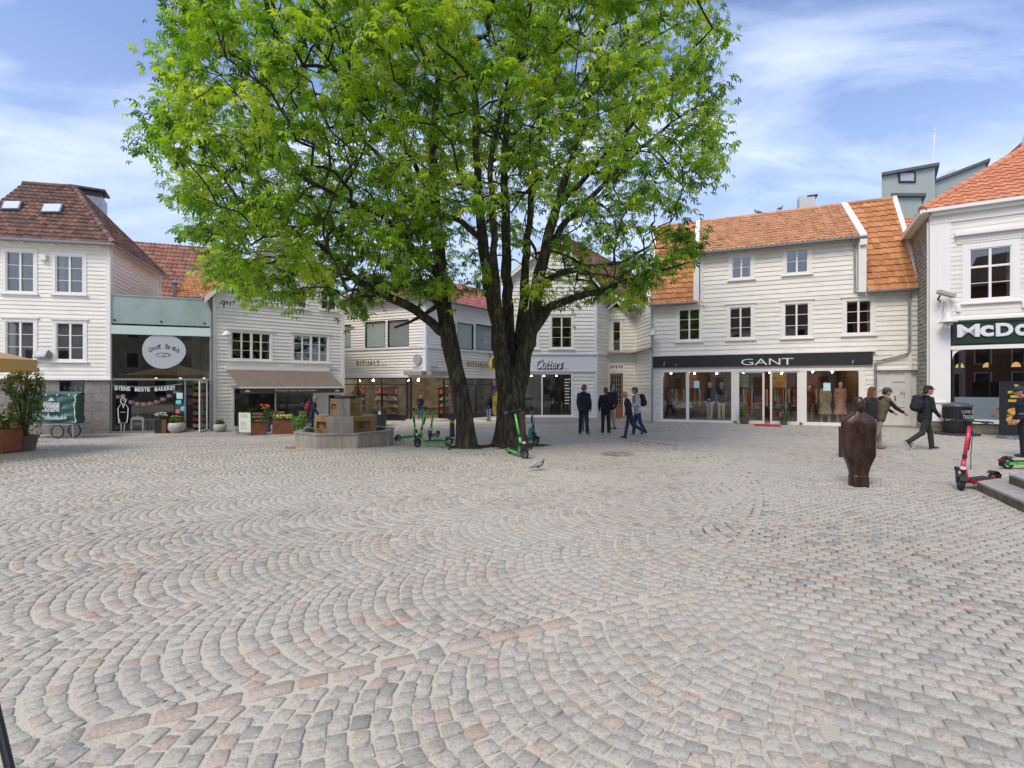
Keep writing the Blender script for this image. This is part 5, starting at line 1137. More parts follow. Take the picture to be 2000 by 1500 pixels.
# ------------------------------------------------------------------ greenish office block far behind
def office():
    GR = mat('green_grey_render', (.40,.45,.42), .7, col2=(.34,.39,.36), scale=.6, stretch=(1,1,.3)); d = 38
    r = empty('office_block', (P(1800,d).x, d, 0), 'tall pale green office block behind the orange roofs', 'building')
    def blk(x0, x1, yl, yr, dd, dep):
        m = MB(); a, b = P(x0, dd), P(x1, dd); zl, zr_ = P3(x0,yl,dd).z, P3(x1,yr,dd).z; o = Vector((.8*dep,dep,0))
        m.hexa([(a.x,a.y,-.2),(b.x,b.y,-.2),(b.x+.8*dep,b.y+dep,-.2),(a.x+.8*dep,a.y+dep,-.2),(a.x,a.y,zl),(b.x,b.y,zr_),(b.x+.8*dep,b.y+dep,zr_),(a.x+.8*dep,a.y+dep,zl)]); return m, a, b, zl, zr_
    for (x0,x1,yl,yr,dd,dep) in ((1722,1826,345,325,38,9),(1799,1925,368,316,40,12),(1740,1800,385,385,37,2)):
        m, a, b, zl, zr_ = blk(x0,x1,yl,yr,dd,dep); m.build('wall', GR, r); e = MB()
        e.hexa([(a.x-.2,a.y-.25,zl),(b.x+.15,b.y-.25,zr_),(b.x+.8*dep,b.y+dep,zr_),(a.x+.8*dep,a.y+dep,zl),(a.x-.2,a.y-.25,zl+.22),(b.x+.15,b.y-.25,zr_+.22),(b.x+.8*dep,b.y+dep,zr_+.22),(a.x+.8*dep,a.y+dep,zl+.22)]); e.build('parapet', mat('dark_parapet', (.12,.125,.13), .6), r)
    F = Fr(P(1700,37.98), P(1840,37.98)); q = F.rect(1757,338,1785,354); m = MB()
    for a in ((q[0]-.1,q[0],q[2]-.1,q[3]+.1),(q[1],q[1]+.1,q[2]-.1,q[3]+.1),(q[0],q[1],q[3],q[3]+.1),(q[0],q[1],q[2]-.1,q[2])): m.fbox(F, *a, 0, .08)
    w = m.build('window', DARK, r); m = MB(); m.fbox(F, *q, .0, .03); m.build('pane', mat('pale_pane', (.45,.45,.52), .1), w)
    m = MB(); p = P3(1872, 337, 42); m.M = Matrix.Translation(p) @ Matrix.Rotation(R(-18), 4, 'Y'); m.box(-1.2,1.2,-1,1,-.1,.35,tx=.3,ty=.3); m.build('roof_light', mat('sky_pane'), r)
    p0, p1 = P3(1820, 352, 39), P3(1828, 255, 39); m = MB(); p1.x = p0.x+.25; m.tube([p0-Vector((0,0,.5)), p0, p1], [.09,.08,.04], 8); m.ell(p1, (.09,.09,.09), 8, 6)
    tag(rebase(m.build('flagpole', mat('pole_white', (.75,.75,.77), .4))), 'tall slim white flagpole on the pale green block', 'flagpole')
    # sliver of orange roof between
    b = empty('rear_roofed_house', P(1790, 29), 'orange roofed house glimpsed between the clothes shop and the restaurant', 'house')
    EL, ER = P3(1755, 520, 27), P3(1850, 500, 27); ER.z = EL.z; RL, RR = P3(1740, 428, 30), P3(1860, 425, 30); RR.z = RL.z; m = MB(); tiles(m, EL, ER, RL, RR, .27, .36); ridge(m, RL, RR); m.build('roof', TILE_NEW, b)
    m = MB(); m.quad((EL.x,EL.y+.1,-.3),(ER.x,ER.y+.1,-.3),(ER.x,ER.y+.1,EL.z),(EL.x,EL.y+.1,EL.z)); m.add([(EL.x,EL.y+.1,-.3),EL,RL,(RL.x,RL.y,-.3)],[(0,1,2,3)]); m.build('wall', WHITE, b)
office()

# ------------------------------------------------------------------ the chestnut trees
CROWN = [(300,-20),(322,50),(345,105),(292,92),(300,135),(325,190),(296,215),(292,245),(236,285),(300,312),(335,345),(308,372),(352,410),(345,468),(402,505),(386,545),(430,572),(470,600),(560,612),(640,596),(688,648),(720,612),(800,596),(860,604),(930,590),(960,560),(1060,598),(1120,618),(1180,585),(1262,610),(1300,560),(1368,520),(1392,470),(1352,445),(1372,380),(1420,345),(1444,285),(1418,220),(1432,170),(1398,120),(1446,55),(1405,5),(1400,-160),(1250,-330),(900,-420),(500,-300),(300,-140)]
CP = np.array(CROWN, float)
def inpoly(px, py):
    x0, y0 = CP[:,0], CP[:,1]; x1, y1 = np.roll(x0,-1), np.roll(y0,-1)
    px = px[:,None]; py = py[:,None]
    c = ((y0 > py) != (y1 > py)) & (px < (x1-x0)*(py-y0)/(y1-y0+1e-9)+x0)
    return c.sum(1) % 2 == 1
def edge_dist(px, py):
    a = CP; b = np.roll(CP, -1, 0); p = np.stack([px, py], 1)[:,None]; ab = b-a; t = np.clip(((p-a)*ab).sum(-1)/(ab**2).sum(-1), 0, 1)
    return np.sqrt((((a+ab*t[...,None])-p)**2).sum(-1)).min(1)
def trees():
    def TP(px, py, d): p = P3(px, py, d); return np.array(p)
    # hand-laid limbs: (points (px,py,depth,radius)), tree 0 = left trunk, 1 = right trunk
    limbs = [
     (0, [(912,882,13.9,.31),(912,868,13.9,.28),(908,820,13.9,.25),(895,740,13.9,.235),(880,670,13.9,.225),(868,600,13.95,.22),(860,520,14.0,.19),(853,440,14.1,.17),(846,350,14.2,.14),(848,250,14.3,.11),(856,150,14.3,.08),(862,40,14.3,.05)]),
     (0, [(872,655,13.9,.14),(811,605,13.5,.125),(745,574,13.1,.11),(696,546,12.8,.10),(663,513,12.6,.085),(625,478,12.4,.07),(570,450,12.2,.05),(500,430,12.0,.03)]),
     (0, [(867,600,13.95,.13),(800,545,14.3,.12),(740,510,14.7,.10),(690,470,15.1,.08),(620,430,15.5,.06),(540,400,15.8,.03)]),
     (0, [(862,545,14.0,.12),(800,480,13.4,.10),(745,420,12.8,.08),(660,385,12.3,.06),(600,350,11.9,.05),(520,300,11.6,.03)]),
     (0, [(856,470,14.1,.10),(800,400,14.6,.08),(760,330,15.2,.065),(700,260,15.6,.05),(640,190,16,.03)]),
     (0, [(850,400,14.1,.08),(800,300,13.4,.065),(740,220,12.8,.05),(660,140,12.3,.035),(600,70,12,.02)]),
     (0, [(866,590,13.9,.07),(820,620,13.2,.05),(770,640,12.8,.03)]),
     (1, [(996,885,14.4,.50),(996,868,14.4,.46),(998,820,14.4,.41),(1000,770,14.4,.375),(1001,742,14.4,.34),(1001,722,14.4,.20),(1001,708,14.4,.05)]),
     (1, [(990,800,14.35,.24),(986,750,14.3,.235),(972,640,14.1,.19),(955,560,13.9,.165),(944,470,13.7,.15),(936,380,13.5,.12),(930,280,13.3,.09),(925,170,13.1,.06),(915,60,13,.04)]),
     (1, [(1000,790,14.5,.25),(998,735,14.55,.215),(992,640,14.7,.18),(990,540,15.0,.16),(988,430,15.2,.14),(985,330,15.4,.11),(992,200,15.6,.08),(1002,60,15.7,.05)]),
     (1, [(1006,800,14.4,.26),(1013,745,14.4,.25),(1035,650,14.3,.22),(1050,560,14.2,.19),(1068,470,14.1,.15),(1095,380,14.0,.12),(1128,270,13.9,.085),(1160,150,13.8,.06),(1185,40,13.8,.04)]),
     (1, [(1004,780,14.6,.2),(1008,720,14.6,.18),(1022,600,15.1,.15),(1030,480,15.5,.12),(1040,360,15.9,.09),(1060,230,16.3,.06),(1080,90,16.5,.04)]),
     (1, [(990,770,14.2,.2),(984,700,14.1,.15),(968,560,13.2,.11),(962,440,12.6,.09),(958,320,12.1,.07),(980,200,11.7,.045),(1010,80,11.5,.03)]),
     (1, [(1032,660,14.3,.12),(1075,600,14.0,.11),(1120,580,13.7,.10),(1175,572,13.4,.085),(1230,545,13.1,.065),(1290,530,12.8,.045),(1345,512,12.6,.02)]),
     (1, [(1040,610,14.3,.11),(1100,590,14.7,.10),(1160,570,15.0,.08),(1200,550,15.3,.06),(1240,520,15.6,.04)]),
     (1, [(1052,555,14.2,.11),(1100,530,14.5,.09),(1160,520,14.8,.075),(1215,515,15.1,.06),(1270,480,15.3,.035)]),
     (1, [(1062,500,14.1,.11),(1110,430,14.4,.09),(1170,370,14.7,.07),(1240,300,15,.055),(1310,240,15.2,.04),(1375,200,15.4,.02)]),
     (1, [(1085,410,14.0,.08),(1150,340,13.4,.065),(1220,260,12.9,.05),(1300,180,12.6,.035),(1370,110,12.4,.02)]),
     (1, [(944,470,13.7,.09),(900,430,13.4,.075),(850,410,13.1,.06),(800,380,12.9,.04)]),
     (1, [(1150,180,13.8,.05),(1220,110,14,.04),(1300,60,14.2,.03),(1390,20,14.3,.015)]),
    ]
    bark = mat('bark', (.024,.018,.012), .95, col2=(.10,.09,.045), scale=5.5, detail=12, lo=.46, hi=.68, bump=1.0, bscale=9, stretch=(2.2,2.2,.45))
    trunkM = [MB(), MB()]; nodes = []; par = []; tree = []; rad = []; fixed = []
    for ti, (t, pts) in enumerate(limbs):
        P_ = [TP(a, b, c) for a, b, c, _ in pts]; rr = [p[3] for p in pts]; path = []; radii = []
        for i in range(len(P_)-1):
            n = max(2, int(np.linalg.norm(P_[i+1]-P_[i])/.28))
            for k in range(n):
                f = k/n; p = P_[i]*(1-f)+P_[i+1]*f; w = min(1, 1.5*rr[0]); p = p+rng.normal(0, .018, 3)*(ti not in (0, 7)); path.append(p); radii.append(rr[i]*(1-f)+rr[i+1]*f)
        path.append(P_[-1]); radii.append(rr[-1])
        radii = [r_*(1+.05*math.sin(i*1.3+ti)) for i, r_ in enumerate(radii)]
        # lumpy bark: vary ring radius
        mb = trunkM[t]; n0 = len(mb.v); big = radii[0] > .3; ns = 28 if big else 14; mb.tube([Vector(p) for p in path], radii, ns)
        for q in range(len(path)):
            c = path[q]
            for k in range(ns):
                v = np.array(mb.v[n0+q*ns+k]); a = 2*math.pi*k/ns
                low = max(0, 1-(v[2]+.1)/.9) if big else 0
                flute = 1+(.07*math.sin(3*a+.6*q*.3)+.05*math.sin(7*a+1.1))*(1 if big else .5)+low**2*(.04+.20*max(0, math.sin(5*a+1)))+rng.normal(0, .012)
                v = c+(v-c)*np.array([flute, flute, 1]); mb.v[n0+q*ns+k] = tuple(v)
        prev = -1
        for i, p in enumerate(path):
            nodes.append(p); par.append(prev if prev >= 0 else -1); tree.append(t); rad.append(radii[i]); fixed.append(True); prev = len(nodes)-1
    # roots on the ground
    for (cx_, cy_, r0, n, t) in ((P(998,14.4).x, 14.35, .45, 9, 1), (P(912,13.9).x, 13.9, .28, 6, 0)):
        for k in range(n):
            a = 2*math.pi*k/n+rng.uniform(-.2,.2); L_ = rng.uniform(.5,1.1); pts = []
            for q in range(6): f = q/5; rr_ = r0*.8+L_*f; aa = a+.35*math.sin(f*3+k); x, y = cx_+rr_*math.cos(aa), cy_+rr_*.8*math.sin(aa); pts.append(Vector((x, y, gz(x, y)+.05*(1-f)-.02)))
            trunkM[t].tube(pts, [.10*(1-.75*q/5)*(r0/.45) for q in range(6)], 8)
    # attractor points in the crown volume
    N = 30000; X = rng.uniform(-12.5, 8, N); Y = rng.uniform(8.2, 20.5, N); Zc = rng.uniform(3.0, 16.5, N)
    px = CX+F_PX*X/Y; py = HY-F_PX*(Zc-CAM)/Y; ok = inpoly(px, py); ed = edge_dist(px, py)
    def ellv(c, r): return ((X-c[0])/r[0])**2+((Y-c[1])/r[1])**2+((Zc-c[2])/r[2])**2
    e = np.minimum.reduce([ellv((-4.4,13.6,8.6),(7.0,5.2,5.6)), ellv((2.0,14.4,9.3),(5.6,5.4,6.4)), ellv((-1.2,14.2,11.5),(7.6,5.6,5.0)), ellv((-5.0,13.4,6.0),(5.0,4.0,3.3)), ellv((3.4,14.0,5.9),(3.4,3.4,2.6)), ellv((-2.8,13.6,5.6),(2.6,3.2,2.3))])
    keep = ok & (ed > 30) & (e < 1) & (rng.random(N) < np.clip(.18+.82*e**.8, 0, 1)) & ((Zc > 3.4) | (rng.random(N) < .6))
    lowin = (np.abs(X-.2) < 2.6) & (np.abs(Y-14.2) < 2.4) & (Zc < 8.2); keep &= ~(lowin & (rng.random(N) < .93))
    keep &= ~((px > 880) & (px < 1110) & (py > 400) & (rng.random(N) < .62)); keep &= ~((px > 1230) & (rng.random(N) < .75))
    keep &= ~((py < -60) & (rng.random(N) < .45)); keep &= ~((Y > 16.5) & (rng.random(N) < .3))
    cand = np.stack([X, Y, Zc], 1)[keep]; ced = ed[keep]; att = []
    # fuller low skirt left of the forks
    N2 = 5000; q = np.stack([rng.uniform(-8.5,-1.6,N2), rng.uniform(11.2,16.5,N2), rng.uniform(3.7,6.6,N2)], 1); qx = CX+F_PX*q[:,0]/q[:,1]; qy = HY-F_PX*(q[:,2]-CAM)/q[:,1]
    k2 = inpoly(qx, qy) & (edge_dist(qx, qy) > 30) & (qx < 850); cand = np.vstack([cand, q[k2][:900]]); ced = np.append(ced, np.zeros(min(900, k2.sum())))
    cell = {}
    for p, q in zip(cand, ced):     # poisson-ish thinning
        k = tuple((p/.56).astype(int))
        if any((k[0]+a, k[1]+b, k[2]+c) in cell and np.linalg.norm(cell[(k[0]+a, k[1]+b, k[2]+c)]-p) < .56 for a in (-1,0,1) for b in (-1,0,1) for c in (-1,0,1)): continue
        cell[k] = p; att.append(p)
    att = np.array(att)
    # boundary sprays so the outline is followed
    for i in range(len(CP)):
        a, b = CP[i], CP[(i+1) % len(CP)]; n = max(1, int(np.linalg.norm(b-a)/26))
        for k in range(n):
            q = a+(b-a)*k/n
            if q[1] < -60 or (980 < q[0] < 1060 and q[1] > 400): continue
            d = 13.9+rng.uniform(-1.2,1.2); c = np.array([860, 300.]); q = q+(c-q)/np.linalg.norm(c-q)*rng.uniform(32,48); att = np.vstack([att, TP(q[0], q[1], d)])
    print('attractors', len(att))
    NP_ = np.zeros((len(nodes)+len(att)*9, 3)); NP_[:len(nodes)] = nodes; cnt = len(nodes); elig = np.zeros(len(NP_), bool)
    for i in range(cnt): elig[i] = rad[i] < .2
    d0 = np.array([np.min(np.linalg.norm(NP_[:cnt][elig[:cnt]]-p, axis=1)) for p in att]); order = np.argsort(d0); tips = []
    base = np.array([0, 14.2, 2.5])
    for ai in order:
        p = att[ai]; D = np.linalg.norm(NP_[:cnt]-p, axis=1); rb = np.linalg.norm(NP_[:cnt]-base, axis=1); rp = np.linalg.norm(p-base)
        cost = D+np.maximum(0, rb-rp+.1)*1.8+(~elig[:cnt])*50; j = int(np.argmin(cost)); s = NP_[j]; L_ = np.linalg.norm(p-s); n = max(2, min(8, int(L_/.3)))
        mid = rng.normal(0, .07*L_, 3); pr = j
        for k in range(1, n+1):
            f = k/n; q = s*(1-f)+p*f+mid*math.sin(math.pi*f)+np.array([0,0,.10*L_*math.sin(math.pi*f)]); NP_[cnt] = q; nodes.append(q); par.append(pr); tree.append(tree[j]); rad.append(0); fixed.append(False); elig[cnt] = True; pr = cnt; cnt += 1
        tips.append(pr)
    # pipe-model radii
    load = np.zeros(cnt)
    for t in tips: load[t] += 1
    for i in range(cnt-1, -1, -1):
        if not fixed[i] and par[i] >= 0: load[par[i]] += load[i]
    # branches (chains)
    kids = {}
    for i in range(cnt):
        if not fixed[i]: kids.setdefault(par[i], []).append(i)
    done = set(); brM = [MB(), MB()]
    for i in range(cnt):
        if fixed[i] or i in done: continue
        chain = [par[i], i]; done.add(i); c = i
        while kids.get(c):
            nx = max((k for k in kids[c] if k not in done), key=lambda k: load[k], default=None)
            if nx is None or par[nx] != c: break
            chain.append(nx); done.add(nx); c = nx
        rr = [max(.009, min(.06, .0078*math.sqrt(load[k])+.002)) if not fixed[k] else .0 for k in chain]; rr[0] = rr[1]*1.15; rr[-1] = .006
        brM[tree[i]].tube([Vector(NP_[k]) for k in chain], rr, 5, cap=False)
    # leaves: palmate, drooping
    tipset = []
    for i in range(cnt):
        if fixed[i]: continue
        if load[i] <= 1.01: tipset.append((i, 1.0))
        elif load[i] <= 4: tipset.append((i, .45))
    LV = [[], []]; LR = [[], []]; FL = [[], []]
    for i, wgt in tipset:
        p = NP_[i]; istip = not kids.get(i); nl = (rng.integers(21, 33) if istip else rng.integers(4, 9)) if wgt == 1 else rng.integers(1, 4)
        out = p-np.array([-1.0, 14.0, 7.0]); out /= np.linalg.norm(out)+1e-6; hue = rng.normal(0, .19)
        for k in range(nl):
            dr = rng.normal(0, 1, 3); dr[2] = dr[2]*.55+.1; dr = dr/np.linalg.norm(dr)+out*.35; dist = abs(rng.normal(.19, .17))+.10
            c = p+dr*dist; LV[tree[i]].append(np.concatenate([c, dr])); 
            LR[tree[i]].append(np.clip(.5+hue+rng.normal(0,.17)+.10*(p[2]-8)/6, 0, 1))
        if istip and rng.random() < (.85 if p[0] > -3.0 else .2): FL[tree[i]].append(p+np.array([0,0,.12])+out*.15)
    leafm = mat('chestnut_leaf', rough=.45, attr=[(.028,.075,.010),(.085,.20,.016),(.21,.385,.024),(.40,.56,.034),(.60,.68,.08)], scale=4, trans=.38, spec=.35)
    labels = ('leaning left horse chestnut with one trunk and bright green leaves', 'right horse chestnut with thick trunk splitting into many upright stems')
    roots = []
    for t in (0, 1):
        x, y = ((P(912,13.9).x, 13.9), (P(998,14.4).x, 14.4))[t]; r = empty('chestnut_tree', (x, y, gz(x, y)), labels[t], 'tree', 'chestnut trees in the square'); roots.append(r)
        tr = trunkM[t].build('trunk', bark, r, True); br = brM[t].build('branches', bark, r, True)
        A = np.array(LV[t]); n = len(A); c, dr = A[:,:3], A[:,3:]; dr /= np.linalg.norm(dr, axis=1)[:,None]
        # frame: leaf hangs; normal mostly up/out
        up = np.array([0,0,1.])+dr*.35+rng.normal(0,.38,(n,3)); up /= np.linalg.norm(up,axis=1)[:,None]
        fx = dr-up*(dr*up).sum(1)[:,None]; fx /= np.linalg.norm(fx,axis=1)[:,None]+1e-9; fy = np.cross(up, fx)
        size = rng.uniform(.105,.18,n); verts = []; faces = []; NL = 6; rv = []
        angs = np.radians([-118,-70,-24,24,70,118]); lens = np.array([.72,.92,1.05,1.05,.92,.72])
        for a, l in zip(angs, lens):
            d = fx*math.cos(a)+fy*math.sin(a); sd_ = -fx*math.sin(a)+fy*math.cos(a); droop = rng.uniform(.35,1.25,n)[:,None]
            s = size[:,None]*l; w = s*.19
            p0 = c; p1 = c+d*s*.62-up*s*droop*.22; pl = p1+sd_*w+up*w*.35; pr = p1-sd_*w+up*w*.35; p2 = c+d*s-up*s*droop*.75
            verts.append(np.stack([p0, pl, p2, pr, p1], 1))
        V = np.stack(verts, 1).reshape(-1,3); m = n*NL; b = np.arange(m)*5
        fc = np.concatenate([np.stack([b, b+1, b+4], 1), np.stack([b+1, b+2, b+4], 1), np.stack([b, b+4, b+3], 1), np.stack([b+3, b+4, b+2], 1)])
        rr = np.repeat(np.array(LR[t]), NL)+rng.normal(0,.03,m); rr = np.tile(rr, 4); V = V-np.array([x, y, gz(x, y)])
        me = bpy.data.meshes.new('crown'); me.vertices.add(len(V)); me.vertices.foreach_set('co', V.astype('f').ravel()); me.loops.add(len(fc)*3); me.loops.foreach_set('vertex_index', fc.astype('i').ravel())
        me.polygons.add(len(fc)); me.polygons.foreach_set('loop_start', (np.arange(len(fc))*3).astype('i')); me.polygons.foreach_set('loop_total', np.full(len(fc),3,'i')); me.update(calc_edges=True)
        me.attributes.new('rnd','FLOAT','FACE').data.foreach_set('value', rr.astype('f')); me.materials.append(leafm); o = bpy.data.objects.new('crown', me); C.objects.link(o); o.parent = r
        print('leaves', n, 'faces', len(fc))
        fb = MB()
        for q in FL[t]:
            h = rng.uniform(.20,.32); 
            for k in range(22):
                f = (k+.5)/22; a = k*2.4; rr_ = .065*(1-f)+.010; cc = q+np.array([rr_*math.cos(a), rr_*math.sin(a), h*f]); s = .019
                fb.add([cc+np.array([s,0,0]), cc+np.array([0,s,.004]), cc+np.array([-s,0,0]), cc+np.array([0,-s,.004]), cc+np.array([0,0,s*1.2])], [(0,1,4),(1,2,4),(2,3,4),(3,0,4)], rng.random())
        bo = fb.build('blossoms', mat('chestnut_blossom', rough=.8, attr=[(.74,.70,.60),(.82,.78,.70),(.66,.56,.48)]), r); bo['kind'] = 'stuff'
trees()
# ------------------------------------------------------------------ remeshed organic forms
def fuse(mb, voxel, name, m, parent=None, smooth_it=2):
    me = bpy.data.meshes.new('t'); me.from_pydata(mb.v, [], mb.f); o = bpy.data.objects.new('t', me); C.objects.link(o)
    rm = o.modifiers.new('r', 'REMESH'); rm.mode = 'VOXEL'; rm.voxel_size = voxel
    if smooth_it: s = o.modifiers.new('s', 'SMOOTH'); s.iterations = smooth_it; s.factor = .6
    dg = bpy.context.evaluated_depsgraph_get(); me2 = bpy.data.meshes.new_from_object(o.evaluated_get(dg)); bpy.data.objects.remove(o); bpy.data.meshes.remove(me)
    me2.name = name; me2.materials.clear(); me2.materials.append(m); me2.shade_smooth()
    ob = bpy.data.objects.new(name, me2); C.objects.link(ob); OFF[ob.name] = Vector((0,0,0))
    if parent: ob.parent = parent
    return ob
def cap(mb, a, b, ra, rb, n=10, sy=1.0):
    """tapered capsule; sy squashes across world y"""
    a, b = Vector(a), Vector(b); d = b-a; L_ = d.length; t = d.normalized(); h = Vector((0,0,1)) if abs(t.z) < .9 else Vector((1,0,0)); nx = t.cross(h).normalized(); ny = t.cross(nx)
    secs = [(a-t*ra*.9, ra*.35), (a-t*ra*.55, ra*.8), (a, ra), (b, rb), (b+t*rb*.55, rb*.8), (b+t*rb*.9, rb*.35)]; vs = []; fs = []
    for p, r in secs:
        for k in range(n): an = 2*math.pi*k/n; vs.append(p+nx*math.cos(an)*r+ny*math.sin(an)*r)
    for i in range(5):
        for k in range(n): k2 = (k+1) % n; fs.append((i*n+k, i*n+k2, (i+1)*n+k2, (i+1)*n+k))
    fs.append(tuple(reversed(range(n)))); fs.append(tuple(5*n+k for k in range(n))); mb.add(vs, fs)

SKIN = mat('skin', (.50,.27,.19), .55, col2=(.42,.20,.14), scale=14)
def person(label, x, y, z, rot, H=1.76, lean=0, turn=0, head=(0,0), legs=((0,0),(0,0)), arms=((0,0,6),(0,0,6)), top=(.02,.03,.05), bottom=(.03,.03,.04), shoes=(.03,.03,.03),
           hair=(.08,.05,.03), bald=False, hood=False, cap_c=None, coat=0, bag=None, female=False, build=1.0, vest=None, pack=None, longhair=False, sole=None, stance=.0, scarf=None, cat='person', name='person', skin=SKIN, group=None, skirt=None, stuff_top=None):
    """local frame: faces +x, y to the left. legs = ((thigh,knee) left,right) degrees, forward positive; arms = ((shoulder swing, elbow, out))"""
    s = H/1.76; sk = bpy.data.objects.new(name, None); C.objects.link(sk); OFF[sk.name] = Vector((0,0,0)); tag(sk, label, cat, group)
    hipz = .92; ln = R(lean); pel = Vector((0,0,hipz)); tz = Vector((math.sin(ln), 0, math.cos(ln)))
    chest = pel+tz*.40; sh = pel+tz*.50; nk = pel+tz*.56+Vector((.01,0,0)); ht, hy = R(head[0]), R(head[1])
    hd = nk+Vector((.03+.05*math.sin(ln)+.06*math.sin(ht), 0, .155))
    J = {}
    for i, sd_ in ((0,1),(1,-1)):
        th, kn = map(R, legs[i]); hp = pel+Vector((0, sd_*.09, -.02)); k = hp+Vector((math.sin(th)*.43, sd_*stance*.4, -math.cos(th)*.43)); b = th-kn; an = k+Vector((math.sin(b)*.40, sd_*stance*.4, -math.cos(b)*.40)); J['h%d'%i], J['k%d'%i], J['a%d'%i] = hp, k, an
        sw, el_, out = map(R, arms[i]); so = sh+Vector((0, sd_*(.175 if not female else .155)*build, .0)); e = so+Vector((math.sin(sw)*.285, sd_*math.sin(out)*.285, -math.cos(sw)*.285)); f = sw+el_; w = e+Vector((math.sin(f)*.25, -sd_*math.sin(out)*.12, -math.cos(f)*.25)); J['s%d'%i], J['e%d'%i], J['w%d'%i] = so, e, w; J['f%d'%i] = Vector((math.sin(f),0,-math.cos(f)))
    low = min(J['a0'].z, J['a1'].z)-.085; dz = -low
    for k in J:
        if k[0] != 'f': J[k] = J[k]+Vector((0,0,dz))
    pel, chest, sh, nk, hd = [p+Vector((0,0,dz)) for p in (pel, chest, sh, nk, hd)]
    def torso(m, grow=0, zlo=-.05, zhi=1.0):
        for a, b_, ra, rb in ((pel+tz*zlo, pel+tz*.12, .105, .095), (pel+tz*.12, chest, .095, .112), (chest, sh-tz*.04, .112, .085)):
            for o in (-1, 1):
                w_ = .062*build*(1.15 if rb > .1 else 1); cap(m, a+Vector((0,o*w_,0)), b_+Vector((0,o*w_*1.12,0)), ra*build+grow, rb*build+grow, 12)
        cap(m, J['s0'], J['s1'], .058+grow, .058+grow, 10)
    # body: one continuous surface incl. head, hands, fingers
    m = MB(); torso(m, -.02); cap(m, nk-tz*.06, nk+Vector((.02,0,.08)), .055, .05)
    hq = Matrix.Rotation(hy, 3, 'Z') @ Matrix.Rotation(ht, 3, 'Y')
    def HP(a, b_, c_): return hd+hq @ Vector((a, b_, c_))
    m.ell(hd+hq @ Vector((-.005,0,.03)), (.098,.077,.105), 16, 12, rot=hq); m.ell(HP(.02,0,-.045), (.07,.058,.068), 14, 10, rot=hq); m.ell(HP(.075,0,-.085), (.02,.025,.018), 8, 6)
    cap(m, HP(.09,0,.01), HP(.11,0,-.025), .010, .014, 8)
    for sd_ in (1,-1): m.ell(HP(-.005, sd_*.078, -.005), (.018,.010,.032), 8, 6); m.ell(HP(.082, sd_*.03, .025), (.012,.022,.008), 8, 6)
    m.ell(HP(.087,0,-.056), (.012,.024,.006), 8, 6)
    for i, sd_ in ((0,1),(1,-1)):
        cap(m, J['h%d'%i], J['k%d'%i], .075, .052); cap(m, J['k%d'%i], J['a%d'%i], .05, .036); cap(m, J['a%d'%i]+Vector((-.03,0,-.03)), J['a%d'%i]+Vector((.10,0,-.055)), .034, .028)
        cap(m, J['s%d'%i], J['e%d'%i], .045, .037); cap(m, J['e%d'%i], J['w%d'%i], .036, .026)
        f = J['f%d'%i]; w = J['w%d'%i]; pw = w+f*.075; side = Vector((0,sd_,0)).cross(f).normalized(); cap(m, w, pw, .026, .030)
        for q, (o, l) in enumerate(((-.026,.062),(-.009,.074),(.009,.07),(.025,.055))):
            b0 = pw+side*o; b1 = b0+f*l*.55; b2 = b1+(f*.8-Vector((0,sd_*.6,0)))*l*.45; cap(m, b0, b1, .0095, .009, 6); cap(m, b1, b2, .009, .008, 6)
        cap(m, w+f*.03+side*-.024, w+f*.075+side*-.048, .011, .010, 6)
    body_ = fuse(m, .0115, 'body', skin, sk, 1)
    # clothes
    def parts(nm, mb, col, vox=.016, rough=.85, it=2, sc=9, c2=None):
        mm = mat('cloth_%s_%d_%d_%d' % (nm, col[0]*999, col[1]*999, col[2]*999), col, rough, col2=c2 or tuple(c*.6 for c in col), scale=sc, bump=.25, bscale=18); return fuse(mb, vox, nm, mm, sk, it)
    m = MB()
    for i in (0,1): cap(m, J['h%d'%i]+Vector((0,0,.03)), J['k%d'%i], .092*build, .070); cap(m, J['k%d'%i]+Vector((0,0,.02)), J['a%d'%i]+Vector((0,0,.0)), .070, .062)
    cap(m, pel+Vector((0,.05,.02)), pel+Vector((0,-.05,.02)), .115*build, .115*build)
    if skirt: m.loft([((pel.x,0,pel.z-.58),.24,.26),((pel.x,0,pel.z-.2),.16,.19),((pel.x,0,pel.z+.05),.13,.16)], 20)
    parts('trousers' if not skirt else 'skirt', m, bottom if not skirt else skirt, c2=None)
    m = MB(); torso(m, .012, zlo=-.06-coat)
    if coat: 
        for i in (0,1): cap(m, J['h%d'%i]+Vector((0,0,.05)), J['h%d'%i].lerp(J['k%d'%i], min(1, coat*1.9)), .115, .12)
    for i in (0,1): cap(m, J['s%d'%i], J['e%d'%i], .064, .055); cap(m, J['e%d'%i], J['w%d'%i]-J['f%d'%i]*.02, .055, .042)
    cap(m, nk-tz*.07, nk-tz*.01, .085, .068)
    if hood:
        m.ell(nk+Vector((-.07,0,-.01)), (.085,.11,.07), 14, 8)
    parts('jacket', m, top)
    if vest:
        m = MB(); torso(m, .024, zlo=-.06); v_ = parts('vest', m, vest)
    m = MB()
    for i in (0,1):
        a = J['a%d'%i]; th, kn = legs[i]; pitch = R(max(-60, min(25, (th-kn)))) ; ft = Vector((math.cos(pitch),0,math.sin(pitch))); dn = Vector((math.sin(pitch),0,-math.cos(pitch)))
        cap(m, a+dn*.035-ft*.035, a+dn*.045+ft*.14, .042, .034)
        cap(m, a, a+dn*.035, .046, .044)
    so = parts('shoes', m, shoes, .012, .6, 1)
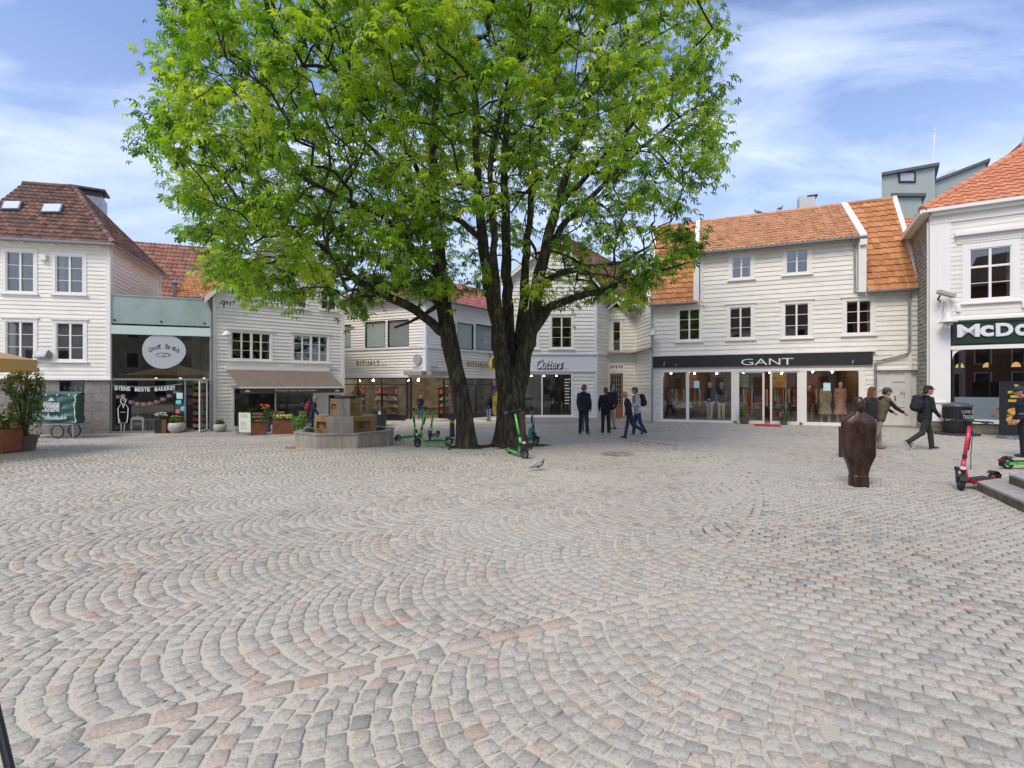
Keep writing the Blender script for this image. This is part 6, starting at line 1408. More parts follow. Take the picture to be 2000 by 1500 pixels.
    if sole:
        m = MB()
        for i in (0,1):
            a = J['a%d'%i]; th, kn = legs[i]; pitch = R(max(-60, min(25, (th-kn)))); ft = Vector((math.cos(pitch),0,math.sin(pitch))); dn = Vector((math.sin(pitch),0,-math.cos(pitch)))
            cap(m, a+dn*.068-ft*.04, a+dn*.068+ft*.15, .014, .014)
            for o in (-.022,.022): cap(m, a+dn*.068-ft*.04+Vector((0,o,0)), a+dn*.068+ft*.14+Vector((0,o,0)), .014, .014)
        parts('soles', m, sole, .009, .6, 0)
    # hair / cap
    m = MB(); hc = mat('hair_%d_%d' % (hair[0]*999, hair[1]*999), hair, .8, col2=tuple(c*.5 for c in hair), scale=60, bump=.5, bscale=80, stretch=(1,1,.2))
    if bald: 
        m.ell(HP(-.055,0,-.02), (.058,.083,.06), 14, 8, rot=hq)
    else:
        m.ell(HP(-.025,0,.052), (.098,.088,.096), 16, 10, rot=hq); m.ell(HP(-.058,0,-.01), (.062,.08,.078), 14, 10, rot=hq)
        if longhair: cap(m, HP(-.07,0,-.02), HP(-.09,0,-.24), .07, .05); cap(m, HP(-.04,.06,0), HP(-.05,.07,-.18), .035, .03); cap(m, HP(-.04,-.06,0), HP(-.05,-.07,-.18), .035, .03)
    fuse(m, .012, 'hair', hc, sk, 1)
    if cap_c:
        m = MB(); m.ell(HP(-.01,0,.075), (.112,.094,.078), 16, 10, rot=hq); 
        cm = mat('cap_%d_%d' % (cap_c[0]*999, cap_c[2]*999), cap_c, .8); 
        for o in (-.04,-.015,.015,.04): cap(m, HP(.07,o,.055), HP(.165-abs(o)*.6,o,.045), .011, .009)
        fuse(m, .011, 'cap', cm, sk, 1)
    m = MB()
    for sd_ in (1,-1): m.ell(HP(.088, sd_*.031, .008), (.006,.012,.006), 8, 5)
    m.build('eyes', DARK, sk)
    if pack:
        m = MB(); c = chest+Vector((-.215,0,-.02)); q = Matrix.Rotation(ln, 3, 'Y'); m.ell(c, (.13,.165,.24), 16, 10, rot=q); m.ell(c+Vector((-.08,0,-.09)), (.09,.13,.13), 12, 8); cap(m, c+Vector((0,-.1,.16)), c+Vector((0,.1,.16)), .07, .07)
        pk = parts('backpack', m, pack, .016)
        m = MB()
        for sd_ in (1,-1): m.tube([c+Vector((.06,sd_*.10,.2)), sh+Vector((-.02,sd_*.11,.085)), sh+Vector((.09,sd_*.115,.0)), chest+Vector((.125,sd_*.12,-.05)), chest+Vector((.02,sd_*.17,-.2)), c+Vector((.08,sd_*.13,-.18))], .017, 6)
        m.build('straps', mat('strap_dark', (.02,.02,.02), .7), sk)
    if bag:
        c = J['w1']+Vector((0,0,-.28)); m = MB(); m.hexa([tuple(c+Vector(p)) for p in ((-.16,-.05,-.2),(.16,-.05,-.2),(.16,.05,-.2),(-.16,.05,-.2),(-.13,-.03,.12),(.13,-.03,.12),(.13,.03,.12),(-.13,.03,.12))]); m.tube([c+Vector((-.08,0,.12)), J['w1']+Vector((0,0,-.05)), c+Vector((.08,0,.12))], .01, 5)
        fuse(m, .014, 'bag', mat('bag_%d' % (bag[0]*999), bag, .7), sk, 1)
    sk.location = (x, y, z); sk.rotation_euler = (0, 0, rot); sk.scale = (s, s, s); OFF[sk.name] = Vector((x, y, z)); return sk
def at_px(px, py, headpy):
    g = G(px, py); return g, (py-headpy)/F_PX*g.y
NAVY = (.012,.017,.035)
def put(label, px, py, hp, rotdeg, **k):
    g, H = at_px(px, py, hp); person(label, g.x, g.y, g.z, R(rotdeg), H=H, **k)
# facing: rot 0 = towards picture right, 90 = away from camera, 180 = left, -90 = to camera
put('person in a hooded navy jacket and dark trousers standing with back to the camera', 1140, 850, 753, 60, head=(20,-25), legs=((3,0),(-3,0)), stance=.09, top=(.010,.02,.045), bottom=(.035,.03,.035), shoes=(.6,.6,.6), hair=(.22,.12,.05), hood=True, arms=((4,8,9),(6,12,10)), build=1.08)
put('person in light blue jeans almost hidden behind the hooded navy jacket', 1142, 844, 765, 70, top=(.03,.035,.05), bottom=(.16,.22,.32), shoes=(.5,.5,.5), legs=((2,0),(-2,0)), build=.85)
put('person in a black sweatshirt and white trainers seen from behind', 1183, 849, 758, 85, head=(8,15), legs=((3,2),(-3,0)), stance=.03, top=(.008,.008,.010), bottom=(.018,.018,.022), shoes=(.65,.65,.65), hair=(.11,.07,.035), arms=((6,25,12),(6,25,12)), build=1.05)
put('person in a black tracksuit top and beige trousers facing the camera', 1195, 838, 753, -70, head=(5,10), top=(.010,.010,.011), bottom=(.48,.40,.30), shoes=(.02,.02,.02), hair=(.02,.017,.015), legs=((2,0),(-2,0)))
put('elderly balding person striding left in a long navy coat', 1229, 856, 764, 180, lean=9, head=(18,0), legs=((14,4),(-22,38)), top=(.012,.018,.04), bottom=(.02,.045,.11), shoes=(.015,.013,.013), hair=(.5,.45,.4), bald=True, coat=.12, arms=((8,10,6),(-14,18,6)))
put('person with a cap, white shirt and large black backpack walking behind the navy coat', 1245, 851, 757, 180, lean=5, head=(4,0), legs=((-10,20),(10,3)), top=(.55,.53,.52), bottom=(.025,.055,.13), shoes=(.55,.55,.55), cap_c=(.12,.085,.06), pack=(.015,.015,.017), arms=((10,55,8),(10,50,8)), build=1.05)
put('person in a hooded vest jacket, grey cap and beige trousers walking behind the statue', 1716, 878, 757, -5, lean=16, head=(16,0), legs=((8,4),(-14,12)), top=(.012,.012,.014), vest=(.13,.11,.065), bottom=(.40,.32,.23), shoes=(.42,.2,.05), cap_c=(.07,.085,.10), hair=(.06,.035,.02), arms=((38,18,6),(40,18,5)), hood=True, build=1.1)
put('person with brown hair half hidden behind the grey cap walker', 1697, 880, 757, 0, lean=6, head=(5,0), legs=((6,2),(-6,4)), top=(.02,.018,.02), bottom=(.03,.03,.035), hair=(.16,.07,.03), longhair=True, female=True)
put('person in a black jacket and cap with a dark backpack walking to the right', 1806, 879, 752, -8, lean=5, head=(2,-12), legs=((26,20),(-16,40)), top=(.014,.016,.022), bottom=(.035,.035,.024), shoes=(.02,.02,.025), sole=(.7,.7,.7), cap_c=(.012,.014,.02), pack=(.02,.028,.038), hood=True, arms=((-4,40,8),(8,30,8)), build=1.06)
put('person in a dark navy suit and cap at the right edge of the square', 1999, 893, 757, 150, head=(28,0), legs=((2,0),(-2,0)), top=(.012,.018,.05), bottom=(.010,.014,.03), shoes=(.02,.02,.02), cap_c=(.02,.03,.045), arms=((-4,42,8),(-4,40,8)), build=1.15)
put('person in a dark top and light blue jeans walking away between the trunks', 955, 823, 770, 80, head=(12,0), legs=((6,6),(-8,14)), top=(.014,.012,.03), bottom=(.17,.27,.38), hair=(.07,.025,.025), longhair=True, female=True, arms=((10,25,8),(-6,15,8)), pack=(.02,.015,.02))
put('person in black with blue jeans standing in the corner shop doorway', 821, 822, 771, -70, head=(20,0), legs=((3,0),(-3,0)), top=(.012,.012,.016), bottom=(.10,.14,.24), shoes=(.6,.6,.55), arms=((20,80,6),(20,80,6)))
put('grey haired person with a red backpack standing by the fountain', 609, 849, 774, 25, lean=10, head=(14,0), legs=((3,0),(-3,2)), top=(.014,.022,.05), bottom=(.025,.04,.08), shoes=(.02,.02,.02), hair=(.33,.30,.27), pack=(.30,.025,.05), coat=.12, arms=((10,20,6),(10,25,6)))

# mannequins in the clothes shop
MAN = mat('mannequin_cream', (.62,.54,.42), .45)
def mann(label, px, **k):
    u = UC(px); o = k.pop('o', -.55); p = FC.W(u, GC+.17, o); k.setdefault('head', (0,0))
    person(label, p.x, p.y, p.z, math.atan2(FC.n.y, FC.n.x)+R(k.pop('yaw', 0)), H=k.pop('H', 1.78), cat='mannequin', name='mannequin', skin=MAN, bald=True, hair=(.62,.54,.42), shoes=(.62,.54,.42), group='mannequins in the clothes shop', **k)
mann('mannequin in a pale blouse and wide khaki trousers in the right shop window', 1617, top=(.45,.33,.19), bottom=(.30,.24,.12), legs=((4,0),(-4,0)), stance=.05, female=True, skirt=(.33,.27,.14))
mann('mannequin in a flowery long dress in the right shop window', 1647, top=(.42,.20,.13), bottom=(.4,.2,.14), female=True, skirt=(.45,.24,.17))
mann('mannequin in a blue and white top with khaki shorts in the left shop window', 1409, top=(.35,.40,.48), bottom=(.62,.54,.42), female=True, skirt=None, vest=(.03,.035,.06), yaw=8)
mann('mannequin in a dark blazer and light yellow trousers in the left shop window', 1386, top=(.02,.022,.03), bottom=(.50,.48,.50), yaw=-15, legs=((6,0),(-6,0)))
mann('small mannequin in a grey shirt and black trousers at the far left shop window', 1309, top=(.28,.29,.32), bottom=(.02,.02,.02), H=1.45, o=-1.0)
mann('mannequin in orange clothes at the back of the right shop window', 1594, top=(.45,.13,.05), bottom=(.40,.18,.08), o=-1.7, H=1.6)

# ------------------------------------------------------------------ bronze statue
def statue():
    g = G(1677, 949); r = empty('statue', g, 'dark brown bronze block-like human figure standing on the cobbles', 'statue')
    BZ = mat('rusted_bronze', (.040,.022,.015), .34, .5, col2=(.11,.062,.042), scale=5, detail=10, lo=.4, hi=.7, bump=.5, bscale=22, stretch=(1.4,1.4,.6))
    m = MB(); k = 8.62*g.y/8.72/1000*1.0; hw = lambda px: px*g.y/F_PX
    sec = [(0,16.8,15),(20,16.4,15),(21.5,15.4,13.5),(30,17.2,14),(40,20,15),(50,24,16),(59,28.6,16.5),(64,29.2,16.5),(90,29.0,16.5),(112,30.2,17.5),(123,30.2,17),(129,28.5,15.5),(134,23.5,13),(139,16,11),(143,9.5,9),(146,7.2,8),(150,7.4,8.5)]
    m.loft([((0,0,hw(z)), hw(a), hw(b)) for z, a, b in sec], 40, p=3.4)
    m.ell((0,-.02,hw(161)), (hw(10.3), hw(11.5), hw(13.8)), 24, 18); m.ell((0,-.05,hw(154)), (hw(8), hw(9), hw(9)), 16, 12)
    cap(m, (0,-hw(12.5),hw(162)), (0,-hw(14),hw(156)), .012, .017, 8); cap(m, (-.03,-hw(12),hw(149.5)), (.03,-hw(12),hw(149.5)), .010, .010, 6)
    for sx in (-1,1): m.ell((sx*hw(10.2),0,hw(160)), (.012,.022,.035), 8, 6)
    for sx in (-1,1): cap(m, (sx*hw(25.5),-.0,hw(122)), (sx*hw(26.5),.0,hw(80)), .055, .05, 12)
    # chest hollow: front plate edge
    cap(m, (-hw(14),-hw(16),hw(112)), (0,-hw(17),hw(104)), .012, .012, 8); cap(m, (hw(14),-hw(16),hw(112)), (0,-hw(17),hw(104)), .012, .012, 8)
    o = fuse(m, .012, 'body', BZ, None, 2); o.parent = r; r.rotation_euler = (0,0,R(-12)); r.scale = (.95,.95,1)
    q = G(1651, 893); m = MB(); m.M = Matrix.Translation(q) @ Matrix.Rotation(R(-25), 4, 'Z'); m.box(-.13,.26,-.05,.05,0,.74)
    tag(rebase(m.build('metal_slab', mat('dark_slab', (.025,.03,.03), .5, .3, col2=(.05,.04,.03), scale=4))), 'dark upright metal slab just behind the bronze figure', 'slab')
statue()

# ------------------------------------------------------------------ fountain
def fountain():
    c = Vector((-5.12, 15.05, gz(-5.12,15.05))); r = empty('fountain', c, 'stepped octagonal concrete fountain with brass niches left of the trees', 'fountain')
    CO = mat('board_marked_concrete', (.36,.32,.26), .85, col2=(.20,.175,.14), scale=2.5, detail=9, lo=.4, hi=.72, bump=.5, bscale=20, stretch=(3,3,.5))
    BRS = mat('brass_panel', (.42,.24,.06), .45, .3, col2=(.16,.09,.03), scale=3, detail=8, lo=.4, hi=.7, bump=.15)
    rot = R(-90)+R(8)
    def ring(ap, z0, z1, inner=None, m=None):
        m = m or MB(); Ro = ap/math.cos(math.pi/8); Ri = inner/math.cos(math.pi/8) if inner else 0
        for k in range(8):
            a0, a1 = rot-math.pi/8+k*math.pi/4, rot+math.pi/8+k*math.pi/4; g_ = .003
            o0 = c+Vector((math.cos(a0)*Ro, math.sin(a0)*Ro, 0)); o1 = c+Vector((math.cos(a1)*Ro, math.sin(a1)*Ro, 0)); i0 = c+Vector((math.cos(a0)*Ri, math.sin(a0)*Ri, 0)); i1 = c+Vector((math.cos(a1)*Ri, math.sin(a1)*Ri, 0))
            Z0, Z1 = Vector((0,0,z0)), Vector((0,0,z1)); m.hexa([o0+Z0, o1+Z0, i1+Z0, i0+Z0, o0+Z1, o1+Z1, i1+Z1, i0+Z1])
        return m
    m = ring(1.37, -.1, .44, 1.20); m.build('basin', CO, r)
    m = ring(1.395, .44, .485, 1.17); m.build('basin_rim', mat('concrete_rim', (.33,.30,.26), .8, col2=(.2,.18,.15), scale=4, bump=.3), r)
    m = ring(1.2, -.1, .36); m.build('water', mat('dark_water', (.05,.045,.03), .06), r)
    def tier(ap, z0, z1, nm):
        side = 2*ap*math.tan(math.pi/8); blk = MB(); br = MB()
        core = ring(ap*.72, z0, z1-.06); core.build(nm+'_core', BRS, r)
        for k in range(8):
            a = rot+k*math.pi/4; n = Vector((math.cos(a), math.sin(a), 0)); t = Vector((-math.sin(a), math.cos(a), 0))
            def bx(M_, s0, s1, d0, d1, a0, a1): M_.hexa([c+t*s0+n*d1+Vector((0,0,a0)), c+t*s1+n*d1+Vector((0,0,a0)), c+t*s1+n*d0+Vector((0,0,a0)), c+t*s0+n*d0+Vector((0,0,a0)), c+t*s0+n*d1+Vector((0,0,a1)), c+t*s1+n*d1+Vector((0,0,a1)), c+t*s1+n*d0+Vector((0,0,a1)), c+t*s0+n*d0+Vector((0,0,a1))])
            if k % 2 == 0: bx(blk, -side/2, side/2, ap*.6, ap, z0, z1)
            else:
                h = z1-z0; s = side/2-.003; bx(br, -s, s, ap*.6, ap-.01, z0+h*.72, z1-.012); bx(br, -s, s, ap*.6, ap-.01, z0, z0+h*.38); bx(br, -s, -s*.72, ap*.6, ap-.012, z0+h*.38, z0+h*.72); bx(br, s*.72, s, ap*.6, ap-.012, z0+h*.38, z0+h*.72)
        blk.build(nm+'_blocks', CO, r); br.build(nm+'_niches', BRS, r)
    tier(.86, .36, .93, 'lower_tier'); tier(.45, .90, 1.44, 'upper_tier')
    m = ring(.30, 1.40, 1.50); m = ring(.34, 1.49, 1.53, m=m); m.build('top_bowl', mat('dark_bowl', (.1,.09,.07), .6), r)
fountain()

# ------------------------------------------------------------------ scooters
def scooter(colname, col, label, group):
    r = bpy.data.objects.new('electric_scooter', None); C.objects.link(r); OFF[r.name] = Vector((0,0,0)); tag(r, label, 'scooter', group)
    PC = mat('scooter_'+colname, col, .35, coat=.4); BK = mat('rubber_black', (.018,.018,.02), .7); GR = mat('scooter_grey', (.12,.12,.13), .5)
    WB = .92; rw = .122
    def wheel(x, nm):
        m = MB(); segs = 28
        for k in range(segs):
            a0, a1 = 2*math.pi*k/segs, 2*math.pi*(k+1)/segs
            pr = [(rw-.035,-.02),(rw-.012,-.028),(rw,-.014),(rw,.014),(rw-.012,.028),(rw-.035,.02)]
            for i in range(len(pr)-1):
                q = [(x+pr[i][0]*math.cos(a0), pr[i][1], rw+pr[i][0]*math.sin(a0)), (x+pr[i][0]*math.cos(a1), pr[i][1], rw+pr[i][0]*math.sin(a1)), (x+pr[i+1][0]*math.cos(a1), pr[i+1][1], rw+pr[i+1][0]*math.sin(a1)), (x+pr[i+1][0]*math.cos(a0), pr[i+1][1], rw+pr[i+1][0]*math.sin(a0))]; m.quad(*q)
        w = m.build(nm, BK, r, True); m = MB(); m.tube([(x,-.03,rw),(x,.03,rw)], .035, 12); 
        for k in range(6): a = math.pi/3*k; m.tube([(x,0,rw),(x+(rw-.035)*math.cos(a),0,rw+(rw-.035)*math.sin(a))], .012, 5)
        m.tube([(x+(rw-.038)*math.cos(2*math.pi*k/20), 0, rw+(rw-.038)*math.sin(2*math.pi*k/20)) for k in range(21)], .012, 5); m.build('rim', GR, w)
    wheel(0, 'front_wheel'); wheel(-WB, 'rear_wheel')
    m = MB(); m.hexa([(-WB+.14,-.075,.10),(-.26,-.075,.10),(-.26,.075,.10),(-WB+.14,.075,.10),(-WB+.10,-.085,.165),(-.20,-.085,.165),(-.20,.085,.165),(-WB+.10,.085,.165)])
    for s_ in (-1,1): m.hexa([(-WB-.01,s_*.055-.008,.10),(-WB+.2,s_*.055-.008,.10),(-WB+.2,s_*.055+.008,.10),(-WB-.01,s_*.055+.008,.10),(-WB-.03,s_*.055-.008,.15),(-WB+.2,s_*.055-.008,.16),(-WB+.2,s_*.055+.008,.16),(-WB-.03,s_*.055+.008,.15)])
    dk = m.build('deck', PC, r); m = MB(); m.box(-WB+.14,-.24,-.07,.07,.166,.176); m.build('grip_mat', BK, dk)
    # neck from deck up to the head tube
    m = MB(); m.tube([(-.24,0,.13),(-.17,0,.19),(-.125,0,.36)], [.045,.05,.042], 10, sq=.8); m.build('neck', PC, r, True)
    hx = lambda z: -.10-(z-.4)*.16
    m = MB(); m.tube([(hx(.30),0,.30),(hx(.50),0,.50)], .034, 12); m.tube([(hx(.5),0,.5),(hx(1.06),0,1.06)], .027, 12); st = m.build('stem', PC, r, True)
    m = MB(); m.tube([(hx(.66)-.030,0,.66),(hx(.88)-.030,0,.88)], .028, 10); m.tube([(hx(.52),0,.52),(hx(.58),0,.58)], .031, 10); m.build('battery_cover', BK, st)
    m = MB(); m.tube([(hx(1.06),0,1.06),(hx(1.12),0,1.13)], .026, 10); m.tube([(hx(1.13)-.07,-.29,1.13),(hx(1.13)-.01,-.16,1.14),(hx(1.13),0,1.14),(hx(1.13)-.01,.16,1.14),(hx(1.13)-.07,.29,1.13)], .013, 8); hb = m.build('handlebar', BK, r, True)
    for s_ in (-1,1): m = MB(); m.tube([(hx(1.13)-.04,s_*.20,1.136),(hx(1.13)-.075,s_*.30,1.13)], .019, 8); m.build('grip', GR, hb); m = MB(); m.tube([(hx(1.13)+.02,s_*.12,1.13),(hx(1.13)+.02,s_*.22,1.11)], .007, 5); m.build('brake_lever', BK, hb)
    m = MB(); m.box(hx(1.13)-.04,hx(1.13)+.05,-.045,.045,1.135,1.175,tx=.01,ty=.01); m.tube([(hx(1.1)+.04,.0,1.1),(hx(.9)+.07,.01,.95),(hx(.6)+.04,.0,.6),(hx(.4)+.05,0,.36)], .006, 5); m.build('display_unit', BK, hb)
    m = MB()
    for s_ in (-1,1): m.tube([(hx(.38),s_*.045,.36),(-.03,s_*.05,.24),(0,s_*.048,rw)], [.022,.02,.02], 8)
    m.box(hx(.38)-.04,hx(.38)+.05,-.065,.065,.32,.37); m.build('fork', BK, r)
    def fender(x, a0, a1, nm, mt):
        m = MB(); n = 8; rr = rw+.022
        for k in range(n):
            p, q = R(a0+(a1-a0)*k/n), R(a0+(a1-a0)*(k+1)/n)
            for o0, o1, z0_, z1_ in ((-.045,.045,0,0),): m.hexa([(x+rr*math.cos(p),-.045,rw+rr*math.sin(p)),(x+rr*math.cos(q),-.045,rw+rr*math.sin(q)),(x+rr*math.cos(q),.045,rw+rr*math.sin(q)),(x+rr*math.cos(p),.045,rw+rr*math.sin(p)),(x+(rr+.008)*math.cos(p),-.045,rw+(rr+.008)*math.sin(p)),(x+(rr+.008)*math.cos(q),-.045,rw+(rr+.008)*math.sin(q)),(x+(rr+.008)*math.cos(q),.045,rw+(rr+.008)*math.sin(q)),(x+(rr+.008)*math.cos(p),.045,rw+(rr+.008)*math.sin(p))])
        return m.build(nm, mt, r)
    fender(0, 25, 120, 'front_fender', BK); rf = fender(-WB, 50, 205, 'rear_fender', BK)
    m = MB(); m.box(-WB-.175,-WB-.10,-.035,.035,.17,.21); m.build('tail_light', mat('red_lens', (.3,.01,.01), .3), rf)
    m = MB(); m.box(.02,.06,-.035,.035,.36,.40); m.tube([(.01,0,.38),(.05,0,.38)], .028, 10); m.build('headlight', mat('white_lens', (.7,.7,.7), .2), r)
    m = MB(); m.tube([(-.30,.05,.11),(-.27,.15,.01)], .010, 6); m.build('kickstand', GR, r)
    if colname in ('red', 'green'):
        m = MB(); m.box(-.5,-.3,-.0775,-.0755,.112,.152); m.box(-.5,-.3,.0755,.0775,.112,.152); m.build('side_label', mat('label_pale', (.5,.55,.5), .5), dk)
    return r
def place(r, x, y, z, yaw, roll=0, pitch=0): r.location = (x, y, z); r.rotation_euler = (R(roll), R(pitch), R(yaw))
GC_ = (.10,.55,.06)
def steer(r, deg):
    M_ = Matrix.Rotation(R(deg), 3, 'Z')
    for ch in r.children:
        nm = ch.name.split('.')[0]
        if nm in ('front_wheel','fork','front_fender','headlight','handlebar'):
            c = Vector((-.217 if nm == 'handlebar' else -.05,0,0)); ch.location = c-M_ @ c; ch.rotation_euler = (0,0,R(deg))
s0 = scooter('green', GC_, 'bright green scooter standing nearest the fountain with its front wheel to the left', 'rental scooters')
def yaw_of(f, b): return math.degrees(math.atan2(f.y-b.y, f.x-b.x))
g = G(815, 873); place(s0, g.x, g.y, g.z, 200, roll=-6); steer(s0, 28)
g = G(813, 859); s1 = dup(s0, (g.x, g.y, g.z), R(58), 'green scooter at the back left of the group of three, rear fender to the left'); s1.rotation_euler = (R(4), 0, R(58))
g = G(838, 860); s2 = dup(s0, (g.x, g.y, g.z), R(-100), 'green scooter at the back right of the group of three, facing the camera'); s2.rotation_euler = (R(-4), 0, R(-100))
g = G(1024, 896); s3 = dup(s0, (g.x, g.y, g.z), R(-58), 'green scooter leaning by the red post in front of the right trunk'); s3.rotation_euler = (R(8), 0, R(-68))
g = G(1965, 916); s4 = dup(s0, (g.x+.92, g.y, g.z), 0, 'green scooter at the right edge with only its rear wheel and deck in view'); s4.rotation_euler = (0, 0, R(2))
rs_ = scooter('red', (.62,.025,.06), 'red scooter parked beside the corner of the stone steps', 'rental scooters'); g = G(1868, 957)
place(rs_, g.x+.02, g.y, g.z, 199, roll=-3); steer(rs_, 42)
ts = scooter('teal', (.01,.30,.26), 'teal scooter standing just behind the right tree trunk', 'rental scooters'); g = G(1046, 868); place(ts, g.x, g.y, g.z, -35, roll=-6)
m = MB(); m.hexa([(-.30,-.07,.14),(-.12,-.06,.14),(-.12,.06,.14),(-.30,.07,.14),(-.25,-.05,.5),(-.13,-.045,.55),(-.13,.045,.55),(-.25,.05,.5)]); o = m.build('battery_case', mat('scooter_teal', (.01,.30,.26)), ts)

# ------------------------------------------------------------------ street furniture
g = G(1021, 882); m = MB(); m.tube([(g.x,g.y,g.z-.05),(g.x,g.y,g.z+1.02)], .065, 14); m.lathe([(.07,1.0),(.06,1.05),(.02,1.07)], 14, g)
tag(rebase(m.build('post', mat('rust_red_post', (.085,.035,.03), .7, col2=(.05,.03,.025), scale=6))), 'rust red round post beside the right tree trunk', 'post')
g = G(883, 853); r = empty('bollard', g, 'black bollard with a yellow band left of the leaning trunk', 'bollard')
m = MB(); m.lathe([(.115,0),(.11,.05),(.095,.55)], 16, g); m.build('post', DARK, r, True)
m = MB(); m.lathe([(.10,.55),(.10,.66)], 16, g); m.build('band', mat('band_yellow', (.55,.38,.03), .5), r); m = MB(); m.lathe([(.095,.66),(.105,.68),(.10,.74),(.03,.76)], 16, g); m.build('cap', DARK, r, True)
# black slanted bin
g = G(742, 832); r = empty('litter_bin', g, 'black square litter bin between the fountain and the corner shop', 'bin')
m = MB(); m.M = Matrix.Translation(g) @ Matrix.Rotation(R(8), 4, 'Z'); m.box(-.30,.30,-.25,.25,0,.82,tx=-.02); m.build('body', DARK, r); m = MB(); m.M = Matrix.Translation(g) @ Matrix.Rotation(R(8), 4, 'Z'); m.box(-.33,.33,-.28,.28,.90,.94); m.box(-.33,-.30,-.25,.25,.80,.90); m.box(.30,.33,-.25,.25,.80,.90); m.build('lid', mat('bin_lid', (.10,.10,.12), .3, .4), r)
m = MB(); m.M = Matrix.Translation(g) @ Matrix.Rotation(R(8), 4, 'Z'); m.box(-.05,.08,-.262,-.258,.60,.78); m.build('label', mat('label_pale'), r)
# round bin right
g = G(1869, 849); r = empty('litter_bin', g, 'large round black litter bin with scratched pale lettering in front of the restaurant', 'bin')
m = MB(); m.lathe([(.62,-.02),(.62,.06)], 32, g); m.build('base_plate', mat('cast_iron', (.05,.05,.045), .7), r)
m = MB(); m.lathe([(.36,.06),(.375,.2),(.385,.98)], 32, g); 
for k in range(24): a = 2*math.pi*k/24; m.tube([g+Vector((.38*math.cos(a),.38*math.sin(a),.1)), g+Vector((.39*math.cos(a),.39*math.sin(a),.96))], .012, 5)
bd = m.build('body', mat('bin_black', (.015,.016,.017), .4), r)
m = MB(); m.lathe([(.40,.97),(.42,1.0),(.41,1.06),(.30,1.12),(.1,1.15)], 32, g); m.build('lid', mat('bin_lid2', (.07,.08,.085), .35), r, True)
Fb = Fr(Vector((g.x-.5,g.y-.41)), Vector((g.x+.5,g.y-.46)))
text_obj('I LOVE IT', .40, .10, Fb, .28, g.z+.78, .0, mat('label_pale'), 'lettering', bd, extr=.004); text_obj('TRASH', .34, .14, Fb, .31, g.z+.58, .0, mat('label_pale'), 'lettering', bd, extr=.004)
# grey utility bin at the left house corner
g = G(193, 846); r = empty('utility_box', g, 'battered grey metal box against the stone base corner', 'box'); m = MB(); m.box(g.x-.18,g.x+.18,g.y-.0,g.y+.3,g.z,g.z+.36); m.build('plinth', mat('plinth_grey', (.28,.27,.25), .8), r); m = MB(); m.box(g.x-.20,g.x+.20,g.y-.02,g.y+.32,g.z+.36,g.z+.95); m.build('cabinet', mat('cabinet_grey', (.20,.22,.23), .5, .3, col2=(.12,.13,.14), scale=8), r)
# stone steps at the right
def steps():
    r = empty('stone_steps', G(1908, 960), 'grey granite steps with rough dark risers at the right edge', 'steps'); SM = mat('granite_tread', (.40,.37,.33), .8, col2=(.30,.28,.25), scale=5, bump=.3); RM = mat('rough_riser', (.16,.14,.11), .9, col2=(.06,.06,.045), scale=5, detail=9, bump=.9, bscale=18)
    a = G(1908, 958); b = G(2010, 1006); e = (b-a); e.z = 0; e.normalize(); ba = Vector((.92,.39,0)); 
    def slab(c, z0, z1, L1, L2):
        p = [c, c+e*L1, c+e*L1+ba*L2, c+ba*L2]; m = MB(); m.hexa([Vector((q.x,q.y,z0)) for q in p]+[Vector((q.x,q.y,z1-.03)) for q in p]); m.build('riser', RM, r)
        q0 = Vector((0,0,0)); off = (-e*.0)-Vector((e.y,-e.x,0))*0; m = MB(); m.hexa([Vector((q.x,q.y,z1-.03)) for q in p]+[Vector((q.x,q.y,z1)) for q in p]); m.build('tread', SM, r)
    slab(a, -.05, .15, 4.5, 3.2); c2 = Vector((8.01,7.84,0)); slab(c2, .15, .30, 4.2, 2.2)
steps()
# red door mat and flower pots at the shop door
F = FC
def mat_rug():
    u0, u1 = UC(1470), UC(1519); m = MB(); p = G(1495, 829); 
    m.M = None; m.hexa([F.W(u0,-.05,1.55),F.W(u1,-.05,1.55),F.W(u1,-.05,.3),F.W(u0,-.05,.3),F.W(u0,.02,1.55),F.W(u1,.02,1.55),F.W(u1,.02,.3),F.W(u0,.02,.3)]); tag(rebase(m.build('door_mat', mat('red_mat', (.50,.015,.02), .95, bump=.3, bscale=90))), 'bright red door mat at the clothes shop entrance', 'mat')
mat_rug()
LEAFG = mat('planter_leaf', rough=.5, attr=[(.03,.10,.02),(.07,.20,.03),(.13,.28,.04)], scale=6, trans=.25)
def tuft(c, n, h, spread, w=.012, m=None):
    m = m or MB(); rs = random.Random(int(c[0]*77))
    for k in range(n):
        a = rs.uniform(0, 6.28); l = h*rs.uniform(.6,1.1); o = spread*rs.uniform(.3,1); p0 = Vector(c)+Vector((math.cos(a)*.06, math.sin(a)*.06, 0)); p1 = p0+Vector((math.cos(a)*o*.4, math.sin(a)*o*.4, l*.8)); p2 = p0+Vector((math.cos(a)*o, math.sin(a)*o, l*.75)); sd_ = Vector((-math.sin(a), math.cos(a), 0))*w
        m.add([p0-sd_, p0+sd_, p1-sd_, p1+sd_, p2], [(0,1,3,2),(2,3,4)], rs.random())
    return m
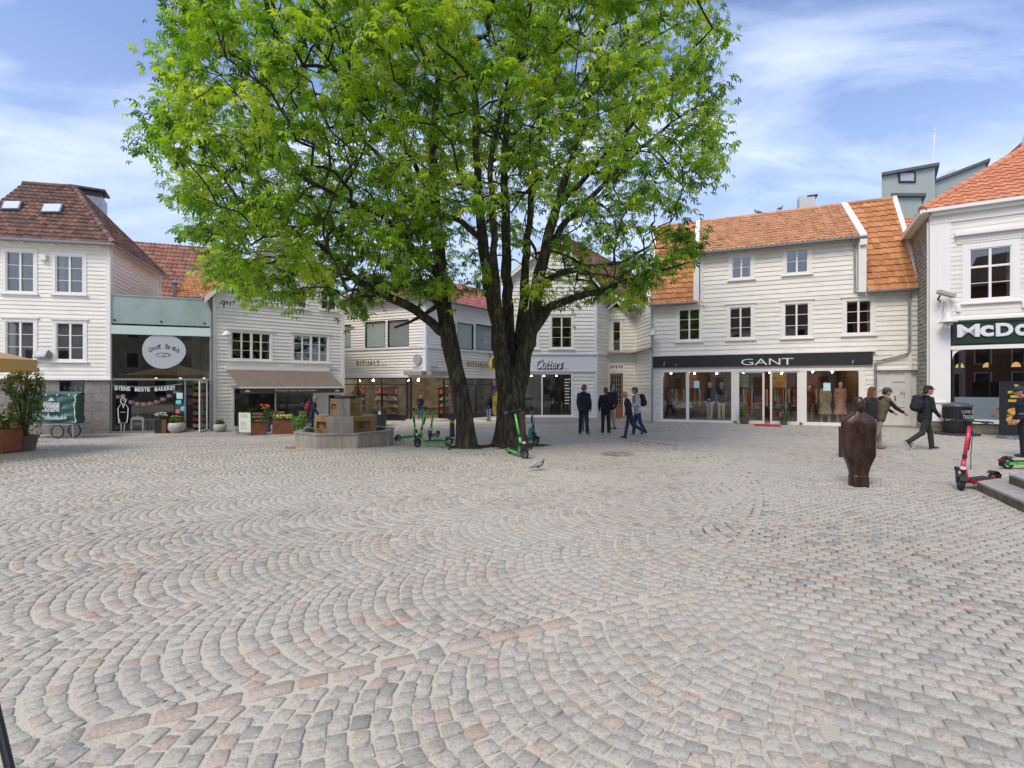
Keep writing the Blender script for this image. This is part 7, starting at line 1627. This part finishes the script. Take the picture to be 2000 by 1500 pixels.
def bush(c, rx, ry, rz, n, s, seed=1):
    m = MB(); rs = np.random.default_rng(seed)
    for k in range(n):
        d = rs.normal(0,1,3); d /= np.linalg.norm(d); rr = rs.uniform(.35,1.0)**.5; lump = 1+.25*math.sin(d[0]*5+seed)+.2*math.sin(d[1]*6); p = Vector((c[0]+d[0]*rx*rr*lump, c[1]+d[1]*ry*rr*lump, c[2]+d[2]*rz*rr*lump)); t = Vector(rs.normal(0,1,3)).normalized(); b = t.cross(Vector((.3,.2,1))).normalized(); sc = s*rs.uniform(.6,1.3)
        m.add([p-t*sc, p+b*sc*.45, p+t*sc, p-b*sc*.45], [(0,1,2,3)], float(np.clip(rs.normal(.5+.25*d[2],.22),0,1)))
    return m
def flowers(c, rx, ry, rz, n, s, seed=1):
    m = MB(); rs = np.random.default_rng(seed+50)
    for k in range(n): p = (c[0]+rs.uniform(-rx,rx), c[1]+rs.uniform(-ry,ry), c[2]+rs.uniform(0,rz)); m.ell(p, (s,s,s*.6), 6, 4)
    return m
for px, lab, fc in ((1453, 'grey pot of long grassy leaves left of the red door mat', (.7,.05,.15)), (1529, 'small dark pot of arching leaves right of the red door mat', (.6,.04,.12))):
    c = F.W(UC(px), -.03, .33); r = empty('potted_plant', c, lab, 'plant'); m = MB(); k = 1.0 if px < 1500 else .72
    m.lathe([(.15*k,0),(.19*k,.18*k),(.20*k,.36*k),(.17*k,.36*k),(.16*k,.30*k)], 18, c); m.build('pot', mat('grey_pot', (.09,.09,.095), .6), r); tuft(c+Vector((0,0,.3*k)), 46, .55, .5, m=(t_ := MB())); t_.build('leaves', LEAFG, r)
    m = flowers((c.x+(.02 if px < 1500 else -.22),c.y-.15,c.z+.36), .05, .04, .22, 9, .035, px); m.build('flowers', mat('pink_flower', fc, .6), r)
# white and grey pots by the bakery
FB = Fr(P(217, 20.86), P(413, 22.1)); gB = gz(-14,21)
def pot(px, py, w, h, col, lab, bushr, flw=None, nm='potted_plant', seed=3, leafn=220):
    g = G(px, py); r = empty(nm, g, lab, 'plant'); m = MB(); m.lathe([(w*.62,0),(w*.95,h*.25),(w*1.05,h*.6),(w*.95,h),(w*.85,h),(w*.84,h*.9)], 22, g); m.build('pot', mat('pot_%d_%d' % (col[0]*99, col[2]*99), col, .7, col2=tuple(x*.7 for x in col), scale=6, bump=.2), r, True)
    bush((g.x,g.y,g.z+h+bushr*.55), bushr*1.1, bushr, bushr*.8, leafn, .06, seed).build('leaves', LEAFG, r)
    if flw: flowers((g.x,g.y,g.z+h+bushr*.4), bushr*.9, bushr*.6, bushr*.9, 26, .03, seed).build('flowers', mat('flw_%d_%d' % (flw[0]*99, flw[1]*99), flw, .6), r)
pot(345, 845, .34, .44, (.50,.48,.44), 'big pale ribbed pot with dark green plant beside the bakery door', .24, (.5,.3,.1), seed=4)
pot(430, 844, .25, .36, (.46,.45,.43), 'pale round pot with a small bush at the corner of the gabled house', .15, None, seed=5)
g = G(318, 846); r = empty('flower_stand', g, 'black and brown stand with white flowers in front of the bakery glass', 'plant stand'); m = MB(); m.box(g.x-.27,g.x+.02,g.y-.12,g.y+.12,g.z,g.z+.58); m.build('black_box', DARK, r); m = MB(); m.box(g.x+.03,g.x+.22,g.y-.12,g.y+.12,g.z,g.z+.6); m.build('brown_box', mat('brown_wood', (.13,.05,.03), .6), r)
bush((g.x-.05,g.y,g.z+.75), .24, .15, .14, 200, .05, 8).build('leaves', LEAFG, r); flowers((g.x-.1,g.y,g.z+.74), .24, .14, .16, 30, .035, 8).build('flowers', mat('cream_flower', (.7,.7,.6), .6), r)
g = G(267, 845); r = empty('coffee_sign', g, 'small white carved sign board reading KAFFE leaning on the bakery glass', 'sign'); Fk = Fr(Vector((g.x-.26,g.y)), Vector((g.x+.26,g.y+.1))); m = MB(); z0 = g.z
for q in ((0,.07,0,.62),(.45,.52,0,.62),(.07,.45,.56,.62),(.07,.45,.0,.08)): m.fbox(Fk, q[0], q[1], z0+q[2], z0+q[3], -.02, .03)
m.prism([(0,0),(.52,0),(.44,.07),(.30,.08),(.26,.14),(.22,.08),(.08,.07)], lambda a, b, d: Fk.W(a, z0+.62+b, d), -.01, .02); m.build('frame', TRIM, r); m = MB(); m.fbox(Fk, .07,.45,z0+.08,z0+.56,-.01,.005); m.build('board', mat('chalk_dark', (.05,.05,.07), .8), r); text_obj('KAFFE', .30, .10, Fk, .11, z0+.32, .006, mat('white_lettering'), 'lettering', r, extr=.003)
g = G(288, 843); r = empty('stool', g+Vector((0,.2,0)), 'small pale wooden stool behind the bakery glass next to the coffee sign', 'stool'); PW = mat('pale_wood', (.5,.44,.33), .6); m = MB(); m.box(g.x-.25,g.x+.25,g.y+.1,g.y+.4,g.z+.50,g.z+.54); m.build('seat', PW, r)
for a in (-.2,.2):
    for b in (.13,.37): m = MB(); m.tube([(g.x+a,g.y+b,g.z),(g.x+a*.8,g.y+b,g.z+.5)], .018, 6); m.build('leg', PW, r)

# A-board, planters and terrace furniture under the awning
g = G(478, 851); r = empty('a_board', g, 'pale green menu board on a black folding stand in front of the cafe', 'sign'); A_ = Fr(Vector((g.x-.30,g.y+.02)), Vector((g.x+.36,g.y-.05)))
def tilt(F_, u, z, o, k=-.28): return F_.W(u-.33*z*.55, z, o+k*z)
zg = g.z; m = MB(); H_ = .95
def tl(u, z, o): return A_.W(u-.22*(z/.95), zg+z, o-.28*(z/.95))
m.hexa([tl(.06,.14,0),tl(.58,.14,0),tl(.58,.14,-.02),tl(.06,.14,-.02),tl(.06,.93,0),tl(.58,.93,0),tl(.58,.93,-.02),tl(.06,.93,-.02)]); bd = m.build('poster', mat('menu_green', (.45,.53,.40), .6, col2=(.55,.55,.42), scale=7, lo=.5, hi=.6), r)
m = MB()
for u in (.03,.61): m.tube([tl(u,0,.0), tl(u,1.0,0)], .014, 6); m.tube([tl(u,1.0,0), A_.W(u-.62, zg, -.75)], .014, 6)
m.tube([tl(.03,.11,0), tl(.61,.11,0)], .012, 6); m.tube([tl(.03,.96,0), tl(.61,.96,0)], .012, 6); m.build('stand', DARK, r)
m = MB()
for k, (z, w) in enumerate(((.84,.3),(.76,.34),(.55,.2),(.48,.26),(.41,.22),(.30,.28))): m.hexa([tl(.14,z-.015,.004),tl(.14+w,z-.015,.004),tl(.14+w,z-.015,.001),tl(.14,z-.015,.001),tl(.14,z+.015,.004),tl(.14+w,z+.015,.004),tl(.14+w,z+.015,.001),tl(.14,z+.015,.001)])
m.build('menu_lines', mat('menu_ink', (.30,.26,.16), .7), bd)
def planter(px0, px1, py, h, lab, seed, fl=None, dep=.45, yaw=0, top=.22, m2=CORTEN, leafn=260, flowern=40):
    a, b = G(px0, py), G(px1, py-1); r = empty('planter', (a+b)/2, lab, 'planter'); Fp = Fr(a, b); L_ = Fp.L; m = MB()
    for q in ((0,L_,-.03,0),(0,L_,-dep,-dep+.03),(0,.03,-dep+.03,-.03),(L_-.03,L_,-dep+.03,-.03)): m.fbox(Fp, q[0], q[1], a.z+.04, a.z+h, q[2], q[3])
    m.fbox(Fp, .03, L_-.03, a.z+.1, a.z+h-.06, -dep+.03, -.03); m.fbox(Fp, .05, .15, a.z-.03, a.z+.04, -dep+.05, -.05); m.fbox(Fp, L_-.15, L_-.05, a.z-.03, a.z+.04, -dep+.05, -.05)
    m.build('box', m2, r); c = Fp.W(L_/2, a.z+h+top*.3, -dep/2); bush(c, L_*.5, dep*.5, top, leafn, .055, seed).build('leaves', LEAFG, r)
    if fl: flowers(c+Vector((0,-.05,top*.25)), L_*.42, dep*.35, top*.8, flowern, .035, seed).build('flowers', mat('pfl_%d_%d' % (fl[0]*99, fl[1]*99), fl, .6), r)
    return r
planter(491, 519, 851, .50, 'small rusty steel planter right of the pale green menu board', 11, (.7,.2,.05), top=.1, flowern=6)
planter(532, 575, 849, .58, 'long rusty steel planter with yellow flowers left of the fountain', 12, (.75,.62,.12), flowern=60, top=.18)
g = G(586, 849); r = empty('flower_bush', g, 'light green leafy bush between the rusty planter and the fountain', 'plant'); m = MB(); m.lathe([(.18,0),(.22,.3)], 14, g); m.build('pot', mat('grey_pot'), r); bush((g.x,g.y,g.z+.52), .33, .3, .33, 420, .07, 13).build('leaves', mat('lime_leaf', rough=.5, attr=[(.08,.22,.04),(.16,.36,.06),(.25,.45,.10)], trans=.25), r)
g = G(514, 846); r = empty('flower_stalk', g, 'tall stalk of orange red flowers above the small planter', 'plant'); m = MB(); m.lathe([(.10,0),(.13,.42)], 12, g+Vector((.05,.3,0))); m.build('pot', mat('grey_pot'), r); bush((g.x+.05,g.y+.3,g.z+.95), .16, .16, .22, 120, .06, 14).build('leaves', LEAFG, r); flowers((g.x+.0,g.y+.25,g.z+1.05), .16, .12, .2, 22, .04, 15).build('flowers', mat('orange_flower', (.65,.12,.03), .6), r); m = MB(); m.tube([(g.x+.05,g.y+.3,g.z+.42),(g.x+.05,g.y+.3,g.z+.95)], .015, 6); m.build('stem', LEAFG, r)
def cafe_set(px, py, lab, k):
    g = G(px, py); r = empty('cafe_chair', g, lab, 'chair', 'terrace chairs by the cafe'); CW = mat('cafe_wood'); m = MB(); m.M = Matrix.Translation(g) @ Matrix.Rotation(R(k), 4, 'Z')
    m.box(-.22,.22,-.2,.22,.43,.47); m.build('seat', CW, r); m = MB(); m.M = Matrix.Translation(g) @ Matrix.Rotation(R(k), 4, 'Z'); m.box(-.22,.22,.2,.225,.62,.72); m.box(-.22,.22,.2,.225,.76,.86); m.build('backrest', CW, r)
    for x, y, h in ((-.2,-.18,.43),(.2,-.18,.43),(-.2,.2,.86),(.2,.2,.86)): m = MB(); m.M = Matrix.Translation(g) @ Matrix.Rotation(R(k), 4, 'Z'); m.tube([(x,y,0),(x,y,h)], .014, 6); m.build('leg', DARK, r)
for i, (px, py, k, lab) in enumerate(((505,843,200,'brown slatted terrace chair behind the small planter'),(527,841,20,'dark terrace chair between the two rusty planters'),(553,839,170,'terrace chair behind the yellow flower planter'),(592,839,30,'terrace chair behind the light green bush'))): cafe_set(px, py, lab, k)
for i, (px, py, lab) in enumerate(((516,842,'small round terrace table left of the yellow flowers'),(570,839,'small round terrace table behind the yellow flowers'))):
    g = G(px, py); r = empty('cafe_table', g, lab, 'table', 'terrace tables by the cafe'); m = MB(); m.lathe([(.3,.70),(.3,.73)], 20, g); m.build('table_top', DARK, r); m = MB(); m.tube([g, g+Vector((0,0,.7))], .025, 8); m.lathe([(.2,0),(.18,.02)], 16, g); m.build('pedestal', METAL, r)
# terrace edge beside the cafe (raised paving strip)
m = MB(); a, b = G(430, 853), G(574, 851); m.hexa([(a.x-2.6,a.y-.3,-.5),(b.x,b.y,-.5),(b.x+.6,b.y+3.2,-.5),(a.x-2.6,a.y+3,-.5),(a.x-2.6,a.y-.3,a.z+.012),(b.x,b.y,b.z+.02),(b.x+.6,b.y+3.2,b.z+.02),(a.x-2.6,a.y+3,a.z+.012)])
tag(m.build('pavement', mat('terrace_paving', (.36,.32,.27), .85, col2=(.27,.24,.2), scale=4, bump=.3)), kind='structure')

# left edge: orange planter with roses, potted shrub, parasol, cart
planter(-60, 6, 888, .62, 'large rust orange planter of white roses at the left edge', 21, (.75,.72,.6), dep=.55, top=.32, leafn=600, flowern=26, m2=mat('corten_bright', (.34,.10,.04), .75, col2=(.22,.07,.03), scale=3, bump=.15))
planter(-40, 34, 866, .75, 'second rust planter with pale plants behind the white roses', 22, (.6,.4,.2), dep=.6, top=.3, leafn=300, m2=CORTEN, flowern=14)
g = G(49, 880); r = empty('potted_shrub', g, 'tall airy green shrub in a weathered wooden tub at the left', 'plant')
m = MB(); m.lathe([(.20,0),(.26,.34),(.29,.36),(.29,.41),(.25,.41),(.24,.36)], 20, g); m.build('tub', mat('weathered_tub', (.20,.15,.11), .9, col2=(.12,.1,.08), scale=8, stretch=(3,3,.4), bump=.4), r)
m = MB(); rsx = random.Random(9)
for k in range(13):
    a = rsx.uniform(0,6.28); t = rsx.uniform(.15,.55); h = rsx.uniform(1.0,1.9); m.tube([g+Vector((0,0,.36)), g+Vector((math.cos(a)*t*.4, math.sin(a)*t*.4, .36+h*.5)), g+Vector((math.cos(a)*t, math.sin(a)*t, .36+h))], [.018,.012,.005], 5)
m.build('stems', mat('shrub_stem', (.10,.07,.04), .9), r)
OL = mat('olive_leaf', rough=.5, attr=[(.05,.10,.02),(.11,.19,.04),(.20,.28,.06),(.28,.30,.10)], trans=.25)
m = bush((g.x-.02,g.y,g.z+1.75), .46, .42, .40, 1600, .05, 31); m2_ = bush((g.x+.05,g.y,g.z+1.05), .42, .4, .55, 1700, .045, 32); n0 = len(m.v); m.v += m2_.v; m.f += [tuple(i+n0 for i in f) for f in m2_.f]; m.r += m2_.r; m.build('leaves', OL, r)
def parasol():
    d = 11.0; r = empty('parasol', (P(-235,d).x, d, gz(-12,d)), 'beige canvas parasol whose edge shows at the left', 'parasol'); cx_, cy_ = P(-235, d).x, d; zb = P3(0,716,d-1).z; zt = zb+.95; rad = 2.75; n = 8; m = MB(); CA = mat('beige_canvas', (.62,.45,.26), .9, col2=(.5,.35,.2), scale=2, trans=.25)
    pts = [Vector((cx_+rad*math.cos(R(22.5+45*k)), cy_+rad*math.sin(R(22.5+45*k)), zb+.24)) for k in range(n)]; top = Vector((cx_, cy_, zt))
    for k in range(n):
        a, b = pts[k], pts[(k+1) % n]
        for i in range(6):
            f0, f1 = i/6, (i+1)/6; s0_, s1_ = .06*math.sin(math.pi*f0), .06*math.sin(math.pi*f1); v = [a.lerp(top, f0), b.lerp(top, f0), b.lerp(top, f1), a.lerp(top, f1)]; m.quad(*v)
    m.build('canopy', CA, r); m = MB()
    for k in range(n):
        a, b = pts[k], pts[(k+1) % n]
        for i in range(5):
            p, q = a.lerp(b, i/5), a.lerp(b, (i+1)/5); dz0, dz1 = Vector((0,0,-.26-.02*(i % 2))), Vector((0,0,-.26-.02*((i+1) % 2))); m.quad(p+dz0, q+dz1, q, p)
    m.build('valance', mat('ochre_canvas', (.58,.36,.13), .9, col2=(.5,.36,.2), scale=2.4, trans=.25), r); m = MB(); m.tube([(cx_,cy_,-.2),(cx_,cy_,zt+.1)], .035, 10)
    m.build('pole', METAL, r); m = MB()
    for k in range(n): m.tube([top-Vector((0,0,.06)), pts[k]-Vector((0,0,.03))], .012, 5)
    m.build('ribs', mat('rib_wood', (.2,.12,.06), .6), r)
parasol()
def cart():
    a, b = P(30, 18.6), P(149, 18.4); Dv = Vector((-.42,.82,0)); F_ = Fr(a, b); g0 = gz(-16,18.5); L_ = F_.L; r = empty('cargo_cart', F_.W(L_/2, g0, -.4), 'dark green tarpaulin covered cart with white lettering by the left house', 'cart')
    z0, z1 = F_.Z(100, 826), F_.Z(100, 770); TG = mat('green_tarp', (.012,.075,.06), .45, col2=(.03,.12,.10), scale=3, lo=.5, hi=.8, bump=.6, bscale=3); m = MB(); nu, nz = 26, 12
    def surf(i, j): u = L_*i/nu; z = z0+(z1-z0)*j/nz; return F_.W(u, z, .025*math.sin(i*.9+j*.5)+.02*math.sin(j*1.7-i*.4)-.02*(j/nz))
    for i in range(nu):
        for j in range(nz): m.quad(surf(i,j), surf(i+1,j), surf(i+1,j+1), surf(i,j+1))
    D_ = .9
    for j in range(nz): p, q = surf(nu,j), surf(nu,j+1); m.quad(p, p+Dv, q+Dv, q); p, q = surf(0,j), surf(0,j+1); m.quad(p+Dv, p, q, q+Dv)
    for i in range(nu): p, q = surf(i,nz), surf(i+1,nz); m.quad(p, q, q+Dv+Vector((0,0,.10)), p+Dv+Vector((0,0,.10)))
    m.quad(F_.W(0,z0,0)+Dv, F_.W(L_,z0,0)+Dv, F_.W(L_,z1+.1,0)+Dv, F_.W(0,z1+.1,0)+Dv); tp = m.build('tarpaulin', TG, r, True)
    WL = mat('white_lettering'); uc = F_.U(103)
    for k, (s_, w, h) in enumerate((('HER ER DU SÅ NÆR MED', .72, .085), ('VÅRT BRØD, ØKOLOGISKE', .72, .07), ('GODSAKER.', .72, .13), ('SOM VI LEVERER', .70, .06), ('MENS DEG PÅ.', .72, .085))): text_obj(s_, w, h, F_, uc-.37, F_.Z(103, 787.5+k*3.6)-.04, .055, WL, 'lettering', tp, extr=.003, bold=.02)
    m = MB(); m.prism([(-.15,0),(.15,0),(.11,.03),(.08,.10),(0,.13),(-.08,.10),(-.11,.03)], lambda p, q, d: F_.W(uc+p, F_.Z(103,783)+q, d), .05, .056); m.build('bread_mark', mat('mark_pale', (.4,.5,.47), .6), tp)
    m = MB()
    rs = random.Random(2); u = F_.U(73)
    while u < F_.U(132): h = rs.uniform(.06,.24); m.prism([(-.035,0),(.035,0),(.012+rs.uniform(-.03,.03),h)], lambda p, q, d: F_.W(u+p, F_.Z(103,815)-.1*(u-F_.U(73))*.5+q, d), .056, .06); u += .065
    m.fbox(F_, F_.U(73), F_.U(125), F_.Z(103,819), F_.Z(103,817), .05, .058); m.build('grass_print', mat('mark_pale'), tp)
    m = MB(); m.tube([surf(nu-0,j)+F_.n*.02+F_.u*(.02*math.sin(j*2.1)-.04) for j in range(nz+1)], .016, 5)
    for i in range(3, nu, 5): p = surf(i,nz)+F_.n*.02; m.ell(p-Vector((0,0,.03)), (.03,.02,.03), 8, 5)
    m.build('lacing', TRIM, tp); m = MB(); m.fbox(F_, .0, L_-.15, z0-.08, z0-.02, -.75, -.02); m.fbox(F_, -.5, .0, z0-.07, z0-.03, -.45, -.4); m.build('frame', METAL, r)
    for o in (-.08,-.75):
        m = MB(); c = F_.W(F_.U(108), g0+.27, o); m.tube([c+F_.u*.25*math.cos(t)+Vector((0,0,.25*math.sin(t))) for t in [2*math.pi*k/24 for k in range(25)]], .022, 6, cap=False); w = m.build('wheel', mat('rubber_black'), r); m = MB()
        for k in range(10): t = 2*math.pi*k/10; m.tube([c, c+F_.u*.23*math.cos(t)+Vector((0,0,.23*math.sin(t)))], .006, 4)
        m.build('spokes', METAL, w)
    for u in (.25, L_-.2): m = MB(); m.fbox(F_, u-.02, u+.02, g0, z0-.05, -.1, -.06); m.build('leg', METAL, r)
cart()
# flat rust patch, brown stone, manhole
g = G(1205, 887); m = MB(); m.loft([((g.x,g.y,g.z-.02),.42,.42),((g.x,g.y,g.z+.006),.42,.42)], 28); tag(rebase(m.build('drain_cover', mat('rusty_cover', (.20,.12,.06), .9, col2=(.30,.28,.24), scale=5, lo=.42, hi=.58, bump=.3))), 'round rusty drain cover in the cobbles right of the trees', 'drain cover')
g = G(566, 876); m = MB(); m.M = Matrix.Translation(g) @ Matrix.Rotation(R(20), 4, 'Z'); m.hexa([(-.15,-.10,0),(.14,-.08,0),(.16,.09,0),(-.11,.10,0),(-.12,-.07,.045),(.11,-.06,.035),(.12,.06,.04),(-.09,.08,.05)]); tag(rebase(m.build('loose_stone', mat('brown_stone', (.32,.18,.11), .9, bump=.3))), 'flat brown loose stone on the cobbles left of the fountain', 'stone')
# black pole at the bottom left corner
b = Vector((-1.98,1.90,0)); t = Vector((-2.55,2.62,0)); m = MB(); p0 = P3(28,1540,1.98); p1 = P3(-14,1360,2.12); p0.z = max(p0.z, .02); m.tube([p0+(p0-p1)*.15, p1+(p1-p0)*1.6], .016, 10); r_ = rebase(m.build('leaning_pole', mat('pole_black', (.008,.008,.008), .4))); tag(r_, 'black metal pole leaning in the bottom left corner', 'pole')
# street lamps on walls
def bell(px, py, F_, o, lab):
    c = F_.W(F_.U(px), F_.Z(px, py), o); r = empty('wall_lamp', c, lab, 'lamp'); m = MB(); m.lathe([(.26,-.04),(.25,-.02),(.13,.08),(.06,.2),(.03,.32)], 18, c); m.build('lamp_shade', mat('lamp_white'), r, True); m = MB(); w = F_.W(F_.U(px), c.z, .03); m.tube([c+Vector((0,0,.3)), c+Vector((0,0,.55)), (c+w)/2+Vector((0,0,.65)), w+Vector((0,0,.5)), w], .02, 6); m.build('bracket', mat('lamp_white'), r)
bell(1277, 655, FC, .4, 'white bell lamp between the barber house and the clothes shop')
FD2 = Fr(P(832, 28.1), P(1015, 35.2)); bell(964, 668, FD2, .5, 'white bell lamp above the yellow oval sign')

# burger poster stand at the right
g = G(1985, 857); r = empty('poster_stand', g, 'black poster stand with yellow heading and burger picture behind the navy suit', 'sign'); Fp = Fr(Vector((g.x-.42,g.y+.12)), Vector((g.x+.42,g.y-.12))); z0 = g.z+.12; m = MB(); m.fbox(Fp,0,Fp.L,z0,z0+1.75,-.03,.0); bd = m.build('board', DARK, r)
m = MB(); m.loft([((g.x,g.y,g.z),.5,.3),((g.x,g.y,g.z+.1),.45,.25)], 20, p=4); m.build('foot', mat('foot_grey', (.10,.13,.15), .5), r)
YL = mat('band_yellow'); m = MB(); m.prism([(-.07,.1),(.07,.1),(0,0)], lambda p, q, d: Fp.W(.43+p, z0+1.55+q, d), .0, .008)
for k, (z, w) in enumerate(((1.36,.44),(1.22,.30),(1.08,.42))): m.fbox(Fp, .43-w/2, .43+w/2, z0+z, z0+z+.08, 0, .006)
m.build('heading', YL, bd); m = MB()
for z, a, c_ in ((.78,.2,0),(.50,.24,1)): m.prism([(a*math.cos(2*math.pi*k/20), (a*.55)*math.sin(2*math.pi*k/20)) for k in range(20)], lambda p, q, d: Fp.W(.40+p, z0+z+q, d), 0, .010)
split_build(m, 'burger_picture', mat('burger', (.55,.20,.05), .5, col2=(.7,.45,.12), scale=9), bd); m = MB()
for z, c_ in ((.64,.22),(.36,.2)): m.fbox(Fp, .40-c_, .40+c_, z0+z-.03, z0+z+.03, 0, .012)
split_build(m, 'filling', mat('filling', (.35,.05,.02), .5, col2=(.1,.3,.03), scale=12), bd)

# pigeons
def pigeon(label):
    r = bpy.data.objects.new('pigeon', None); C.objects.link(r); OFF[r.name] = Vector((0,0,0)); tag(r, label, 'pigeon', 'pigeons around the square'); GB = mat('pigeon_grey', (.22,.23,.27), .7, col2=(.08,.085,.10), scale=22, lo=.45, hi=.6); m = MB()
    q = Matrix.Rotation(R(-18), 3, 'Y'); m.ell((0,0,.13), (.12,.058,.062), 16, 10, rot=q); m.ell((.075,0,.16), (.045,.042,.055), 12, 8); cap(m, (.09,0,.17), (.115,0,.235), .032, .022); m.ell((.122,0,.252), (.030,.024,.026), 10, 8); cap(m, (.145,0,.25), (.172,0,.242), .008, .004, 6)
    cap(m, (-.09,0,.11), (-.21,0,.065), .032, .018); cap(m, (-.09,.015,.11), (-.20,.03,.065), .02, .012); cap(m, (-.09,-.015,.11), (-.20,-.03,.065), .02, .012); fuse(m, .007, 'body', GB, r, 1)
    m = MB(); 
    for s_ in (1,-1): m.ell((-.02,s_*.05,.14), (.11,.014,.042), 12, 8, rot=q)
    m.build('wings', mat('wing_pale', (.38,.39,.43), .7, col2=(.05,.05,.06), scale=16, lo=.5, hi=.56), r, True); m = MB(); m.ell((.10,0,.205), (.036,.035,.028), 10, 6); m.build('neck_feathers', mat('neck_dark', (.035,.06,.055), .4), r, True)
    for s_ in (1,-1): m = MB(); m.tube([(.01,s_*.022,.09),(.015,s_*.022,.01),(.05,s_*.022,.004)], .005, 5); m.build('leg', mat('pigeon_leg', (.4,.12,.1), .6), r)
    return r
p1_ = pigeon('pigeon walking on the cobbles below the green scooter by the tree'); g = G(1052, 919); p1_.location = g; p1_.scale = (.85,)*3; p1_.rotation_euler = (0,0,R(10))
dup(p1_, (-4.95-1.02, 15.05-.85, gz(-5,15)+.487), R(40), 'pigeon standing on the left rim of the fountain')
for px, py, d, yaw, lab in ((1372,434,26.4,200,'pigeon on the ridge at the left end of the orange roof'),(1480,418,25.1,150,'pigeon on the middle of the orange roof ridge'),(1524,413,24.6,20,'pigeon on the orange roof ridge nearest the chimney')): q = P3(px, py, d); dup(p1_, (q.x, q.y, 10.56), R(yaw), lab, scale=1.15)

# houses on the near side of the square, behind the camera (seen mirrored in the shop windows)
def opposite(x0, x1, y, h, lab, wm, rm, cols):
    F_ = Fr(Vector((x1, y)), Vector((x0, y+.3))); r = empty('house', ((x0+x1)/2, y, 0), lab, 'house', 'houses across the square behind the camera'); L_ = F_.L; m = MB()
    m.fbox(F_, 0, L_, -.3, h, -7, 0); m.build('wall', wm, r); wn_ = int(L_/2.2)
    for fl in range(3):
        for k in range(wn_):
            u = (k+.5)*L_/wn_; z = .6 if fl == 0 else .6+fl*3.0; hh = 2.2 if fl == 0 else 1.5
            if z+hh > h: continue
            m = MB(); m.fbox(F_, u-.55, u+.55, z-.06, z+hh+.06, 0, .05); w = m.build('window', TRIM, r); m = MB(); m.fbox(F_, u-.48, u+.48, z, z+hh, .05, .06); m.build('pane', mat('dark_pane'), w)
    m = MB(); m.hexa([F_.W(-.2,h,.4), F_.W(L_+.2,h,.4), F_.W(L_+.2,h,-7.4), F_.W(-.2,h,-7.4), F_.W(-.2,h+3.2,-3.4), F_.W(L_+.2,h+3.2,-3.4), F_.W(L_+.2,h+3.2,-3.6), F_.W(-.2,h+3.2,-3.6)]); m.build('roof', rm, r)
WD = mat('dark_red_roof', (.2,.08,.06), .8, col2=(.12,.07,.05), scale=3)
opposite(-34, -20, -13, 7.5, 'grey white wooden house behind the camera, leftmost', WHITE2, WD, 0)
opposite(-19.5, -8, -15, 9.5, 'sand coloured house behind the camera, left of the middle', mat('sand_paint', (.45,.36,.24), .7), WD, 0)
opposite(-7.5, 6, -16, 8.5, 'white wooden house straight behind the camera', WARMW, WD, 0)
opposite(6.5, 20, -14, 10.0, 'dark red house behind the camera, right of the middle', mat('dark_red_paint', (.22,.07,.05), .7), WD, 0)
opposite(20.5, 36, -12, 8.0, 'pale grey house behind the camera, rightmost', mat('pale_grey_paint', (.5,.5,.48), .7), WD, 0)

# fallen petals and leaf scraps in the joints
m = MB(); rq = np.random.default_rng(77)
for k in range(1500):
    x, y = rq.normal(-1.0, 5.5), rq.normal(12.5, 4.2)
    if y < 2.4: continue
    sc = rq.uniform(.006, .017); a = rq.uniform(0, 6.28); z = gz(x, y)+.004; c_, s_ = math.cos(a)*sc, math.sin(a)*sc
    m.add([(x-c_,y-s_,z),(x+s_*.5,y-c_*.5,z+.003),(x+c_,y+s_,z+.001),(x-s_*.5,y+c_*.5,z+.003)], [(0,1,2,3)], rq.random())
tag(m.build('fallen_petals', mat('petal_scraps', rough=.8, attr=[(.16,.10,.04),(.30,.26,.10),(.60,.56,.46)])), kind='stuff')
